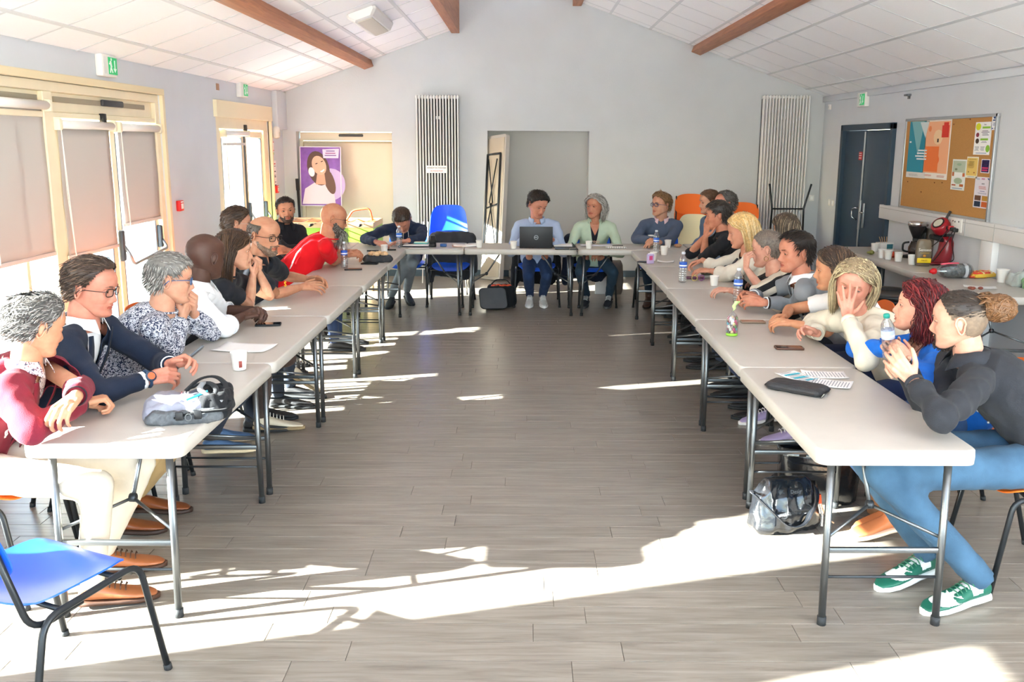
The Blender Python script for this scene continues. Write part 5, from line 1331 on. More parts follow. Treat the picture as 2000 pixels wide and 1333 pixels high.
fb = thing('football_table', 'football table with orange ends and lime green side in the back left corner', 'table football', (-2.50, 11.1, 0)); fb.rotation_euler = (0, 0, 0)
box('cabinet', (0, 0, .66), (1.25, .70, .30), mat('#8fb23e', .5), fb, .01); box('playing_top', (0, 0, .815), (1.22, .66, .02), mat('#d9733a', .5), fb, .004)
box('rim', (0, -.335, .84), (1.25, .035, .07), mat('#c9a77e', .5), fb, .006); box('rim', (0, .335, .84), (1.25, .035, .07), mat('#c9a77e', .5), fb, .006)
box('rim', (.61, 0, .84), (.035, .70, .07), mat('#c9a77e', .5), fb, .006); box('rim', (-.61, 0, .84), (.035, .70, .07), mat('#c9a77e', .5), fb, .006)
for sx in (-1, 1):
    for sy in (-1, 1): box('leg', (sx*.55, sy*.28, .26), (.08, .08, .52), mat('#d9b98a', .5), fb, .006)
for i in range(6):
    x = -.5+.2*i; rd_ = obj('rod', tube(nb(), [(x, -.52, .86), (x, .42, .86)], .008, 8), M_chrome, fb); obj('handle', tube(nb(), [(x, -.62, .86), (x, -.50, .86)], .016, 10), M_black, rd_, 'auto')
obj('curved_rail', tube(nb(), fillet([(.2, .1, .86), (.28, .1, .99), (.50, .1, 1.02), (.54, .1, .86)], .05), .012, 8), mat('#f0562e', .5), fb, 'auto')
bar_ = thing('leaning_bar', 'dark slender handle leaning in the back left corner', 'pole', (-3.08, 11.95, 0)); obj('shaft', tube(nb(), [(0, 0, .0), (-.05, .06, 1.35)], .018, 8), M_black, bar_, 'auto'); obj('grip', tube(nb(), [(-.044, .053, 1.2), (-.05, .06, 1.36)], .024, 8), M_rubber, bar_, 'auto')
lean = thing('white_crutches', 'thin white rails leaning on the wall beside the radiator', 'rails', (-1.36, 11.70, 0))
for dx in (0, .06, .12): obj('rail', tube(nb(), [(dx, -.25, .0), (dx, .0, .8)], .008, 6), M_white, lean)
# ================================================================== THE PEOPLE AT THE TABLES
def hd(px, py, Y, hh):
    p = at(px, py, Y=Y); D = float(CM[2] @ (np.array(p)-CO)); return p, min(1.22, max(1.02, hh*D/CF/.262))
W1 = cloth('#eef0f3', .15); RED = '#d9141f'
GLR = None
def pel(H, yaw, back, side=0, z=.565):
    a = radians(yaw); return (H.x-cos(a)*back+sin(a)*side, H.y-sin(a)*back-cos(a)*side, z)
def seat_for(P, yaw, label, col=M_orange): return chair_copy(label, P[0]+cos(radians(yaw))*.02, P[1]+sin(radians(yaw))*.02, yaw, col, GO)
SH = dict(kind='short', n=620, len=.026, r=.0026, thick=.011, lift=.13, mess=.07)
def hair(**k): d = dict(SH); d.update(k); return d
# 1 burgundy jacket
H, s = hd(72, 638, 3.40, 132); P = pel(H, 5, .34, -.06)
p = person('man in burgundy jacket and floral shirt, grey hair, arms crossed on the table', H, (52, -16, 0), 5, P,
 dict(w=at(158, 788, Z=.815), e=V(-1.93, 3.08, .83), d=(.75, .65, .05), up=(-.1, 0, 1), curl=.85, thumb=.8),
 dict(w=at(148, 775, Z=.90), e=V(-1.9, 3.55, .85), d=(-.15, -.95, -.30), up=(.25, -.1, 1), curl=.55, thumb=.7),
 dict(m=cloth('#7c2433', .35, 300, .07, 20), name='jacket', vee=(.36, .085), inner=speckle_mat([(0, '#e9e4e2'), (.52, '#e9e4e2'), (.56, '#8f3a44'), (.60, '#4a4f62')], 75), innervee=(.07, .03), collar=speckle_mat([(0, '#e9e4e2'), (.52, '#e9e4e2'), (.56, '#8f3a44'), (.60, '#4a4f62')], 75), lapel=True, lapelm=cloth('#7c2433', .35, 300), cuff=cloth('#2b2026'), crease=.008),
 hair(c=('#55524f', '#a39f9a'), kind='short', len=.034, n=1100, thick=.014, mess=.35, lift=.28, flow='back', mix=.5, spot=(0, -.035, .036), recede=.6), skin='#cf9a78', hs=s,
 legs=dict(m=cloth('#cfc5b4', .2), R=(V(-1.68, 3.22, .52), V(-1.74, 3.23, .12), V(-1.45, 3.32, .1)), L=(V(-1.62, 3.47, .52), V(-1.82, 3.50, .12), V(-1.5, 3.6, .1)), sm=mat('#a8643c', .35, coat=.3), sole=mat('#4a2f20', .6), laces=mat('#4a2f20', .6)), wsc=.98, brow='#777470')
seat_for(P, 5, 'orange plastic chair under the man in the burgundy jacket')
# 2 navy blazer
H, s = hd(180, 562, 3.92, 122); P = pel(H, 5, .30, -.04)
p = person('man in navy blazer, white shirt and glasses, looking at the phone in his hands', H, (0, -10, 0), 0, P,
 dict(w=at(283, 742, Z=.82), e=at(195, 775, Z=.79), d=(.85, .40, .12), up=(-.2, -.75, .6), curl=.55, thumb=.5),
 dict(w=at(332, 712, Z=.85), e=V(-1.75, 4.05, .80), d=(.9, -.1, .25), up=(-.1, .7, .6), curl=.55, thumb=.5),
 dict(m=cloth('#1d2638', .3, 300, .05), name='blazer', vee=(.40, .085), inner=W1, collar=W1, lapel=True, lapelm=cloth('#1a2233'), cuff=W1, crease=.007, ch=.04),
 hair(c=('#3d2f27', '#6f5a4b'), len=.032, n=900, thick=.013, flow='back', frontvol=.6, mess=.12, lift=.16, recede=.5, mix=.3), skin='#d08f78', hs=s, spec=dict(c='#2b2220', shape='rect', r=.0016), fat=.35, q=dict(fat=.6, jaw=.04),
 legs=dict(m=cloth('#b79a6c', .2), R=(V(-1.66, 3.75, .52), V(-1.98, 3.86, .13), V(-1.7, 3.92, .1)), L=(V(-1.62, 4.05, .52), V(-1.95, 4.12, .12), V(-1.6, 4.15, .1)), sm=mat('#7c4424', .35, coat=.3), sole=mat('#33221a', .6)), wsc=1.0, brow='#5a483c')
seat_for(P, 0, 'orange plastic chair under the man in the navy blazer'); PH2 = p
# 3 patterned jumper
H, s = hd(333, 545, 4.42, 108); P = pel(H, 0, .36)
hm = at(372, 590, Y=4.56)
p = person('seated man in navy and white speckled jumper and blue glasses, hands clasped at his mouth', H, (24, -6, 0), 8, P,
 dict(w=hm+V(-.03, -.05, -.075), e=at(340, 678, Z=.80), d=(.25, .55, .8), up=(.9, -.3, -.3), curl=.75, thumb=.6),
 dict(w=hm+V(-.01, .06, -.075), e=at(395, 655, Z=.80), d=(.3, -.45, .85), up=(.9, .3, -.3), curl=.75, thumb=.6),
 dict(m=speckle_mat([(0, '#27304b'), (.47, '#27304b'), (.5, '#d9dbe2'), (.62, '#8d94a8')], 85), name='jumper', rib=speckle_mat([(0, '#27304b'), (.47, '#27304b'), (.5, '#d9dbe2'), (.62, '#8d94a8')], 85), crease=.007),
 hair(c=('#6f6b66', '#b5b1ab'), len=.022, n=1000, thick=.009, flow='fwd', mix=.5, lift=.10), skin='#cf9c80', hs=s, spec=dict(c='#3f5e8c', shape='rect', r=.0022), q=dict(fat=.3), brow='#8a857f',
 legs=dict(m=cloth('#2e3a50'), sm=mat('#4a6a92', .7), sole=mat('#d9c6a4', .7), R=(V(-1.60, 4.45, .52), V(-1.86, 4.92, .14), V(-1.62, 5.05, .08)), L=(V(-1.55, 4.72, .52), V(-1.93, 5.12, .14), V(-1.7, 5.25, .08))))
seat_for(P, 5, 'orange plastic chair under the man in the speckled jumper')
# 4 white shirt
H, s = hd(402, 502, 4.90, 100); P = pel(H, 10, .38)
hc = at(508, 612, Z=.82)
p = person('seated Black man with shaved head in white shirt, turned away, hands clasped over a phone', H, (62, -6, 0), 12, P,
 dict(w=hc+V(-.085, -.09, -.005), e=at(425, 648, Z=.79), d=(.6, .75, .12), up=(.1, -.55, .8), curl=.6, thumb=.4),
 dict(w=hc+V(-.08, .10, .0), e=V(-1.85, 5.35, .8), d=(.75, -.55, .12), up=(.1, .5, .85), curl=.6, thumb=.4),
 dict(m=cloth('#eef0f4', .12, 300, .02), name='shirt', sleeve='roll', sl=.28, collar=W1, cuff=W1, crease=.007, ch=.042, flare=.03),
 None, skin='#553b30', hs=s, q=dict(fat=.2, ear=.95), brow='#241814', legs=dict(m=cloth('#4a3a33'), sm=mat('#cfc4ae', .6), sole=mat('#8f7a5a', .7), laces=mat('#e9e4da'), R=(V(-1.55, 4.95, .52), V(-1.70, 5.38, .13), V(-1.45, 5.45, .1)), L=(V(-1.50, 5.3, .52), V(-1.72, 6.15, .30), V(-1.46, 6.25, .24))))
seat_for(P, 10, 'orange plastic chair under the man in the white shirt')
# 5 long-haired woman
H, s = hd(458, 490, 5.50, 84); P = pel(H, 5, .36)
hc = at(506, 512, Y=5.62)
p = person('seated young woman with long brown hair and black T-shirt, hands clasped under her chin', H, (20, -3, 0), 5, P,
 dict(w=hc+V(-.03, -.045, -.08), e=at(505, 590, Z=.80), d=(.3, .45, .85), up=(.9, -.3, -.2), curl=.8, thumb=.5),
 dict(w=hc+V(-.02, .055, -.08), e=at(527, 580, Z=.80), d=(.3, -.4, .85), up=(.9, .3, -.2), curl=.8, thumb=.5),
 dict(m=cloth('#222329'), name='t_shirt', sleeve='tee', sl=.55, rib=cloth('#222329')),
 dict(kind='long', c=('#3b2a20', '#5f4632'), n=1100, flow='down', bottom=-.30, grav=.55, r=.0034, thick=.014, out=.0, side=.8, lift=.06, mess=.05, off=.010, offv=.008, zone=lambda p_: not (p_[1] > .03 and p_[2] < .05)), skin='#d8a486', hs=s, sex='f', brow='#3b2a20', legs=dict(m=cloth('#3a3f4a')))
seat_for(P, 5, 'orange plastic chair under the long-haired woman')
# 6 black polo
H, s = hd(517, 460, 6.02, 82); P = pel(H, -8, .36)
hc = at(620, 552, Z=.83)
p = person('seated balding man in black polo with yellow logo and glasses, hands interlaced on table', H, (-24, -8, 0), -5, P,
 dict(w=at(588, 561, Z=.815), e=at(540, 577, Z=.79), d=(.92, .30, .05), up=(-.1, -.7, .7), curl=.3, spread=.18, thumb=.0),
 dict(w=at(600, 545, Z=.84), e=V(-1.75, 6.62, .80), d=(.95, -.18, .05), up=(-.1, .6, .8), curl=.3, spread=.18, thumb=.0),
 dict(m=cloth('#1d2027'), name='polo_shirt', sleeve='tee', sl=.7, collar=cloth('#1a1c22'), flare=.018),
 hair(c=('#4f453d', '#6a5f56'), kind='buzz', len=.006, n=500, thick=.003, top='bald', topz=.07, recede=1), skin='#c58f70', hs=s, spec=dict(c='#24211f', shape='rect', r=.0018), fat=.2, q=dict(fat=.3, nose=1.15), brow='#2c2420', lid=12,
 beard=dict(c=('#7a6555', '#9a8878'), thick=.0015, n=420), legs=dict(m=cloth('#2d3440')))
seat_for(P, -5, 'orange plastic chair under the man in the black polo, back edge showing')
text('logo', 'S', .05, mat('#e8b62c', .6), p['top'], Vector(H)-p['base']+V(.155, -.10, -.33), (pi/2, 0, radians(65)), ext=.002, bold=True)
# 7 behind, bearded glasses
H, s = hd(464, 436, 6.85, 66); P = pel(H, 10, .18)
p = person('man with brown hair, beard and thin glasses sitting behind the long-haired woman', H, (22, -4, 0), 10, P, None, None,
 dict(m=cloth('#3a4454'), name='shirt', collar=cloth('#3a4454')), hair(c=('#3b2c22', '#6a5140'), len=.03, n=600, thick=.013, flow='back', topvol=.5), skin='#d09c80', hs=s, near=False, beard=dict(c=('#4a3628', '#6a5140'), thick=.004, n=300), spec=dict(c='#b9b2a4', shape='rect', r=.0012))
seat_for(P, 10, 'plastic chair under the man behind the long-haired woman')
# 8 red polo
H, s = hd(652, 427, 7.72, 66); P = pel(H, 2, .46, 0, .57)
hc = at(706, 497, Z=.815)
p = person('big bald man with grey beard and glasses in red sports shirt with white piping', H, (16, -12, 0), 4, P,
 dict(w=hc+V(-.13, -.06, .0), e=at(650, 513, Z=.79), d=(.9, .42, .08), up=(0, -.5, .85), curl=.5, thumb=.1),
 dict(w=hc+V(-.12, .11, .01), e=V(-1.85, 8.15, .80), d=(.85, -.5, .08), up=(0, .5, .85), curl=.5, thumb=.1),
 dict(m=cloth(RED, .2, 300, .04), name='sports_shirt', sleeve='tee', sl=.72, rib=cloth(RED), crease=.006),
 None, skin='#c98d6c', hs=s, fat=1.0, wsc=1.08, q=dict(fat=.7, jaw=.05), spec=dict(c='#3a302a', shape='rect', r=.0014), brow='#5c544c',
 beard=dict(c=('#4a443e', '#b9b5ae'), thick=.009, len=.085, chin=1.8, n=700, mix=.55), legs=dict(m=cloth('#2b3a5a')))
seat_for(P, 2, 'plastic chair under the big man in red')
a8 = p['arms']['R']; N8 = p['N']; B8 = p['base']
pp = [N8+V(-.06, -.10, .01)-B8, N8+V(-.16, -.16, -.03)-B8, N8+V(-.235, -.20, -.12)-B8, N8+V(-.30, -.21, -.26)-B8, N8+V(-.33, -.19, -.38)-B8]
obj('white_piping', tube(nb(), pp, .006, 6), mat('#f3eeee', .7), p['top'])
# 9 smiling man
H, s = hd(558, 411, 8.55, 52); P = pel(H, -55, .05)
p = person('smiling bearded man in black jacket behind the corner, arms folded', H, (-66, 0, 4), -45, P,
 dict(w=V(H.x+.30, H.y-.22, .86), e=V(H.x-.12, H.y-.35, .72), d=(.7, .5, .1), up=(.4, -.8, .3), curl=.4), dict(w=V(H.x+.10, H.y-.30, .83), e=V(H.x+.38, H.y+.05, .72), d=(-.6, -.7, .1), up=(.5, -.8, .3), curl=.4),
 dict(m=cloth('#26262b'), name='jacket', collar=cloth('#26262b'), crease=.007, ch=.05, flare=.03), hair(c=('#2a201b', '#3d3029'), len=.02, n=500, thick=.010, flow='up'), skin='#c99070', hs=s, near=False, fat=.3, q=dict(fat=.3), beard=dict(c=('#4a382e', '#5f4a3d'), thick=.003, n=350), brow='#2a201b')
seat_for(P, -45, 'plastic chair under the smiling man in the corner')
# 10 writing man
H, s = hd(786, 430, 9.78, 52); P = pel(H, -88, .38)
p = person('man in navy hooded sweatshirt bent over the head table, writing', H, (-86, -48, 8), -88, P,
 dict(w=at(735, 473, Z=.81), e=at(706, 468, Z=.79), d=(.75, -.60, -.12), up=(-.3, -.3, .9), curl=.6, thumb=.7), dict(w=at(797, 470, Z=.80), e=at(842, 462, Z=.79), d=(-.97, -.25, -.05), up=(0, 0, 1), curl=.15),
 dict(m=cloth('#27324a'), name='hooded_sweatshirt', crease=.007), hair(c=('#3b2c22', '#5f4a3a'), len=.02, n=500, thick=.010, flow='fwd'), skin='#cf947c', hs=s, near=False, lid=-8, wsc=1.02,
 legs=dict(m=cloth('#7f868e', .3, 300, .12, 10), R=(at(790, 520, Y=9.65), at(765, 575, Y=9.85), at(758, 610, Y=9.6)), L=(at(805, 515, Y=9.6), at(795, 565, Y=10.05), at(805, 590, Y=9.8)), sm=mat('#2d3036', .6), sole=mat('#1c1e22', .7)), Noff=(0, .13, .11))
seat_for(P, -88, 'blue plastic chair under the writing man', M_blue)
b = nb(); N_ = p['N']-p['base']
for k in range(3):
    tube(b, [N_+V(cos(a)*(.075+.013*k), sin(a)*(.085+.010*k)+.02, .005-.014*k+.03*max(0, sin(a))) for a in np.linspace(-.9, pi+.9, 18)], .022, 8)
me = remesh(b, .01, 3, 'hood'); me.materials.append(cloth('#27324a')); me.shade_smooth(); o = bpy.data.objects.new('hood', me); COL.objects.link(o); o.parent = p['top']
for sx in (-1, 1): obj('drawstring', tube(nb(), [N_+V(sx*.045, -.10, -.02), N_+V(sx*.06, -.135, -.10), N_+V(sx*.06, -.14, -.17)], .003, 6), M_paper, p['top'])
obj('zip', tube(nb(), [N_+V(0, -.115, -.05), N_+V(0, -.145, -.15), N_+V(0, -.15, -.25)], .004, 6), mat('#b9b4a8', .4), p['top'])
e = text('chest_emblem', 'ZD', .045, mat('#7a7054', .6), p['top'], N_+V(.10, -.150, -.13), (radians(70), 0, 0), ext=.002)
# 11 laptop man
H, s = hd(1050, 400, 9.80, 54); P = pel(H, -90, .22, 0, .57)
p = person('dark-haired man in light blue shirt looking down behind the laptop', H, (-58, -22, -4), -90, P,
 dict(w=at(1022, 468, Y=9.45), e=V(H.x-.36, 9.75, .55), d=(.5, -.85, 0), up=(0, 0, 1), curl=.35), dict(w=at(1078, 468, Y=9.45), e=V(H.x+.36, 9.75, .55), d=(-.6, -.8, 0), up=(0, 0, 1), curl=.35),
 dict(m=cloth('#a9b9d6', .15, 300, .03), name='shirt', collar=cloth('#a9b9d6'), crease=.006, buttons=3, buttonm=mat('#e8ecf2')), hair(c=('#1e1a18', '#332c28'), len=.026, n=800, thick=.013, flow='back', curl=.004, topvol=.7, mess=.2), skin='#cf9178', hs=s, near=False, lid=2,
 legs=dict(m=cloth('#2a3c5e', .2), R=(at(1032, 540, Y=9.72), at(1035, 575, Y=9.98), at(1033, 600, Y=9.70)), L=(at(1068, 540, Y=9.72), at(1060, 575, Y=9.98), at(1063, 600, Y=9.70)), sm=mat('#dfe0dc', .5), sole=mat('#efefec', .6), laces=mat('#f4f4f2'), r=1.05))
seat_for(P, -90, 'blue plastic chair under the laptop man, dark jacket hung on it', M_blue)
# 12 grey-haired woman
H, s = hd(1162, 404, 9.80, 50); P = pel(H, -90, .20)
p = person('grey-haired woman in pale green zip fleece over a black top, hands in her lap', H, (-124, 4, 0), -90, P,
 dict(w=V(H.x-.06, 9.62, .66), e=V(H.x-.33, 9.85, .75), d=(.7, -.6, -.15), up=(0, -.2, 1), curl=.45), dict(w=V(H.x+.07, 9.60, .66), e=V(H.x+.33, 9.85, .75), d=(-.7, -.6, -.15), up=(0, -.2, 1), curl=.45),
 dict(m=cloth('#b4c4ae', .25), name='fleece', vee=(.36, .055), inner=cloth('#23242c'), innervee=(.13, .07), collar=cloth('#b4c4ae'), copen=.7, flare=.03, crease=.006), dict(kind='bob', c=('#8f8b86', '#c9c5bf'), n=900, flow='down', bottom=-.115, grav=.5, r=.0036, thick=.013, out=.004, side=.9, lift=.10, mess=.14, curl=.006, off=.008, offv=.014, partx=-.02, zone=lambda p_: not (p_[1] > .045 and p_[2] < .06)), skin='#c98d70', hs=s, sex='f', near=False, wsc=1.12,
 legs=dict(m=cloth('#304557', .3, 400, .1), R=(at(1133, 532, Y=9.65), at(1145, 575, Y=9.95), at(1140, 600, Y=9.7)), L=(at(1198, 532, Y=9.65), at(1190, 575, Y=9.92), at(1184, 600, Y=9.65)), sm=mat('#2a2c33', .6), sole=mat('#5a5a5c', .7), laces=mat('#d8d8d8')))
seat_for(P, -90, 'blue plastic chair under the grey-haired woman', M_blue)
text('shirt_print', 'rogo', .05, mat('#d9b8a0', .6), p['top'], p['N']-p['base']+V(0, -.137, -.22), (radians(82), 0, 0), ext=.003)
# 13 young man with glasses
H, s = hd(1291, 401, 9.82, 50); P = pel(H, -95, .18)
p = person('blond young man with glasses in grey-blue jumper and pink collar, holding a cup', H, (-148, 6, 0), -100, P,
 dict(w=at(1281, 470, Z=.81), e=V(H.x-.36, 9.85, .79), d=(-.55, -.75, .1), up=(.5, -.1, .8), curl=.45), dict(w=at(1288, 474, Z=.80), e=at(1330, 466, Z=.79), d=(-.95, -.2, 0), up=(0, 0, 1), curl=.3),
 dict(m=cloth('#525d73', .25), name='jumper', collar=cloth('#e3c3cb'), flare=.010, ch=.030, crease=.006), hair(c=('#7a5a3c', '#a9855e'), len=.03, n=600, thick=.013, flow='up', frontvol=.9), skin='#d5a184', hs=s, near=False, spec=dict(c='#34406e', shape='rect', r=.0022),
 legs=dict(m=cloth('#27384a', .3), R=(at(1262, 515, Y=9.6), at(1268, 572, Y=9.92), at(1262, 605, Y=9.7)), L=(at(1300, 515, Y=9.55), at(1315, 575, Y=9.95), at(1305, 600, Y=9.7)), sm=mat('#4a2f22', .35, coat=.3), boot=.18, sole=mat('#241a14', .6)))
seat_for(P, -100, 'blue plastic chair beside the blond young man, backrest showing', M_blue)
# 14, 15, 18 behind
H, s = hd(1385, 395, 9.55, 50); P = pel(H, 190, .15)
person('brown-haired person half hidden behind the man in the black shirt', H, (185, -3, 0), 190, P, None, None, dict(m=cloth('#6d84a3'), name='shirt', collar=cloth('#6d84a3')), hair(c=('#5a4130', '#7a5a42'), len=.03, n=400), hs=s, near=False)
seat_for(P, 190, 'plastic chair under the brown-haired person')
H, s = hd(1416, 399, 9.15, 54); P = pel(H, 190, .12)
person('grey-haired man in blue denim shirt behind the man in the black shirt', H, (182, -2, 0), 190, P, None, None, dict(m=cloth('#7f95b2'), name='shirt', collar=cloth('#7f95b2')), hair(c=('#4b4845', '#8a8682'), len=.02, n=500, recede=1.3, flow='back'), hs=s, near=False, skin='#cf8f78')
seat_for(P, 190, 'plastic chair under the grey-haired man')
H, s = hd(1533, 447, 7.35, 62); P = pel(H, 175, .12)
person('woman with streaked brown bob sitting behind, only her hair showing', H, (120, -4, 0), 160, P, None, None, dict(m=cloth('#4b5560'), name='top'), dict(kind='bob', c=('#4b3f35', '#a08e74'), n=900, flow='down', bottom=-.12, grav=.6, r=.0034, thick=.012, side=.9, lift=.05, mess=.06, off=.007, offv=.006), hs=s, sex='f', near=False)
seat_for(P, 175, 'plastic chair under the woman with the streaked bob')
# 16 black shirt
H, s = hd(1402, 422, 8.02, 62); P = pel(H, 178, .30)
hw = at(1378, 462, Y=8.02)
p = person('dark-haired man in black shirt, raised hand covering his mouth, at the far right corner', H, (168, -3, 0), 175, P,
 dict(w=hw+V(.03, .10, .0), e=V(1.62, 8.35, .80), d=(-.25, -.25, .9), up=(-.8, .2, -.2), curl=.4), dict(w=hw+V(.0, .0, -.01), e=at(1367, 503, Z=.80), d=(.12, .05, 1), up=(-.9, -.35, .1), curl=.12, spread=.12),
 dict(m=cloth('#202126'), name='shirt', sleeve='roll', sl=.05, collar=cloth('#202126'), crease=.007), hair(c=('#2b2421', '#57504a'), len=.022, n=800, thick=.011, flow='fwd', mix=.35), skin='#c9896c', hs=s, brow='#2b2421', legs=dict(m=cloth('#2a2f38')))
seat_for(P, 175, 'plastic chair under the man in the black shirt')
# 17 blond woman in cream
H, s = hd(1449, 452, 7.10, 72); P = pel(H, 178, .30)
p = person('blond woman in cream V-neck jumper, forearms on the table', H, (172, -12, 0), 175, P,
 dict(w=at(1372, 508, Z=.84), e=V(1.62, 7.60, .80), d=(-.85, .2, -.3), up=(-.2, .3, .9), curl=.45), dict(w=at(1388, 529, Z=.81), e=at(1432, 540, Z=.79), d=(-.95, .25, .0), up=(0, -.3, .95), curl=.35),
 dict(m=cloth('#d6cdbf', .35, 250, .05), name='jumper', vee=(.24, .075), sleeve='roll', sl=.45, crease=.008, slv=1.15), dict(kind='bob', c=('#cfa96e', '#e6cfa0'), n=1000, flow='down', bottom=-.13, grav=.6, r=.0034, thick=.014, side=.95, lift=.06, mess=.07, off=.008, offv=.008, partx=-.02, zone=lambda p_: not (p_[1] > .05 and p_[2] < .045)), skin='#cf957a', hs=s, sex='f', brow='#9a7a52', wsc=1.1, legs=dict(m=cloth('#3a4252')))
seat_for(P, 175, 'plastic chair under the blond woman')
# 19 striped top
H, s = hd(1499, 487, 6.28, 80); P = pel(H, 178, .34)
hw = at(1457, 524, Y=6.22)
STR = stripes_mat('#17181c', '#cfc4b2', 3.4, 2, (.35, .5, 0), 1.5)
p = person('person with cropped grey hair, hoop earring and black and cream striped top, hand at mouth', H, (152, -4, 0), 175, P,
 dict(w=hw, e=at(1478, 572, Z=.80), d=(.02, -.05, 1), up=(-.9, -.3, .1), curl=.85, thumb=.5), dict(w=at(1428, 567, Z=.805), e=at(1480, 583, Z=.79), d=(-.95, .25, 0), up=(-.1, -.25, 1), curl=.4, spread=.15),
 dict(m=STR, name='striped_top', sleeve='tee', sl=.75, crease=.008, slv=1.2), hair(c=('#6d6259', '#958a80'), kind='buzz', len=.007, n=1400, thick=.003, r=.0016, flow='fwd', lift=.1), skin='#d3a08a', hs=s, sex='f', wsc=1.15, q=dict(fat=.4, ear=1.05), legs=dict(m=cloth('#2b2e36')))
obj('hoop_earring', tube(nb(), [(p['Mh'] @ V(-.084, -.010+.013*sin(a), -.052+.014*cos(a)))-p['base'] for a in np.linspace(0, 2*pi, 18, endpoint=False)], .0022, 6, closed=True), mat('#d8c089', .2, 1), p['body'])
seat_for(P, 175, 'plastic chair under the person in the striped top')
# 20 grey blazer
H, s = hd(1553, 494, 5.72, 86); P = pel(H, 178, .34)
hc = at(1452, 584, Z=.83)
p = person('dark-haired man in grey blazer and white shirt, both hands round a water bottle', H, (190, -2, 0), 172, P,
 dict(w=hc+V(.10, .13, .0), e=V(1.75, 6.15, .80), d=(-.9, -.35, .1), up=(.1, .8, .55), curl=.5, thumb=.4), dict(w=hc+V(.12, -.09, -.01), e=at(1565, 603, Z=.79), d=(-.93, .30, .1), up=(0, -.8, .55), curl=.45, thumb=.4),
 dict(m=cloth('#82868c', .3, 350, .04, 20), name='blazer', vee=(.36, .08), inner=W1, collar=W1, lapel=True, lapelm=cloth('#7d8187'), cuff=W1, crease=.007, copen=.45), hair(c=('#1f1815', '#33271f'), len=.026, n=900, thick=.013, flow='fwd', recede=.5, mix=.25), skin='#c98a70', hs=s, q=dict(nose=1.1, jaw=.05, ear=1.1), brow='#1f1815', lid=10, legs=dict(m=cloth('#2b303a')))
obj('wristwatch', tube(nb(), [hc+V(.145, -.098, -.01)-p['base']+V(.0, cos(a)*.034, sin(a)*.034) for a in np.linspace(0, 2*pi, 18, endpoint=False)], .007, 6, closed=True), M_black, p['body'])
seat_for(P, 172, 'plastic chair under the man in the grey blazer')
# 21 young woman in white T-shirt
H, s = hd(1628, 527, 5.22, 92); P = pel(H, 178, .30)
hc = at(1512, 628, Z=.815)
p = person('young woman with brown bob in white T-shirt with pink lettering, holding a phone flat', H, (163, -3, 0), 172, P,
 dict(w=hc+V(.10, .11, .01), e=V(1.78, 5.62, .80), d=(-.9, -.38, .02), up=(.1, .55, .8), curl=.5, thumb=.2), dict(w=hc+V(.09, -.05, .0), e=at(1618, 642, Z=.79), d=(-.9, .35, .02), up=(.1, -.5, .85), curl=.5, thumb=.2),
 dict(m=cloth('#ecebe9', .15, 300, .02), name='t_shirt', sleeve='tee', sl=.55, rib=cloth('#ecebe9'), crease=.006, slv=1.0), dict(kind='bob', c=('#33261f', '#6b5442'), n=1200, flow='down', bottom=-.185, grav=.55, r=.0032, thick=.013, side=.85, lift=.05, mess=.04, off=.010, offv=.008, zone=lambda p_: not (p_[1] > .028 and p_[2] < .045)), skin='#cd9470', hs=s, sex='f', brow='#2d201a', legs=dict(m=cloth('#27304a'), sm=mat('#b7a6cf', .6), sole=mat('#e9e4e0', .6), laces=mat('#f0ecec'), R=(V(1.35, 5.45, .52), V(1.72, 5.60, .13), V(1.50, 5.57, .1)), L=(V(1.33, 5.15, .52), V(1.76, 5.20, .13), V(1.55, 5.19, .1))))
text('shirt_lettering', 'ZAPP', .058, mat('#d6246a', .6), p['top'], p['N']-p['base']+V(-.185, -.055, -.165), (radians(85), 0, radians(-62)), ext=.004, bold=True)
text('shirt_lettering', 'MOOF', .058, mat('#d6246a', .6), p['top'], p['N']-p['base']+V(-.200, -.055, -.235), (radians(85), 0, radians(-62)), ext=.004, bold=True)
seat_for(P, 172, 'navy-backed plastic chair under the young woman in white', mat('#20283f', .5))
# 22 hand on face
H, s = hd(1668, 557, 4.62, 104); P = pel(H, 185, .32)
hw = at(1655, 622, Y=4.46)
p = person('blond woman in cream sweatshirt looking at the camera through her spread fingers', H, (238, -8, -10), 195, P,
 dict(w=at(1597, 652, Z=.815), e=V(1.78, 4.98, .80), d=(-.95, .0, .28), up=(-.2, .7, .7), curl=.6, thumb=.3), dict(w=hw, e=at(1690, 702, Z=.80), d=(-.10, -.02, 1), up=(-.35, -1, -.1), curl=.10, spread=.30, thumb=-.4),
 dict(m=cloth('#d3ccba', .3, 300, .05, 12), name='sweatshirt', crease=.009, slv=1.2, rib=cloth('#d3ccba'), cuff=cloth('#ddd3bd'), cuffr=.7), dict(kind='bob', c=('#85735a', '#d3c39c'), n=1300, flow='down', bottom=-.15, grav=.6, r=.0034, thick=.013, side=.9, lift=.06, mess=.08, off=.008, offv=.008, mix=.62, partx=.015, zone=lambda p_: not (p_[1] > .048 and p_[2] < .05)), skin='#d89c86', hs=s, sex='f', brow='#9a7a5a', wsc=1.12, lid=10, iris='#4e4030', q=dict(fat=.3),
 legs=dict(m=cloth('#26345a')))
seat_for(P, 185, 'plastic chair under the woman with her hand on her face')
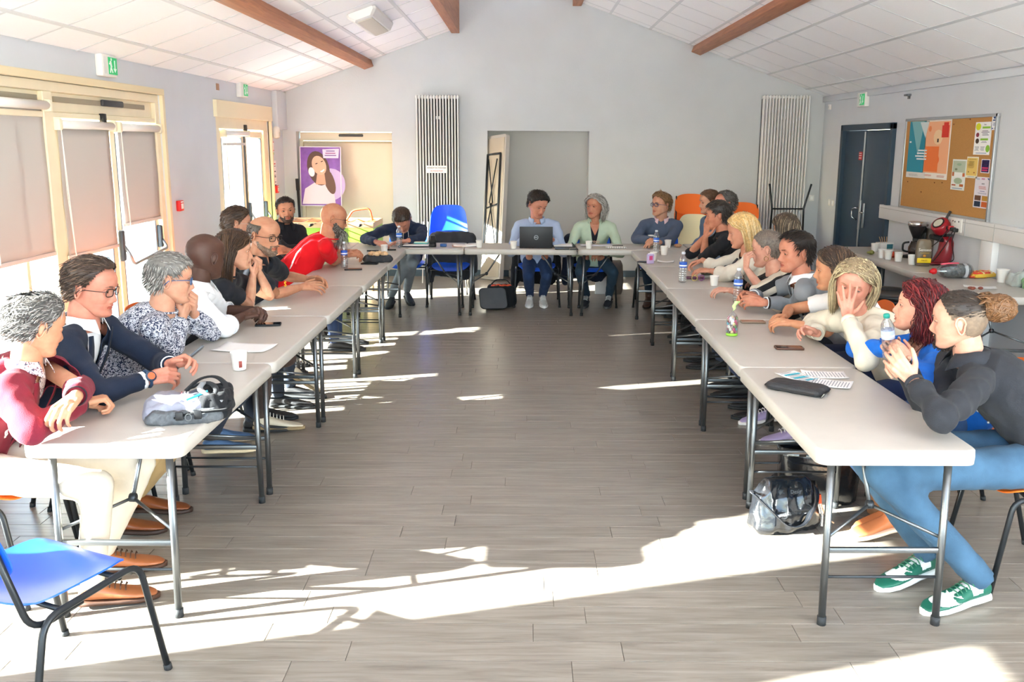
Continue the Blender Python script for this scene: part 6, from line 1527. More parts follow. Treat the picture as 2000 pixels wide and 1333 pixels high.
# 23 red hair
H, s = hd(1795, 602, 4.10, 112); P = pel(H, 178, .26)
hc = at(1725, 672, Y=3.98)
p = person('woman with dark red hair and bright blue V-neck jumper, holding a bottle', H, (156, 10, 0), 172, P,
 dict(w=hc+V(.09, .10, -.05), e=V(1.70, 4.45, .80), d=(-.65, -.5, .55), up=(-.2, .8, .4), curl=.5, thumb=.3), dict(w=hc+V(.10, -.10, -.06), e=at(1790, 790, Z=.80), d=(-.65, .4, .6), up=(-.2, -.8, .4), curl=.5, thumb=.3),
 dict(m=cloth('#1666c8', .4, 260, .06, 30), name='jumper', vee=(.26, .10), crease=.008, sleeve='long', sl=.9), dict(kind='bob', c=('#45141a', '#7c2a2c'), n=1500, flow='down', bottom=-.115, grav=.5, r=.0036, thick=.016, side=1.0, lift=.12, mess=.2, curl=.011, off=.010, offv=.014, out=.004, zone=lambda p_: not (p_[1] > .05 and p_[2] < .04)), skin='#dca78f', hs=s, sex='f', brow='#6a2a20', wsc=1.12, legs=dict(m=cloth('#46699c', .3, 400, .12), sm=mat('#c9784a', .5), boot=.2, sole=mat('#e8d2b8', .6), R=(V(1.55, 4.05, .52), V(1.86, 3.98, .15), V(1.6, 3.92, .1)), L=(V(1.5, 3.85, .52), V(1.80, 3.88, .15), V(1.55, 3.84, .1))))
obj('necklace', tube(nb(), [p['N']-p['base']+V(-.035, .055, -.0), p['N']-p['base']+V(-.11, .03, -.10), p['N']-p['base']+V(-.138, .0, -.185), p['N']-p['base']+V(-.115, -.035, -.10), p['N']-p['base']+V(-.04, -.055, .0)], .0018, 5), mat('#2a2024', .5), p['body'])
for dz in (-.045, -.062):
    b = nb(); ball(b, p['Mh'] @ V(-.082, -.006, dz)-p['base'], .0085); obj('pearl_earring', b, mat('#f0ece6', .15), p['body'], True)
seat_for(P, 172, 'orange plastic chair under the red-haired woman')
# 24 bun man
H, s = hd(1872, 628, 3.58, 128); P = pel(H, 172, .42, 0, .57)
hc = at(1742, 702, Y=3.38)
p = person('young man with hair in a bun and charcoal shirt, elbow on the table', H, (146, -3, 0), 168, P,
 dict(w=hc+V(.12, .17, -.06), e=V(1.98, 3.66, .55), d=(-.75, -.6, .25), up=(.2, .9, .3), curl=.5, thumb=.3), dict(w=hc+V(.085, -.02, -.085), e=at(1818, 850, Z=.80), d=(-.60, .35, .70), up=(-.45, -.85, .1), curl=.38, spread=.15, thumb=.0),
 dict(m=cloth('#2c2e33', .35, 260, .08, 30), name='shirt', collar=cloth('#303238', .35, 260), crease=.010, ch=.045, flare=.035, cuff=cloth('#303238', .35, 260), buttons=4, buttonm=mat('#b9bcc0', .3, .5)),
 dict(kind='bob', c=('#2f2620', '#7a6958'), mix=.06, undercut=.038, n=900, len=.10, flow='bun', bun=(0, -.118, .058), bunball=(0, -.140, .062), bunr=.056, bunc='#6a4a2e', bottom=.03, grav=0, r=.0026, thick=.006, side=.15, lift=.0, mess=.02, off=.003, offv=.003, recede=.6, seg=7, zone=lambda p_: p_[2] > .03), skin='#d6a58d', hs=s, q=dict(ear=1.1, fat=.1), brow='#3a2c24',
 beard=dict(c=('#2a211c', '#3a2d26'), thick=.003, goatee=True, n=160), lid=12,
 legs=dict(ss=1.1, m=cloth('#3f5d76', .35, 300, .25, 7), r=1.15, hem=1.1, R=(V(1.50, 3.62, .53), V(1.76, 3.48, .125), V(1.50, 3.36, .1)), L=(V(1.47, 3.32, .54), V(1.88, 3.27, .12), V(1.57, 3.16, .1)), sm=mat('#f2f2ee', .45), sole=mat('#f4f4f0', .5), laces=mat('#2f6b52', .6)))
seat_for(P, 172, 'orange plastic chair under the man with the bun')
P24 = p; hs_shoe24 = s

def shoe_overlay(heel, toe, s, m, par, base, w=.046, h=.075):
    b = nb(); shoe(b, None, heel, toe, s, h, w=w); me = remesh(b, .0042, 2, 'green_overlay')
    d = (Vector(toe)-Vector(heel)).normalized(); L = .285*s; x = d.cross(V(0, 0, 1)).normalized(); bb = bmesh.new(); bb.from_mesh(me); kill = []
    bmesh.ops.recalc_face_normals(bb, faces=bb.faces[:])
    for f_ in bb.faces:
        c = f_.calc_center_median()-Vector(heel); t_ = c.dot(d)/L; z = c.z/h; sx = abs(c.dot(x))/w
        toecap = t_ > .60 and z < .31
        foxing = t_ > .93 or (t_ > .5 and z < .30)
        heelp = t_ < .17 and z > .42
        heelb = t_ < .34 and z < .50 and not (t_ > .17 and z > .42)
        eye = .36 < t_ < .66 and sx < .62 and z > .62 and sx > .22
        eyes_ = .34 < t_ < .50 and sx > .55 and z > .55-(t_-.34)
        sw = .16 < t_ < .60 and abs(z-(.46+1.6*(t_-.42)**2)) < .115*(1-abs(t_-.46)*1.6) and sx > .45
        if not (toecap or foxing or heelp or heelb or eye or eyes_ or sw): kill.append(f_)
    bmesh.ops.delete(bb, geom=kill, context='FACES')
    for v in bb.verts: v.co += v.normal*.0022
    bmesh.ops.translate(bb, verts=bb.verts[:], vec=-base); bb.to_mesh(me); bb.free(); me.materials.append(m); me.shade_smooth(); o = bpy.data.objects.new('green_overlay', me); COL.objects.link(o); o.parent = par; md = o.modifiers.new('t', 'SOLIDIFY'); md.thickness = .002; md.offset = -1
GM = mat('#1f6350', .45)
for k, shp in zip((( V(1.76, 3.48, .125), V(1.50, 3.36, .1)), (V(1.88, 3.27, .12), V(1.57, 3.16, .1))), [c for c in P24['par'].children if c.name.split('.')[0] == 'shoe']):
    an, toe = k; d = toe-an; d.z = 0; d.normalize(); z0 = max(0, an.z-.105); heel = V(an.x, an.y, z0)-d*.055
    shoe_overlay(heel, heel+d*.28+V(0, 0, -z0), hs_shoe24*1.1, GM, shp, P24['base'])
# ================================================================== THINGS ON AND AROUND THE TABLES
TZ = .742
def cup(label, px, py, z=TZ, grp='white paper cups', sc=1.0, logo=None, loc=None, h=.080, r=.036):
    p = loc or at(px, py, Z=z); t = tag(obj('paper_cup', lathe(nb(), [(0, .002), (r*.70, .002), (r*.72, 0), (r*.76, 0), (r*.78, .004), (r, h-.003), (r*1.05, h-.001), (r*1.05, h+.002), (r*.98, h+.001), (r*.74, .008), (0, .008)], 24), M_cup, None, 'auto'), label, 'cup', grp)
    t.location = p; t.scale = (sc,)*3
    if logo: box('printed_logo', (r*.86*cos(logo), r*.86*sin(logo), h*.38), (.004, .014, .030), mat('#8c3a30', .6), t, .001, (0, 0, logo))
    return t
def bottle(label, loc, cap_c='#dfe6f0', lab='#2b57b8', sc=1.0, rot=None, h=.235, r=.031, grp=None, lid=True):
    t = thing('water_bottle', label, 'bottle', loc, 0, grp); t.scale = (sc,)*3
    if rot: t.rotation_euler = rot
    pr = [(0, .004), (r*.6, .0), (r*.95, .006), (r, .018)]
    z = .018
    for i in range(5): pr += [(r, z+.006), (r*.94, z+.010), (r, z+.014)]; z += .017
    pr += [(r*.97, .118), (r*.97, .165), (r, .172), (r*.92, .190), (r*.62, .208), (r*.42, .218), (r*.40, .232), (0, .232)]
    pm_ = [k for k in ['bottle']]
    if 'bottle_pl' not in _mats:
        m, nt, b = nodes_mat('clear_plastic'); nt.nodes.remove(b); tr = nt.nodes.new('ShaderNodeBsdfTransparent'); tr.inputs['Color'].default_value = (.88, .91, .94, 1); g = nt.nodes.new('ShaderNodeBsdfGlossy'); g.inputs['Roughness'].default_value = .08
        fz = nt.nodes.new('ShaderNodeLayerWeight'); fz.inputs['Blend'].default_value = .35; mr = nt.nodes.new('ShaderNodeMapRange'); mr.inputs['To Min'].default_value = .12; mr.inputs['To Max'].default_value = .75
        mx = nt.nodes.new('ShaderNodeMixShader'); nt.links.new(fz.outputs['Facing'], mr.inputs['Value']); nt.links.new(mr.outputs[0], mx.inputs[0]); nt.links.new(tr.outputs[0], mx.inputs[1]); nt.links.new(g.outputs[0], mx.inputs[2]); nt.links.new(mx.outputs[0], nt.nodes['Material Output'].inputs['Surface']); _mats['bottle_pl'] = m
    obj('bottle_body', lathe(nb(), pr, 20), _mats['bottle_pl'], t, 'auto')
    obj('bottle_label', lathe(nb(), [(r*.985, .120), (r*.99, .121), (r*.99, .162), (r*.985, .163)], 24), mat(lab, .5), t, True)
    b = nb(); M0 = Matrix.Rotation(radians(-70), 4, 'Z')
    obj('label_mark', lathe(nb(), [(r*.995, .130), (r*.997, .131), (r*.997, .140), (r*.995, .141)], 24), mat('#e8eef8', .5), t, True)
    if lid: obj('bottle_cap', lathe(nb(), [(0, .224), (r*.47, .224), (r*.47, .238), (r*.42, .241), (0, .241)], 18), mat(cap_c, .5), t, 'auto')
    return t
def phone(label, loc, rz, case='#1c1d20', screen='#15171b', rot=None, grp=None):
    t = thing('phone', label, 'phone', loc, rz, grp)
    if rot: t.rotation_euler = rot
    b = nb(); plate(b, rrect(.078, .155, .012), 0, .009); obj('phone_case', b, mat(case, .4), t, 'auto')
    b = nb(); plate(b, rrect(.070, .147, .009), .009, .0098); obj('screen', b, mat(screen, .08, spec=.8), t)
    b = nb(); plate(b, rrect(.024, .030, .006, cx=.018, cy=.05), -.0015, 0); obj('camera_bump', b, mat('#2b2c30', .3), t)
    return t
def sheet(label, loc, rz, w=.21, h=.297, c='#f1f0ee', lines=0, cat='paper', name='paper_sheet', curl=.006, grp=None, colour=None):
    b = nb(); R = [[V(-w/2+w*i/8, -h/2+h*j/8, .0015+curl*((i/4-1)**2)*((j/4-1)**2)) for i in range(9)] for j in range(9)]
    rings(b, R, False, False); o = tag(obj(name, b, mat(c, .75), None, True), label, cat, grp); o.location = loc; o.rotation_euler = (0, 0, rz)
    md = o.modifiers.new('t', 'SOLIDIFY'); md.thickness = .0008; md.offset = 1
    if lines:
        b = nb()
        for i in range(lines): bx(b, (random.uniform(-.01, .0), h*.42-h*.84*i/max(1, lines-1), .0045), (w*random.uniform(.55, .8), .0035, .0004))
        q_ = obj('printed_lines', b, mat('#8f9299', .8), o); q_['kind'] = 'stuff'
        if colour:
            for cx, cy, sx, sy in colour: box('colour_block', (cx, cy, .0050), (sx, sy, .0004), mat('#38b0c4', .7), o)
    return o
# --- left row
t = thing('backpack', 'grey and black backpack lying on the near left table, cyan pen and buckled straps', 'bag', at(362, 808, Z=TZ), radians(14))
def bagshape(w, d, h, n=24, puff=1.0, seed=1, top=.8):
    b = nb(); R = []
    for k, (z, s) in enumerate(((0, .86), (.12, 1), (.4, 1.02), (.7, .97), (.9, .9), (1, top))):
        R.append([V(w/2*s*np.sign(cos(a))*abs(cos(a))**.45, d/2*s*np.sign(sin(a))*abs(sin(a))**.45, h*z) for a in np.linspace(0, 2*pi, n, endpoint=False)])
    rings(b, R); return b
me = remesh(bagshape(.30, .235, .075), .007, 3, 'bag_body'); crease(me, .016, 13, 3); me.materials.append(mat('#8b8c99', .45, bump=.3, bscale=200, var=.12, vscale=18)); me.shade_smooth(); o = bpy.data.objects.new('bag_body', me); COL.objects.link(o); o.parent = t
o2 = bagshape(.29, .07, .05); bmesh.ops.translate(o2, verts=o2.verts[:], vec=(0.01, -.115, 0)); me = remesh(o2, .007, 3, 'front_gusset'); crease(me, .012, 20, 4); me.materials.append(mat('#55585c', .6, bump=.4, bscale=300, var=.3, vscale=60)); me.shade_smooth(); o = bpy.data.objects.new('front_gusset', me); COL.objects.link(o); o.parent = t
o2 = bagshape(.13, .24, .095); bmesh.ops.translate(o2, verts=o2.verts[:], vec=(.12, .0, .0)); me = remesh(o2, .007, 3, 'black_flap'); crease(me, .02, 16, 6); me.materials.append(cloth('#1c1d20', .3, 300)); me.shade_smooth(); o = bpy.data.objects.new('black_flap', me); COL.objects.link(o); o.parent = t
def ribbon(bm, pts, w=.022, th=.003, up=V(0, 0, 1)):
    pts = [Vector(p) for p in pts]; R = []
    for i, p in enumerate(pts):
        d = (pts[min(i+1, len(pts)-1)]-pts[max(i-1, 0)]).normalized(); s = d.cross(up); s = s.normalized() if s.length > .05 else V(1, 0, 0); n = s.cross(d).normalized()
        R.append([p+s*w/2+n*th, p-s*w/2+n*th, p-s*w/2-n*th, p+s*w/2-n*th])
    rings(bm, R); return bm
for i, (pts, c) in enumerate((([(.02, .10, .08), (.06, .06, .115), (.11, .02, .12), (.14, -.05, .10), (.10, -.10, .08)], '#2a2b2e'), ([(.05, .11, .09), (.08, .03, .125), (.06, -.03, .11), (.10, -.08, .10), (.16, -.09, .07)], '#8d9094'), ([(.00, .06, .08), (.05, .11, .12), (.12, .10, .13), (.17, .04, .10), (.15, -.02, .09)], '#222326'), ([(-.02, -.15, .03), (.05, -.16, .05), (.12, -.155, .05), (.18, -.12, .04), (.19, -.06, .06)], '#1c1d1f'))):
    obj('strap', ribbon(nb(), fillet(pts, .04)), cloth(c, .3, 400), t, 'auto')
for x in (.00, .07): box('buckle', (x, -.165, .04), (.03, .012, .035), M_black, t, .004)
obj('d_ring', tube(nb(), [V(.035+.012*cos(a), -.172, .035+.014*sin(a)) for a in np.linspace(0, 2*pi, 14, endpoint=False)], .0022, 6, closed=True), M_steel, t)
obj('cyan_pen', tube(nb(), [(.02, -.085, .082), (.10, -.055, .105)], .005, 8), mat('#27a7d8', .4), t)
for i, w_ in enumerate((.05, .06, .04)): box('printed_line', (-.01+.012*i, .01, .0862), (.003, w_, .001), mat('#e9dede' if i else '#b0484e', .7), t, 0, (0, 0, .1))
cup('white paper cup with a small red mark on the near left table beside the sheet', 468, 722, logo=radians(-62), sc=1.12)
sheet('blank white sheet on the second left table behind the paper cup', at(478, 680, Z=TZ), radians(82), w=.20, h=.30)
phone('silver-backed phone held tilted in the hands of the man in the navy blazer', at(372, 700, Z=.865), 0, case='#5a5e63', screen='#aeb4ba', rot=(radians(35), radians(-25), radians(-60)))
phone('black phone lying under the clasped hands of the man in the white shirt', at(524, 635, Z=TZ), radians(-80))
w_ = [a for a in PH2['arms'].values() if a[4] == 1][0]; b = nb(); dd = (w_[2]-w_[1]).normalized(); u_, v_ = frame_of(dd)
c_ = w_[2]+dd*.012-PH2['base']; wt = obj('watch_strap', tube(nb(), [c_+u_*cos(a)*.034+v_*sin(a)*.034 for a in np.linspace(0, 2*pi, 18, endpoint=False)], .010, 6, closed=True), mat('#27405c', .5), PH2['body'], True)
n_ = V(.25, -.9, .35).normalized(); n_ = (n_-dd*n_.dot(dd)).normalized(); R_ = n_.to_track_quat('Z', 'Y').to_matrix().to_4x4()
obj('watch_case', lathe(nb(), [(0, 0), (.022, 0), (.024, .005), (.021, .010), (0, .010)], 20, M=Matrix.Translation(c_+n_*.036) @ R_), mat('#2b3f55', .35), wt, 'auto'); obj('watch_dial', lathe(nb(), [(0, .0101), (.0165, .0101), (.0165, .0108), (0, .0108)], 20, M=Matrix.Translation(c_+n_*.036) @ R_), mat('#e2663c', .5), wt)
bottle('small water bottle with blue label on the fourth left table', at(673, 524, Z=TZ)); phone('black phone lying in front of the water bottle on the fourth left table', at(690, 527, Z=TZ), radians(-80))
po = thing('snack_pouch', 'dark grey fabric pouch open with rolls inside on the far left table', 'pouch', at(738, 511, Z=TZ), 0)
me = remesh(bagshape(.27, .16, .055, top=.9), .008, 2, 'pouch_body'); crease(me, .015, 14, 9); me.materials.append(cloth('#3b3c40', .3, 300)); me.shade_smooth(); o = bpy.data.objects.new('pouch_body', me); COL.objects.link(o); o.parent = po
for i, (x, y) in enumerate(((-.06, .03), (0.0, .06), (.06, .03), (-.02, .0))):
    b = nb(); ball(b, (0, 0, 0), (.038, .03, .026)); me = remesh(b, .007, 1, 'bread_roll'); crease(me, .006, 30, i); me.materials.append(mat('#d9b48a', .7, var=.15, vscale=50)); me.shade_smooth()
    o = tag(bpy.data.objects.new('bread_roll', me), ['pale bread roll at the left of the grey pouch', 'pale bread roll at the back of the grey pouch', 'pale bread roll at the right of the grey pouch', 'pale bread roll at the front of the grey pouch'][i], 'bread', 'rolls in the grey pouch'); COL.objects.link(o); o.location = po.location+V(x, y, .068)
phone('black phone flat in front of the grey snack pouch', at(722, 516, Z=TZ), radians(85)); cup('beige paper cup behind the grey snack pouch', 751, 494, logo=None)
for i, (x, y) in enumerate(((728, 492), (762, 490))): o = tag(obj('marker_pen', tube(nb(), [(-.06, 0, .009), (.06, .01, .009)], .008, 8), M_black, None), ['black marker pen left of the beige cup', 'black marker pen right of the beige cup'][i], 'pen'); o.location = at(x, y, Z=TZ)
# --- head row
bottle('water bottle with blue label in front of the writing man', at(780, 485, Z=TZ), lab='#2f6fd0')
sheet('writing sheets under the hand of the man in the hooded sweatshirt', at(755, 475, Z=TZ), radians(5), w=.30, h=.21)
o = thing('folder', 'dark open folder on the head table beside the writing man', 'folder', at(810, 481, Z=TZ), 0); box('cover', (0, 0, .006), (.34, .20, .012), mat('#2b2a33', .5), o, .003); box('pages', (.02, .0, .014), (.28, .17, .006), M_paper, o)
o = thing('sticky_notes', 'small stack of teal and blue notepads on the dark folder', 'notepad', at(823, 476, Z=TZ+.02), 0); box('teal_pad', (0, 0, .008), (.16, .07, .012), mat('#5fb3b4', .6), o); box('cream_pad', (0, 0, .017), (.15, .065, .006), mat('#e6e0c4', .6), o)
sheet('thin white sheet at the front edge of the head table, left side', at(818, 486, Z=TZ), radians(4), w=.22, h=.06)
j = thing('camera_lens', 'black camera lens standing on the head table', 'lens', at(845, 482, Z=TZ), 0)
obj('barrel', lathe(nb(), [(0, 0), (.040, 0), (.041, .02), (.038, .022), (.038, .045), (.042, .047), (.042, .075), (.034, .08), (.033, .11), (.028, .115), (0, .115)], 24), M_black, j, 'auto'); obj('focus_ring', lathe(nb(), [(.0425, .048), (.0435, .05), (.0435, .072), (.0425, .074)], 24), M_rubber, j, 'auto'); obj('rear_cap', lathe(nb(), [(0, .115), (.026, .115), (.026, .13), (0, .13)], 20), mat('#4a4c50', .4), j, 'auto')
for i, a in enumerate((-.6, .6)): pass
bb_ = tag(box('blue_box', at(866, 479, Z=TZ+.015), (.07, .05, .03), mat('#26508c', .5), None, .004), 'small dark blue box right of the camera lens', 'box')
bk_ = thing('open_notebook', 'open notebook with pinkish cover lying at the joint of the head tables', 'notebook', at(910, 481, Z=TZ), radians(8)); box('left_pages', (-.07, 0, .010), (.14, .15, .014), mat('#e9ddd6', .7), bk_, .002, (0, .10, 0)); box('right_pages', (.075, 0, .012), (.16, .15, .016), mat('#efe9e4', .7), bk_, .002, (0, -.04, 0)); box('cover', (-.10, -.01, .004), (.10, .16, .004), mat('#c99a88', .6), bk_)
cup('white paper cup right of the open notebook', 936, 484); cup('white paper cup left of the laptop', 1003, 486)
lp = thing('laptop', 'open black laptop with round logo, seen from behind', 'laptop', at(1047, 485, Z=TZ), 0)
box('base', (0, .13, .010), (.355, .24, .018), M_black, lp, .004); box('keyboard', (0, .13, .0195), (.31, .13, .002), mat('#303236', .6), lp)
sc_ = box('lid', (0, -.012, .118), (.358, .010, .235), mat('#2a2b2e', .45, var=.05, vscale=200), lp, .004, (radians(6), 0, 0)); obj('hinge', tube(nb(), [(-.12, .008, .014), (.12, .008, .014)], .007, 8), M_black, lp)
lg_ = obj('logo_ring', tube(nb(), [V(.022*cos(a), -.0205+.0, .118+.022*sin(a)) for a in np.linspace(0, 2*pi, 24, endpoint=False)], .0018, 6, closed=True), mat('#a9abae', .35, .8), lp); text('logo_letters', 'DELL', .0145, mat('#a9abae', .35, .8), lg_, (0, -.0185, .118), (pi/2, 0, 0))
o = thing('black_folder', 'black folder with white sheets right of the laptop', 'folder', at(1101, 482, Z=TZ), 0); box('cover', (0, 0, .005), (.24, .22, .010), M_black, o, .002); box('pages', (-.01, .02, .014), (.20, .18, .010), M_paper, o)
phone('black phone lying right of the laptop', at(1098, 487, Z=TZ), radians(90)); o = tag(box('pen_case', at(1121, 487, Z=TZ+.006), (.09, .03, .012), M_black, None, .004), 'slim black case at the right end of the middle head table', 'case')
o = tag(obj('black_cable', tube(nb(), [at(1117, 474, Z=.75), at(1122, 480, Z=.755), at(1127, 487, Z=.75), at(1127, 492, Z=.745)], .005, 6), M_black), 'black cable hanging over the head table joint', 'cable')
cup('white paper cup in front of the grey-haired woman', 1150, 486); sheet('white sheets lying in front of the grey-haired woman', at(1165, 480, Z=TZ), 0, w=.36, h=.16, c='#dfe1ec')
o = thing('spiral_notepad', 'wire-bound notepad with pen at the right of the head table', 'notebook', at(1203, 484, Z=TZ), radians(-3)); box('pages', (0, 0, .008), (.22, .13, .014), mat('#d9d7d2', .7), o, .002)
for i in range(9): obj('wire_loop', tube(nb(), [V(-.10+.025*i, -.066+.008*cos(a), .009+.009*sin(a)) for a in np.linspace(0, 2*pi, 8, endpoint=False)], .0018, 5, closed=True), M_black, o)
obj('pen', tube(nb(), [(-.04, .01, .020), (.08, .03, .020)], .004, 6), M_black, o)
# --- right row far
o = thing('remote', 'small dark remote on the far right corner table', 'remote', at(1264, 483, Z=TZ), radians(85)); box('case', (0, 0, .009), (.04, .075, .018), mat('#35332f', .5), o, .005); box('button_pad', (0, .01, .0185), (.02, .03, .002), mat('#6a675f', .5), o)
bottle('water bottle with blue label in front of the blond young man', at(1281, 495, Z=TZ), lab='#2a5fc4'); cup('white paper cup held by the blond young man', 1272, 476, loc=at(1271, 478, Z=TZ)+V(0, 0, .03), sc=.95)
cup('white paper cup right of the bottle on the far right corner table', 1304, 484, sc=1.05); cup('white paper cup nearest on the far right corner table', 1297, 498, sc=1.1); cup('white paper cup behind the little lilac carton', 1276, 509)
b = nb(); ball(b, (0, 0, .018), (.045, .035, .02)); o = tag(obj('biscuit', b, mat('#b98a68', .8, var=.15, vscale=60), None, True), 'brown biscuit on the far right corner table', 'biscuit'); o.location = at(1324, 483, Z=TZ)
o = thing('carton', 'small lilac and pink printed carton on the far right table', 'carton', at(1270, 515, Z=TZ), radians(20)); box('body', (0, 0, .045), (.06, .04, .09), mat('#b9a6cc', .5), o, .003); box('printed_patch', (-.005, -.0205, .055), (.035, .002, .04), mat('#c74a7c', .5), o); box('top_fold', (0, 0, .094), (.05, .01, .01), mat('#ebe4ee', .5), o)
phone('black phone behind the lilac carton', at(1261, 513, Z=TZ), radians(70)); sheet('white paper napkin on the far right table', at(1300, 512, Z=TZ), radians(80), w=.11, h=.16, curl=.012)
bottle('half-full water bottle with blue label on the fourth right table', at(1333, 552, Z=TZ), lab='#2a58b6', sc=1.05)
o = tag(box('purple_case', at(1357, 543, Z=TZ+.010), (.05, .16, .02), mat('#5a2f4a', .5), None, .008, (0, 0, radians(80))), 'flat dark purple spectacle case behind the bottle', 'case')
g_ = thing('spectacles', 'multicoloured round spectacles lying open on the fourth right table', 'glasses', at(1363, 549, Z=TZ), radians(10))
for s in (-1, 1): obj('rim', tube(nb(), [V(s*.030+.024*cos(a), 0, .025+.023*sin(a)) for a in np.linspace(0, 2*pi, 12, endpoint=False)], .0042, 6, closed=True), mat('#a8965a' if s < 0 else '#7a4a78', .4, var=.4, vscale=60), g_)
obj('bridge', tube(nb(), [(-.008, 0, .03), (.008, 0, .03)], .003, 6), mat('#6a3a60', .4), g_)
for s in (-1, 1): obj('temple', tube(nb(), [(s*.055, 0, .03), (s*.056, .12, .006)], .003, 6), mat('#6a2f4a', .4), g_)
nbk = thing('notebooks', 'stack of dark olive and grey notebooks on the fourth right table', 'notebook', at(1392, 541, Z=TZ), radians(5)); box('lower_book', (0, 0, .010), (.17, .12, .018), mat('#9a988f', .6), nbk, .002); box('upper_book', (-.02, .01, .028), (.14, .11, .016), mat('#4a4438', .6), nbk, .002)
b = nb()
for i in range(7): ball(b, (random.uniform(-.05, .05), random.uniform(-.03, .03), .03+random.uniform(0, .025)), (.028, .024, .02))
me = remesh(b, .008, 2, 'scarf'); crease(me, .01, 30, 5); me.materials.append(speckle_mat([(0, '#1c1c1e'), (.55, '#1c1c1e'), (.58, '#a8963e'), (.63, '#e4e2dc')], 40)); me.shade_smooth(); o = tag(bpy.data.objects.new('patterned_scarf', me), 'small black and yellow patterned scarf bundled on the notebooks', 'scarf'); COL.objects.link(o); o.location = at(1402, 538, Z=TZ+.03)
hb = thing('handbag', 'dark handbag with magenta trim at the elbow of the person in stripes', 'bag', at(1437, 545, Z=TZ), radians(15)); me = remesh(bagshape(.20, .14, .12, top=.5), .009, 2, 'bag_body'); crease(me, .01, 14, 8); me.materials.append(cloth('#37343a')); me.shade_smooth(); o = bpy.data.objects.new('bag_body', me); COL.objects.link(o); o.parent = hb
obj('bag_handle', ribbon(nb(), fillet([(-.12, 0, .0), (-.06, 0, .10), (.03, 0, .20), (.08, 0, .12)], .05), .03), cloth('#45434a'), hb, 'auto'); obj('trim_edge', tube(nb(), fillet([(-.14, -.08, .02), (-.05, -.10, .05), (.08, -.09, .07)], .03), .006, 6), mat('#a8265c', .5), hb)
cup('white paper cup in the hand of the person in the striped top', 1390, 556, loc=at(1392, 560, Z=TZ)+V(.02, .04, 0))
bottle('water bottle with blue label between the hands of the man in the grey blazer', at(1440, 592, Z=TZ), lab='#3a63b8', sc=1.05)
ca = thing('sweets_bag', 'clear bag of coloured chocolate eggs tied with pale green ribbon', 'sweets', at(1429, 655, Z=TZ), 0)
cols_ = ['#8a2f4a', '#d9d3c4', '#c94a7a', '#6ab0c0', '#3a2a2a', '#e2c98a', '#b23a6a', '#efe9e0', '#7a4a3a', '#5f8f5a']
for i in range(42):
    lay = i//7; a = (i % 7)/7*2*pi+lay*.45; rr_ = .023 if i % 7 else 0; b = nb(); ball(b, (rr_*cos(a), rr_*sin(a), .022+lay*.0165), (.010, .010, .0125), n=8); obj('chocolate_egg', b, mat(cols_[i % 10], .3, coat=.4), ca, True)
obj('green_base', lathe(nb(), [(0, 0), (.034, 0), (.035, .006), (.033, .016), (0, .016)], 20), mat('#8bc53a', .5), ca, 'auto')
obj('clear_wrap', lathe(nb(), [(.033, .01), (.036, .03), (.037, .07), (.034, .105), (.024, .125), (.008, .140), (.006, .148)], 20), _mats['bottle_pl'], ca, 'auto')
b = nb(); R = []
for i in range(9):
    t_ = i/8; R.append([V(.006*sin(t_*9)+.020*t_-.014*(.3+t_), -.003, .145+.062*t_), V(.006*sin(t_*9)+.020*t_+.014*(.3+t_), .004*cos(t_*8), .148+.058*t_)])
rings(b, R, False, False); o = obj('green_ribbon', b, mat('#b9d68a', .5), ca, True); md = o.modifiers.new('t', 'SOLIDIFY'); md.thickness = .001
phone('phone in bronze case lying before the hands of the young woman in white', at(1470, 630, Z=TZ), radians(88), case='#7a6a58', screen='#8a7c6c'); phone('phone in copper-brown case lying on the second right table', at(1541, 681, Z=TZ), radians(86), case='#5a3a2c', screen='#2a2224')
# black pouch, sheets on the near right table
sheet('printed sheet with blue blocks under the black pouch', at(1562, 738, Z=TZ), radians(28), w=.13, h=.21, lines=14, colour=((.0, .05, .10, .018), (.0, -.01, .10, .02), (.02, -.06, .08, .015)))
sheet('printed sheet lying at the back of the near right table', at(1610, 733, Z=TZ), radians(82), w=.13, h=.21, lines=13); sheet('printed sheet nearest the black pouch, right side', at(1622, 750, Z=TZ+.001), radians(62), w=.14, h=.19, lines=13)
pc = thing('zip_pouch', 'flat black leather zip pouch on the near right table', 'pouch', at(1557, 762, Z=TZ), radians(-38))
b = nb(); R = []
for z, k in ((0, .010), (.004, .002), (.014, 0), (.026, .006), (.032, .02)): R.append([V(x, y, z) for x, y in rrect(.27-2*k, .15-2*k, .03)])
rings(b, R); me = remesh(b, .005, 2, 'pouch_body'); crease(me, .003, 14, 2); me.materials.append(mat('#2c2d30', .5, bump=.4, bscale=220)); me.shade_smooth(); o = bpy.data.objects.new('pouch_body', me); COL.objects.link(o); o.parent = pc
obj('zip_line', tube(nb(), [V(x, y, .015) for x, y in rrect(.273, .153, .03)], .0022, 5, closed=True), M_black, pc); box('zip_puller', (.137, -.055, .006), (.006, .012, .035), M_steel, pc, .002, (0, .6, 0))
o = tag(box('table_sticker', at(1769, 900, Y=3.0445)+V(0, -.001, 0), (.018, .002, .028), mat('#e6ecf2', .5)), 'small white sticker on the end of the near right table', 'sticker'); box('blue_dot', (.002, -.0015, -.005), (.008, .001, .009), mat('#8fb0d8', .5), o)
bottle('small crinkled water bottle held by the red-haired woman', at(1738, 705, Y=3.98), lab='#b9c4dc', cap_c='#2a9a8a', rot=(radians(8), radians(-12), 0), sc=1.0)
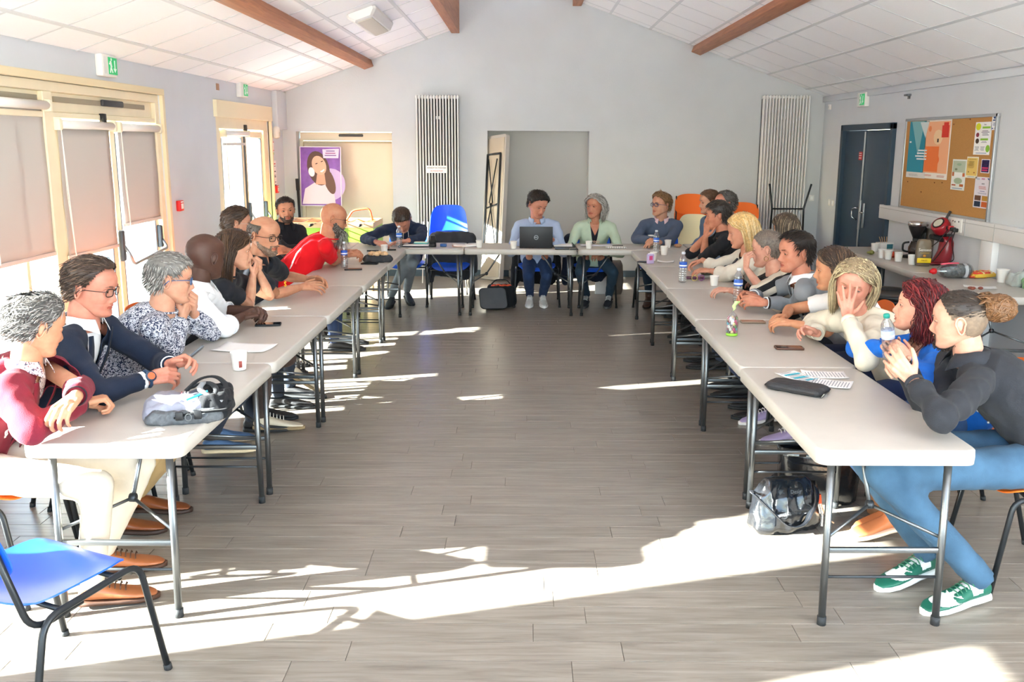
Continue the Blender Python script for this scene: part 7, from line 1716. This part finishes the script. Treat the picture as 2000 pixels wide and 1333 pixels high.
# --- bags on the floor
M_pat = mat('#191b1f', .16, bump=.5, bscale=40, spec=.8, coat=.5)
h1 = thing('leather_handbag', 'shiny black embossed handbag nearest on the floor under the right tables', 'bag', at(1528, 1030, Z=0), radians(12)); 
b = nb(); R = []
for z, sx, sy in ((0, .9, .9), (.03, 1.02, 1.05), (.10, 1.0, 1.0), (.18, .86, .75), (.235, .72, .40), (.26, .62, .22)): R.append([V(.175*sx*np.sign(cos(a))*abs(cos(a))**.6, .085*sy*np.sign(sin(a))*abs(sin(a))**.6, z) for a in np.linspace(0, 2*pi, 28, endpoint=False)])
rings(b, R); me = remesh(b, .007, 2, 'bag_body'); crease(me, .014, 11, 12); me.materials.append(M_pat); me.shade_smooth(); o = bpy.data.objects.new('bag_body', me); COL.objects.link(o); o.parent = h1
obj('shoulder_strap', ribbon(nb(), fillet([(-.16, -.03, .20), (-.22, -.06, .24), (-.14, -.085, .16), (-.03, -.105, .05), (.06, -.105, .05), (.14, -.07, .17), (.15, 0, .23)], .05), .028, .004), M_pat, h1, 'auto')
box('name_plate', (.02, -.046, .205), (.15, .006, .03), mat('#202226', .3), h1, .003, (radians(-14), 0, 0)); text('lettering', 'Desigual', .026, mat('#6f747a', .3, .6), h1, (.045, -.053, .205), (radians(76), 0, 0)); obj('front_zip', tube(nb(), [(-.08, -.082, .115), (.13, -.075, .118)], .004, 6), M_black, h1)
obj('tag_ribbon', ribbon(nb(), [(-.08, -.10, .10), (-.082, -.103, .05)], .02, .001, V(0, 1, 0)), M_pat, h1)
ch_ = obj('braided_charm', tube(nb(), [(.175, -.03, .13), (.19, -.04, .06), (.185, -.05, .01)], .006, 6), mat('#d8cfc8', .7, var=.4, vscale=200), h1); obj('charm_cord', tube(nb(), [(.18, -.03, .13), (.21, -.04, .05), (.25, -.05, .02)], .004, 6), mat('#c9a98a', .7, var=.4, vscale=200), ch_); obj('orange_tab', tube(nb(), [(.17, -.03, .17), (.176, -.032, .125)], .010, 8), mat('#f0582a', .5), ch_)
h2 = thing('leather_tote', 'large black patent tote standing behind the embossed handbag', 'bag', at(1590, 985, Z=0)+V(.03, .06, 0), radians(-8))
b = nb(); R = []
for z, s in ((0, .9), (.02, 1), (.25, 1.06), (.30, 1.1)): R.append([V(.20*s*np.sign(cos(a))*abs(cos(a))**.5, .075*s*np.sign(sin(a))*abs(sin(a))**.6, z) for a in np.linspace(0, 2*pi, 28, endpoint=False)])
rings(b, R, True, False); b.faces.new([v for v in b.verts[:28]][::-1]); o = obj('tote_body', b, M_pat, h2, 'auto'); md = o.modifiers.new('t', 'SOLIDIFY'); md.thickness = .006
for s in (-1, 1): obj('carry_handle', tube(nb(), [V(.10*cos(a), s*.07-.0, .30+.16*sin(a)) for a in np.linspace(0, pi, 14)], .006, 8), M_black, h2)
for i, sx in enumerate((-1, 1)): box('handle_tab', (sx*.10, -.085, .285), (.035, .008, .04), M_black, h2, .003)
h3 = thing('black_bag', 'black bag on the floor under the second right table', 'bag', at(1352, 655, Z=0)+V(.05, .05, 0), 0); me = remesh(bagshape(.30, .2, .22, top=.6), .010, 2, 'bag_body'); crease(me, .012, 10, 14); me.materials.append(cloth('#1a1b1e')); me.shade_smooth(); o = bpy.data.objects.new('bag_body', me); COL.objects.link(o); o.parent = h3; obj('bag_handle', tube(nb(), [V(.07*cos(a), 0, .2+.08*sin(a)) for a in np.linspace(0, pi, 12)], .008, 6), M_black, h3)
h4 = thing('camera_bag', 'open black camera bag with grey flap and orange lining on the floor', 'bag', at(975, 600, Z=0)+V(.02, .08, 0), radians(10)); me = remesh(bagshape(.34, .24, .24, top=.85), .009, 2, 'bag_body'); crease(me, .008, 12, 15); me.materials.append(cloth('#1d1e21')); me.shade_smooth(); o = bpy.data.objects.new('bag_body', me); COL.objects.link(o); o.parent = h4
b = nb(); plate(b, rrect(.30, .27, .05), 0, .014); me = bm_mesh('flap', b); me.transform(Matrix.Translation((-.12, -.19, .12)) @ Matrix.Rotation(radians(48), 4, 'X')); me.materials.append(cloth('#56585c')); o = bpy.data.objects.new('flap', me); COL.objects.link(o); o.parent = h4
obj('flap_piping', tube(nb(), [Matrix.Translation((-.12, -.19, .12)) @ Matrix.Rotation(radians(48), 4, 'X') @ V(x, y, .007) for x, y in rrect(.305, .275, .05)], .006, 6, closed=True), M_black, h4)
b = nb(); [ball(b, (x, -.02+y, .235), (.04, .03, .02)) for x, y in ((-.09, 0), (-.03, .03), (.03, 0), (.08, -.01), (0, -.03))]; me = remesh(b, .008, 1, 'orange_lining'); crease(me, .006, 30, 3); me.materials.append(mat('#e2552a', .6)); o = bpy.data.objects.new('orange_lining', me); COL.objects.link(o); o.parent = h4
obj('grip_strap', ribbon(nb(), fillet([(-.10, .10, .24), (-.05, .11, .29), (.08, .11, .29), (.12, .10, .24)], .03), .03), cloth('#1d1e21'), h4, 'auto')
h5 = thing('tote_bag', 'tall taupe bag with white shopping bag behind the feet of the grey-haired woman', 'bag', at(1196, 575, Z=0)+V(.02, .05, 0), 0); me = remesh(bagshape(.22, .14, .42, top=.7), .011, 2, 'bag_body'); crease(me, .01, 9, 16); me.materials.append(cloth('#77706a')); me.shade_smooth(); o = bpy.data.objects.new('bag_body', me); COL.objects.link(o); o.parent = h5; box('white_bag', (-.17, -.05, .13), (.14, .05, .26), mat('#dedee0', .6), h5, .01)
pb = thing('brown_bag', 'brown paper bag on the floor behind the black tote', 'bag', V(1.86, 4.12, 0), radians(10)); box('bag_body', (0, 0, .15), (.16, .10, .30), mat('#9a6a48', .7), pb, .006); box('folded_top', (0, 0, .305), (.16, .02, .03), mat('#a87a58', .7), pb)
# jackets on chairs
def hung_jacket(label, x, y, yaw, c, seed, w=.50, z0=.32, z1=.84, cat='jacket'):
    b = nb(); R = []
    for z, ww, d in ((z0, .50, .05), (z0+.12, .52, .07), (z0+.28, .54, .08), (z1-.10, .55, .08), (z1-.02, .48, .07), (z1+.02, .36, .05)): R.append([V(ww*w*np.sign(cos(a))*abs(cos(a))**.7, d*np.sign(sin(a))*abs(sin(a))**.7, z+.05*cos(3*a)*(z < .5)) for a in np.linspace(0, 2*pi, 30, endpoint=False)])
    rings(b, R); cap(b, (-.22, .02, z1-.05), (-.27, -.03, z0-.03), .06, .045); cap(b, (.22, .02, z1-.05), (.26, -.03, z0+.08), .06, .045)
    me = remesh(b, .012, 3, 'jacket'); crease(me, .016, 8, seed); me.materials.append(cloth(c)); me.shade_smooth(); o = bpy.data.objects.new('jacket', me); COL.objects.link(o); o.location = (x, y, 0); o.rotation_euler = (0, 0, radians(yaw)); return tag(o, label, cat)
hung_jacket('dark grey jacket hung over the empty blue chair at the head table', -.85, 10.24, 0, '#3c3d41', 21, .50, .28, .80)
hung_jacket('dark jacket hung over the chair of the laptop man', .15, 10.33, 0, '#26272b', 22, .50, .20, .78)
hung_jacket('navy jacket hung over the chair of the grey-haired woman', .77, 10.33, 0, '#20283a', 23, .46, .25, .78)
hung_jacket('dark shiny jacket hung behind the big man in red', -2.28, 7.35, 70, '#3a3446', 24, .46, .42, .86)
# --- drinks table
def dcup(label, px, py, sc=1.0): return cup(label, px, py, grp='paper cups on the drinks table', sc=sc)
for i, (x, y) in enumerate(((1708, 492), (1722, 504), (1734, 507), (1754, 511))): dcup(['leftmost white paper cup on the drinks table', 'second white paper cup from the left on the drinks table', 'third white paper cup from the left on the drinks table', 'white paper cup between the red wrapper and the coffee maker'][i], x, y, 1.1)
dcup('white paper cup in front of the coffee bag', 1781, 517, 1.15)
o = thing('sugar_box', 'small white open box of stir sticks behind the cups', 'box', at(1727, 488, Z=TZ), radians(10)); box('tray', (0, 0, .04), (.16, .10, .08), mat('#d9d6d0', .6), o, .003); box('printed_patch', (.03, -.052, .04), (.07, .002, .05), mat('#2f6f7c', .6), o)
for i in range(4): obj('stir_stick', tube(nb(), [(-.04+.02*i, 0, .07), (-.06+.03*i, .02, .14)], .003, 5), mat('#c9a070', .7), o)
b = nb(); ball(b, (0, 0, .025), (.06, .04, .03)); me = remesh(b, .008, 1, 'wrapper'); crease(me, .014, 22, 7); me.materials.append(mat('#d24a30', .35, var=.3, vscale=40)); o = tag(bpy.data.objects.new('red_wrapper', me), 'crumpled red and orange wrapper between the paper cups', 'wrapper'); COL.objects.link(o); o.location = at(1744, 503, Z=TZ)
b = nb(); ball(b, (0, 0, .02), (.04, .03, .022)); me = remesh(b, .008, 1, 'wrapper'); crease(me, .01, 25, 8); me.materials.append(mat('#8a8a4a', .5, var=.5, vscale=60)); o = tag(bpy.data.objects.new('small_wrapper', me), 'small olive sweet wrapper at the left of the drinks table', 'wrapper'); COL.objects.link(o); o.location = at(1700, 497, Z=TZ)
cm_ = thing('coffee_maker', 'black filter coffee maker with steel rimmed funnel and glass jug', 'coffee maker', at(1783, 505, Z=TZ)+V(.06, .06, 0), radians(-50))
box('base_plate', (0, 0, .015), (.20, .26, .03), M_black, cm_, .012); box('water_tank', (-.02, .10, .17), (.14, .08, .30), M_black, cm_, .015); box('arm', (0, .03, .27), (.10, .18, .04), M_black, cm_, .012)
obj('filter_funnel', lathe(nb(), [(0, .20), (.03, .20), (.075, .30), (.082, .33), (.082, .36), (0, .36)], 24, c=(0, -.04, 0)), M_black, cm_, 'auto'); obj('steel_rim', lathe(nb(), [(.083, .325), (.086, .327), (.086, .365), (.080, .368)], 24, c=(0, -.04, 0)), M_chrome, cm_, 'auto')
obj('glass_jug', lathe(nb(), [(0, .032), (.055, .032), (.070, .06), (.066, .11), (.045, .16), (.045, .17)], 24, c=(0, -.04, 0)), glass_mat((.35, .25, .2), .02), cm_, 'auto'); obj('jug_handle', tube(nb(), fillet([(-.045, -.08, .16), (-.10, -.10, .15), (-.10, -.10, .07), (-.06, -.07, .06)], .03), .010, 8), M_black, cm_, 'auto')
hd_ = thing('strainer_cup', 'tall smoky plastic beaker behind the coffee bag', 'beaker', at(1812, 505, Z=TZ)+V(.05, .05, 0), 0); obj('beaker', lathe(nb(), [(0, .0), (.05, .0), (.058, .30), (.075, .335), (.075, .34), (.055, .30), (0, .01)], 22), mat('#8f887d', .3, trans=.3), hd_, 'auto')
cb = thing('coffee_bag', 'brown and gold coffee bag with yellow band and white lettering', 'bag', at(1803, 520, Z=TZ)+V(0, .02, 0), radians(-8)); me = remesh(bagshape(.135, .07, .25, top=.75), .006, 2, 'bag_body'); crease(me, .005, 14, 19); me.materials.append(mat('#6f604c', .35)); me.shade_smooth(); o = bpy.data.objects.new('bag_body', me); COL.objects.link(o); o.parent = cb
box('yellow_band', (0, -.040, .055), (.125, .006, .045), mat('#f2cf1d', .5), cb, .002); text('lettering', 'Senseo', .040, mat('#f4efe6', .5), cb, (0, -.0425, .155), (radians(92), 0, 0)); text('lettering', 'CLASSIQUE', .016, mat('#c9a23a', .5), cb, (0, -.0425, .125), (radians(92), 0, 0)); box('gold_seal', (0, -.040, .10), (.025, .004, .022), mat('#c98a2a', .5), cb, .004); text('lettering', 'MAXI', .022, mat('#a86a10', .5), cb, (0, -.0440, .055), (radians(92), 0, 0))
pm2 = thing('capsule_machine', 'red and black capsule coffee machine with tilted round head', 'coffee machine', at(1838, 515, Z=TZ)+V(-.02, .0, 0), radians(-70))
b = nb(); R = []
for z, y0_, y1_, w in ((0, -.10, .12, .085), (.03, -.06, .12, .08), (.12, .00, .13, .075), (.20, .01, .13, .07), (.26, -.02, .11, .055)): R.append([V(w*cos(a), (y0_+y1_)/2+(y1_-y0_)/2*sin(a), z) for a in np.linspace(0, 2*pi, 24, endpoint=False)])
rings(b, R); obj('red_body', b, mat('#8c1420', .3, coat=.3), pm2, 'auto'); obj('foot', lathe(nb(), [(0, 0), (.095, 0), (.10, .012), (.09, .025), (0, .028)], 26, c=(0, -.10, 0)), mat('#7a141e', .35), pm2, 'auto')
b = nb(); R = []
for z, w, y_ in ((.0, .05, .14), (.14, .055, .15), (.28, .04, .12)): R.append([V(w*cos(a), y_+.05*sin(a), z) for a in np.linspace(0, 2*pi, 18, endpoint=False)])
rings(b, R); obj('water_tank', b, mat('#4a4d50', .3), pm2, 'auto'); box('spout_arm', (0, -.04, .245), (.06, .20, .05), M_black, pm2, .02, (radians(-15), 0, 0))
Mh_ = Matrix.Translation((0, -.02, .36)) @ Matrix.Rotation(radians(48), 4, 'X'); obj('round_head', lathe(nb(), [(0, -.05), (.075, -.05), (.085, -.03), (.085, .03), (.075, .045), (.055, .045), (0, .04)], 28, M=Mh_), mat('#9a1824', .3, coat=.4), pm2, 'auto'); obj('dial_face', lathe(nb(), [(0, .046), (.058, .046), (.058, .050), (0, .050)], 26, M=Mh_), M_black, pm2); obj('dial_plate', lathe(nb(), [(0, .0505), (.045, .0505), (.045, .053), (0, .053)], 26, M=Mh_), mat('#c9c2b0', .3), pm2)
obj('lever', tube(nb(), [(0, .03, .42), (0, .08, .50)], .013, 8), mat('#3a3c3f', .4), pm2, 'auto'); obj('neck', tube(nb(), [(0, .02, .26), (0, .0, .33)], .035, 12), M_black, pm2, 'auto')
# socket and plugs
sk = thing('wall_socket', 'white double power socket on the trunking with black and red plugs', 'socket', (XR-.062, 8.04, 1.13)); box('socket_plate', (-.006, 0, .0), (.012, .20, .13), M_white, sk, .004)
for i, (dy, dz) in enumerate(((.06, .035), (.02, .03), (-.05, .035))): obj('socket_hole', lathe(nb(), [(0, 0), (.008, 0), (.008, .002), (0, .002)], 10, M=Matrix.Translation((-.0125, dy, dz)) @ Matrix.Rotation(-pi/2, 4, 'Y')), M_black, sk)
for i, (dy, dz, c) in enumerate(((.09, -.035, '#1b1b1d'), (.045, -.03, '#b8202a'), (.0, -.04, '#1b1b1d'), (-.045, -.045, '#1b1b1d'))): box('plug', (-.035, dy, dz), (.05, .032, .036), mat(c, .45), sk, .008)
s0 = V(XR-.10, 8.04, 1.09)
for i, (a, c, l) in enumerate((((0, .09, -.01), [V(-.06, .14, -.14), V(-.14, .25, -.24)], 'black power cable curving left down to the capsule machine'), ((0, .0, -.02), [V(-.03, .03, -.14), V(-.08, .10, -.28), V(-.12, .12, -.34)], 'black power cable hanging straight from the socket to the drinks table'), ((0, -.045, -.02), [V(-.02, -.04, -.12), V(-.04, -.14, -.22), V(-.04, -.16, -.27), V(-.08, -.05, -.33), V(-.14, .06, -.345)], 'black power cable looping to the right behind the bottle'))):
    tag(obj('power_cable', tube(nb(), fillet([s0+Vector(a)]+[s0+q for q in c], .06), .0045, 6), M_black, None, 'auto'), l, 'cable')
jg = thing('juice_jug', 'large clear bottle with red cap and pink handle lying on the drinks table', 'bottle', at(1862, 545, Z=TZ)+V(.02, .06, .06), radians(8)); 
Mj = Matrix.Rotation(radians(-90), 4, 'Y'); obj('bottle_body', lathe(nb(), [(0, -.16), (.05, -.16), (.062, -.14), (.064, -.05), (.060, -.04), (.064, -.03), (.064, .06), (.045, .12), (.022, .15), (.020, .17), (0, .17)], 24, M=Mj), _mats['bottle_pl'], jg, 'auto'); obj('red_cap', lathe(nb(), [(0, .165), (.026, .165), (.026, .19), (.018, .195), (.015, .215), (0, .215)], 20, M=Mj), mat('#d8141e', .35), jg, 'auto')
obj('contents', lathe(nb(), [(0, -.15), (.045, -.15), (.058, -.13), (.058, .05), (.04, .10), (0, .10)], 20, M=Mj), mat('#8f9a9c', .2, trans=.6, var=.3, vscale=40), jg, True); obj('pink_handle', ribbon(nb(), [(-.13, -.02, .062), (-.06, -.03, .072), (.02, -.03, .072)], .03, .005), mat('#e85a72', .4), jg, 'auto'); box('label', (.09, -.0, .0), (.07, .129, .129), mat('#b9bcc0', .5), jg, .05)
sn = thing('biscuit_packet', 'open yellow and red biscuit packet on the right drinks table', 'packet', at(1915, 543, Z=TZ)+V(.02, .05, 0), radians(20)); me = remesh(bagshape(.26, .12, .05), .008, 1, 'packet'); crease(me, .012, 18, 25); me.materials.append(speckle_mat([(0, '#d8432e'), (.45, '#e8b23a'), (.55, '#e9dcc0'), (.62, '#c9a23a')], 12, .4)); o = bpy.data.objects.new('packet', me); COL.objects.link(o); o.parent = sn; box('tray', (0, -.02, .02), (.22, .10, .03), mat('#e8c24a', .5), sn, .006)
sn = thing('blue_bowl', 'blue printed snack tub with clear lid on the right drinks table', 'tub', at(1950, 540, Z=TZ)+V(.04, .08, 0), 0); obj('tub', lathe(nb(), [(0, 0), (.07, 0), (.10, .05), (.105, .055), (.09, .05), (0, .01)], 24), mat('#2a7ab8', .4, var=.3, vscale=15), sn, 'auto'); obj('tub_rim', tube(nb(), [V(.107*cos(a), .107*sin(a), .056) for a in np.linspace(0, 2*pi, 24, endpoint=False)], .004, 6, closed=True), mat('#5aa6d8', .4), sn); box('sticker', (.0, -.088, .03), (.05, .004, .03), mat('#e0503a', .5), sn)
cup('large white paper cup right of the blue tub', 1957, 552, sc=1.35, grp=None)
pbg = thing('plastic_bags', 'crumpled translucent plastic bags with green print at the right edge', 'bag', at(1985, 560, Z=TZ)+V(.05, .05, 0), 0)
for i, (x, y, z, r_, c) in enumerate(((-.02, 0, .05, .07, '#cfd6d0'), (.08, .03, .06, .08, '#d9dedb'), (.05, -.08, .04, .06, '#a8cf9a'))):
    b = nb(); ball(b, (x, y, z), (r_, r_*.8, r_*.7)); me = remesh(b, .009, 0, 'bag_fold'); crease(me, .05, 12, 30+i); me.materials.append(mat(c, .2, trans=.35)); o = bpy.data.objects.new('bag_fold', me); COL.objects.link(o); o.parent = pbg
sheet('white sheet lying flat on the right drinks table', at(1915, 562, Z=TZ), radians(70), w=.12, h=.24)
b = nb(); [ball(b, (random.uniform(-.05, .05), random.uniform(-.02, .02), .02), (.02, .016, .012)) for _ in range(5)]; o = tag(obj('snack_crumbs', b, mat('#8a4a3a', .7), None, True), 'few dark red snack pieces beside the sheet on the drinks table', 'snack', kind='stuff'); o.location = at(1903, 568, Z=TZ)
# waste bin
wb_ = thing('waste_bin', 'round black waste bin on the floor beyond the right row', 'bin', V(3.12, 7.25, 0)); obj('bin_body', lathe(nb(), [(0, 0), (.22, 0), (.23, .02), (.28, .60), (.30, .61), (.30, .63), (.27, .62), (.22, .03), (0, .03)], 30), mat('#17181a', .4), wb_, 'auto')
for z in (.52, .58): obj('rim_ring', tube(nb(), [V((.275+.02*(z-.5))*cos(a), (.275+.02*(z-.5))*sin(a), z) for a in np.linspace(0, 2*pi, 30, endpoint=False)], .008, 6, closed=True), mat('#26272a', .4), wb_)
obj('bin_liner', lathe(nb(), [(.262, .60), (.25, .50), (.22, .30), (0, .28)], 24), mat('#2c2e31', .3), wb_, 'auto')
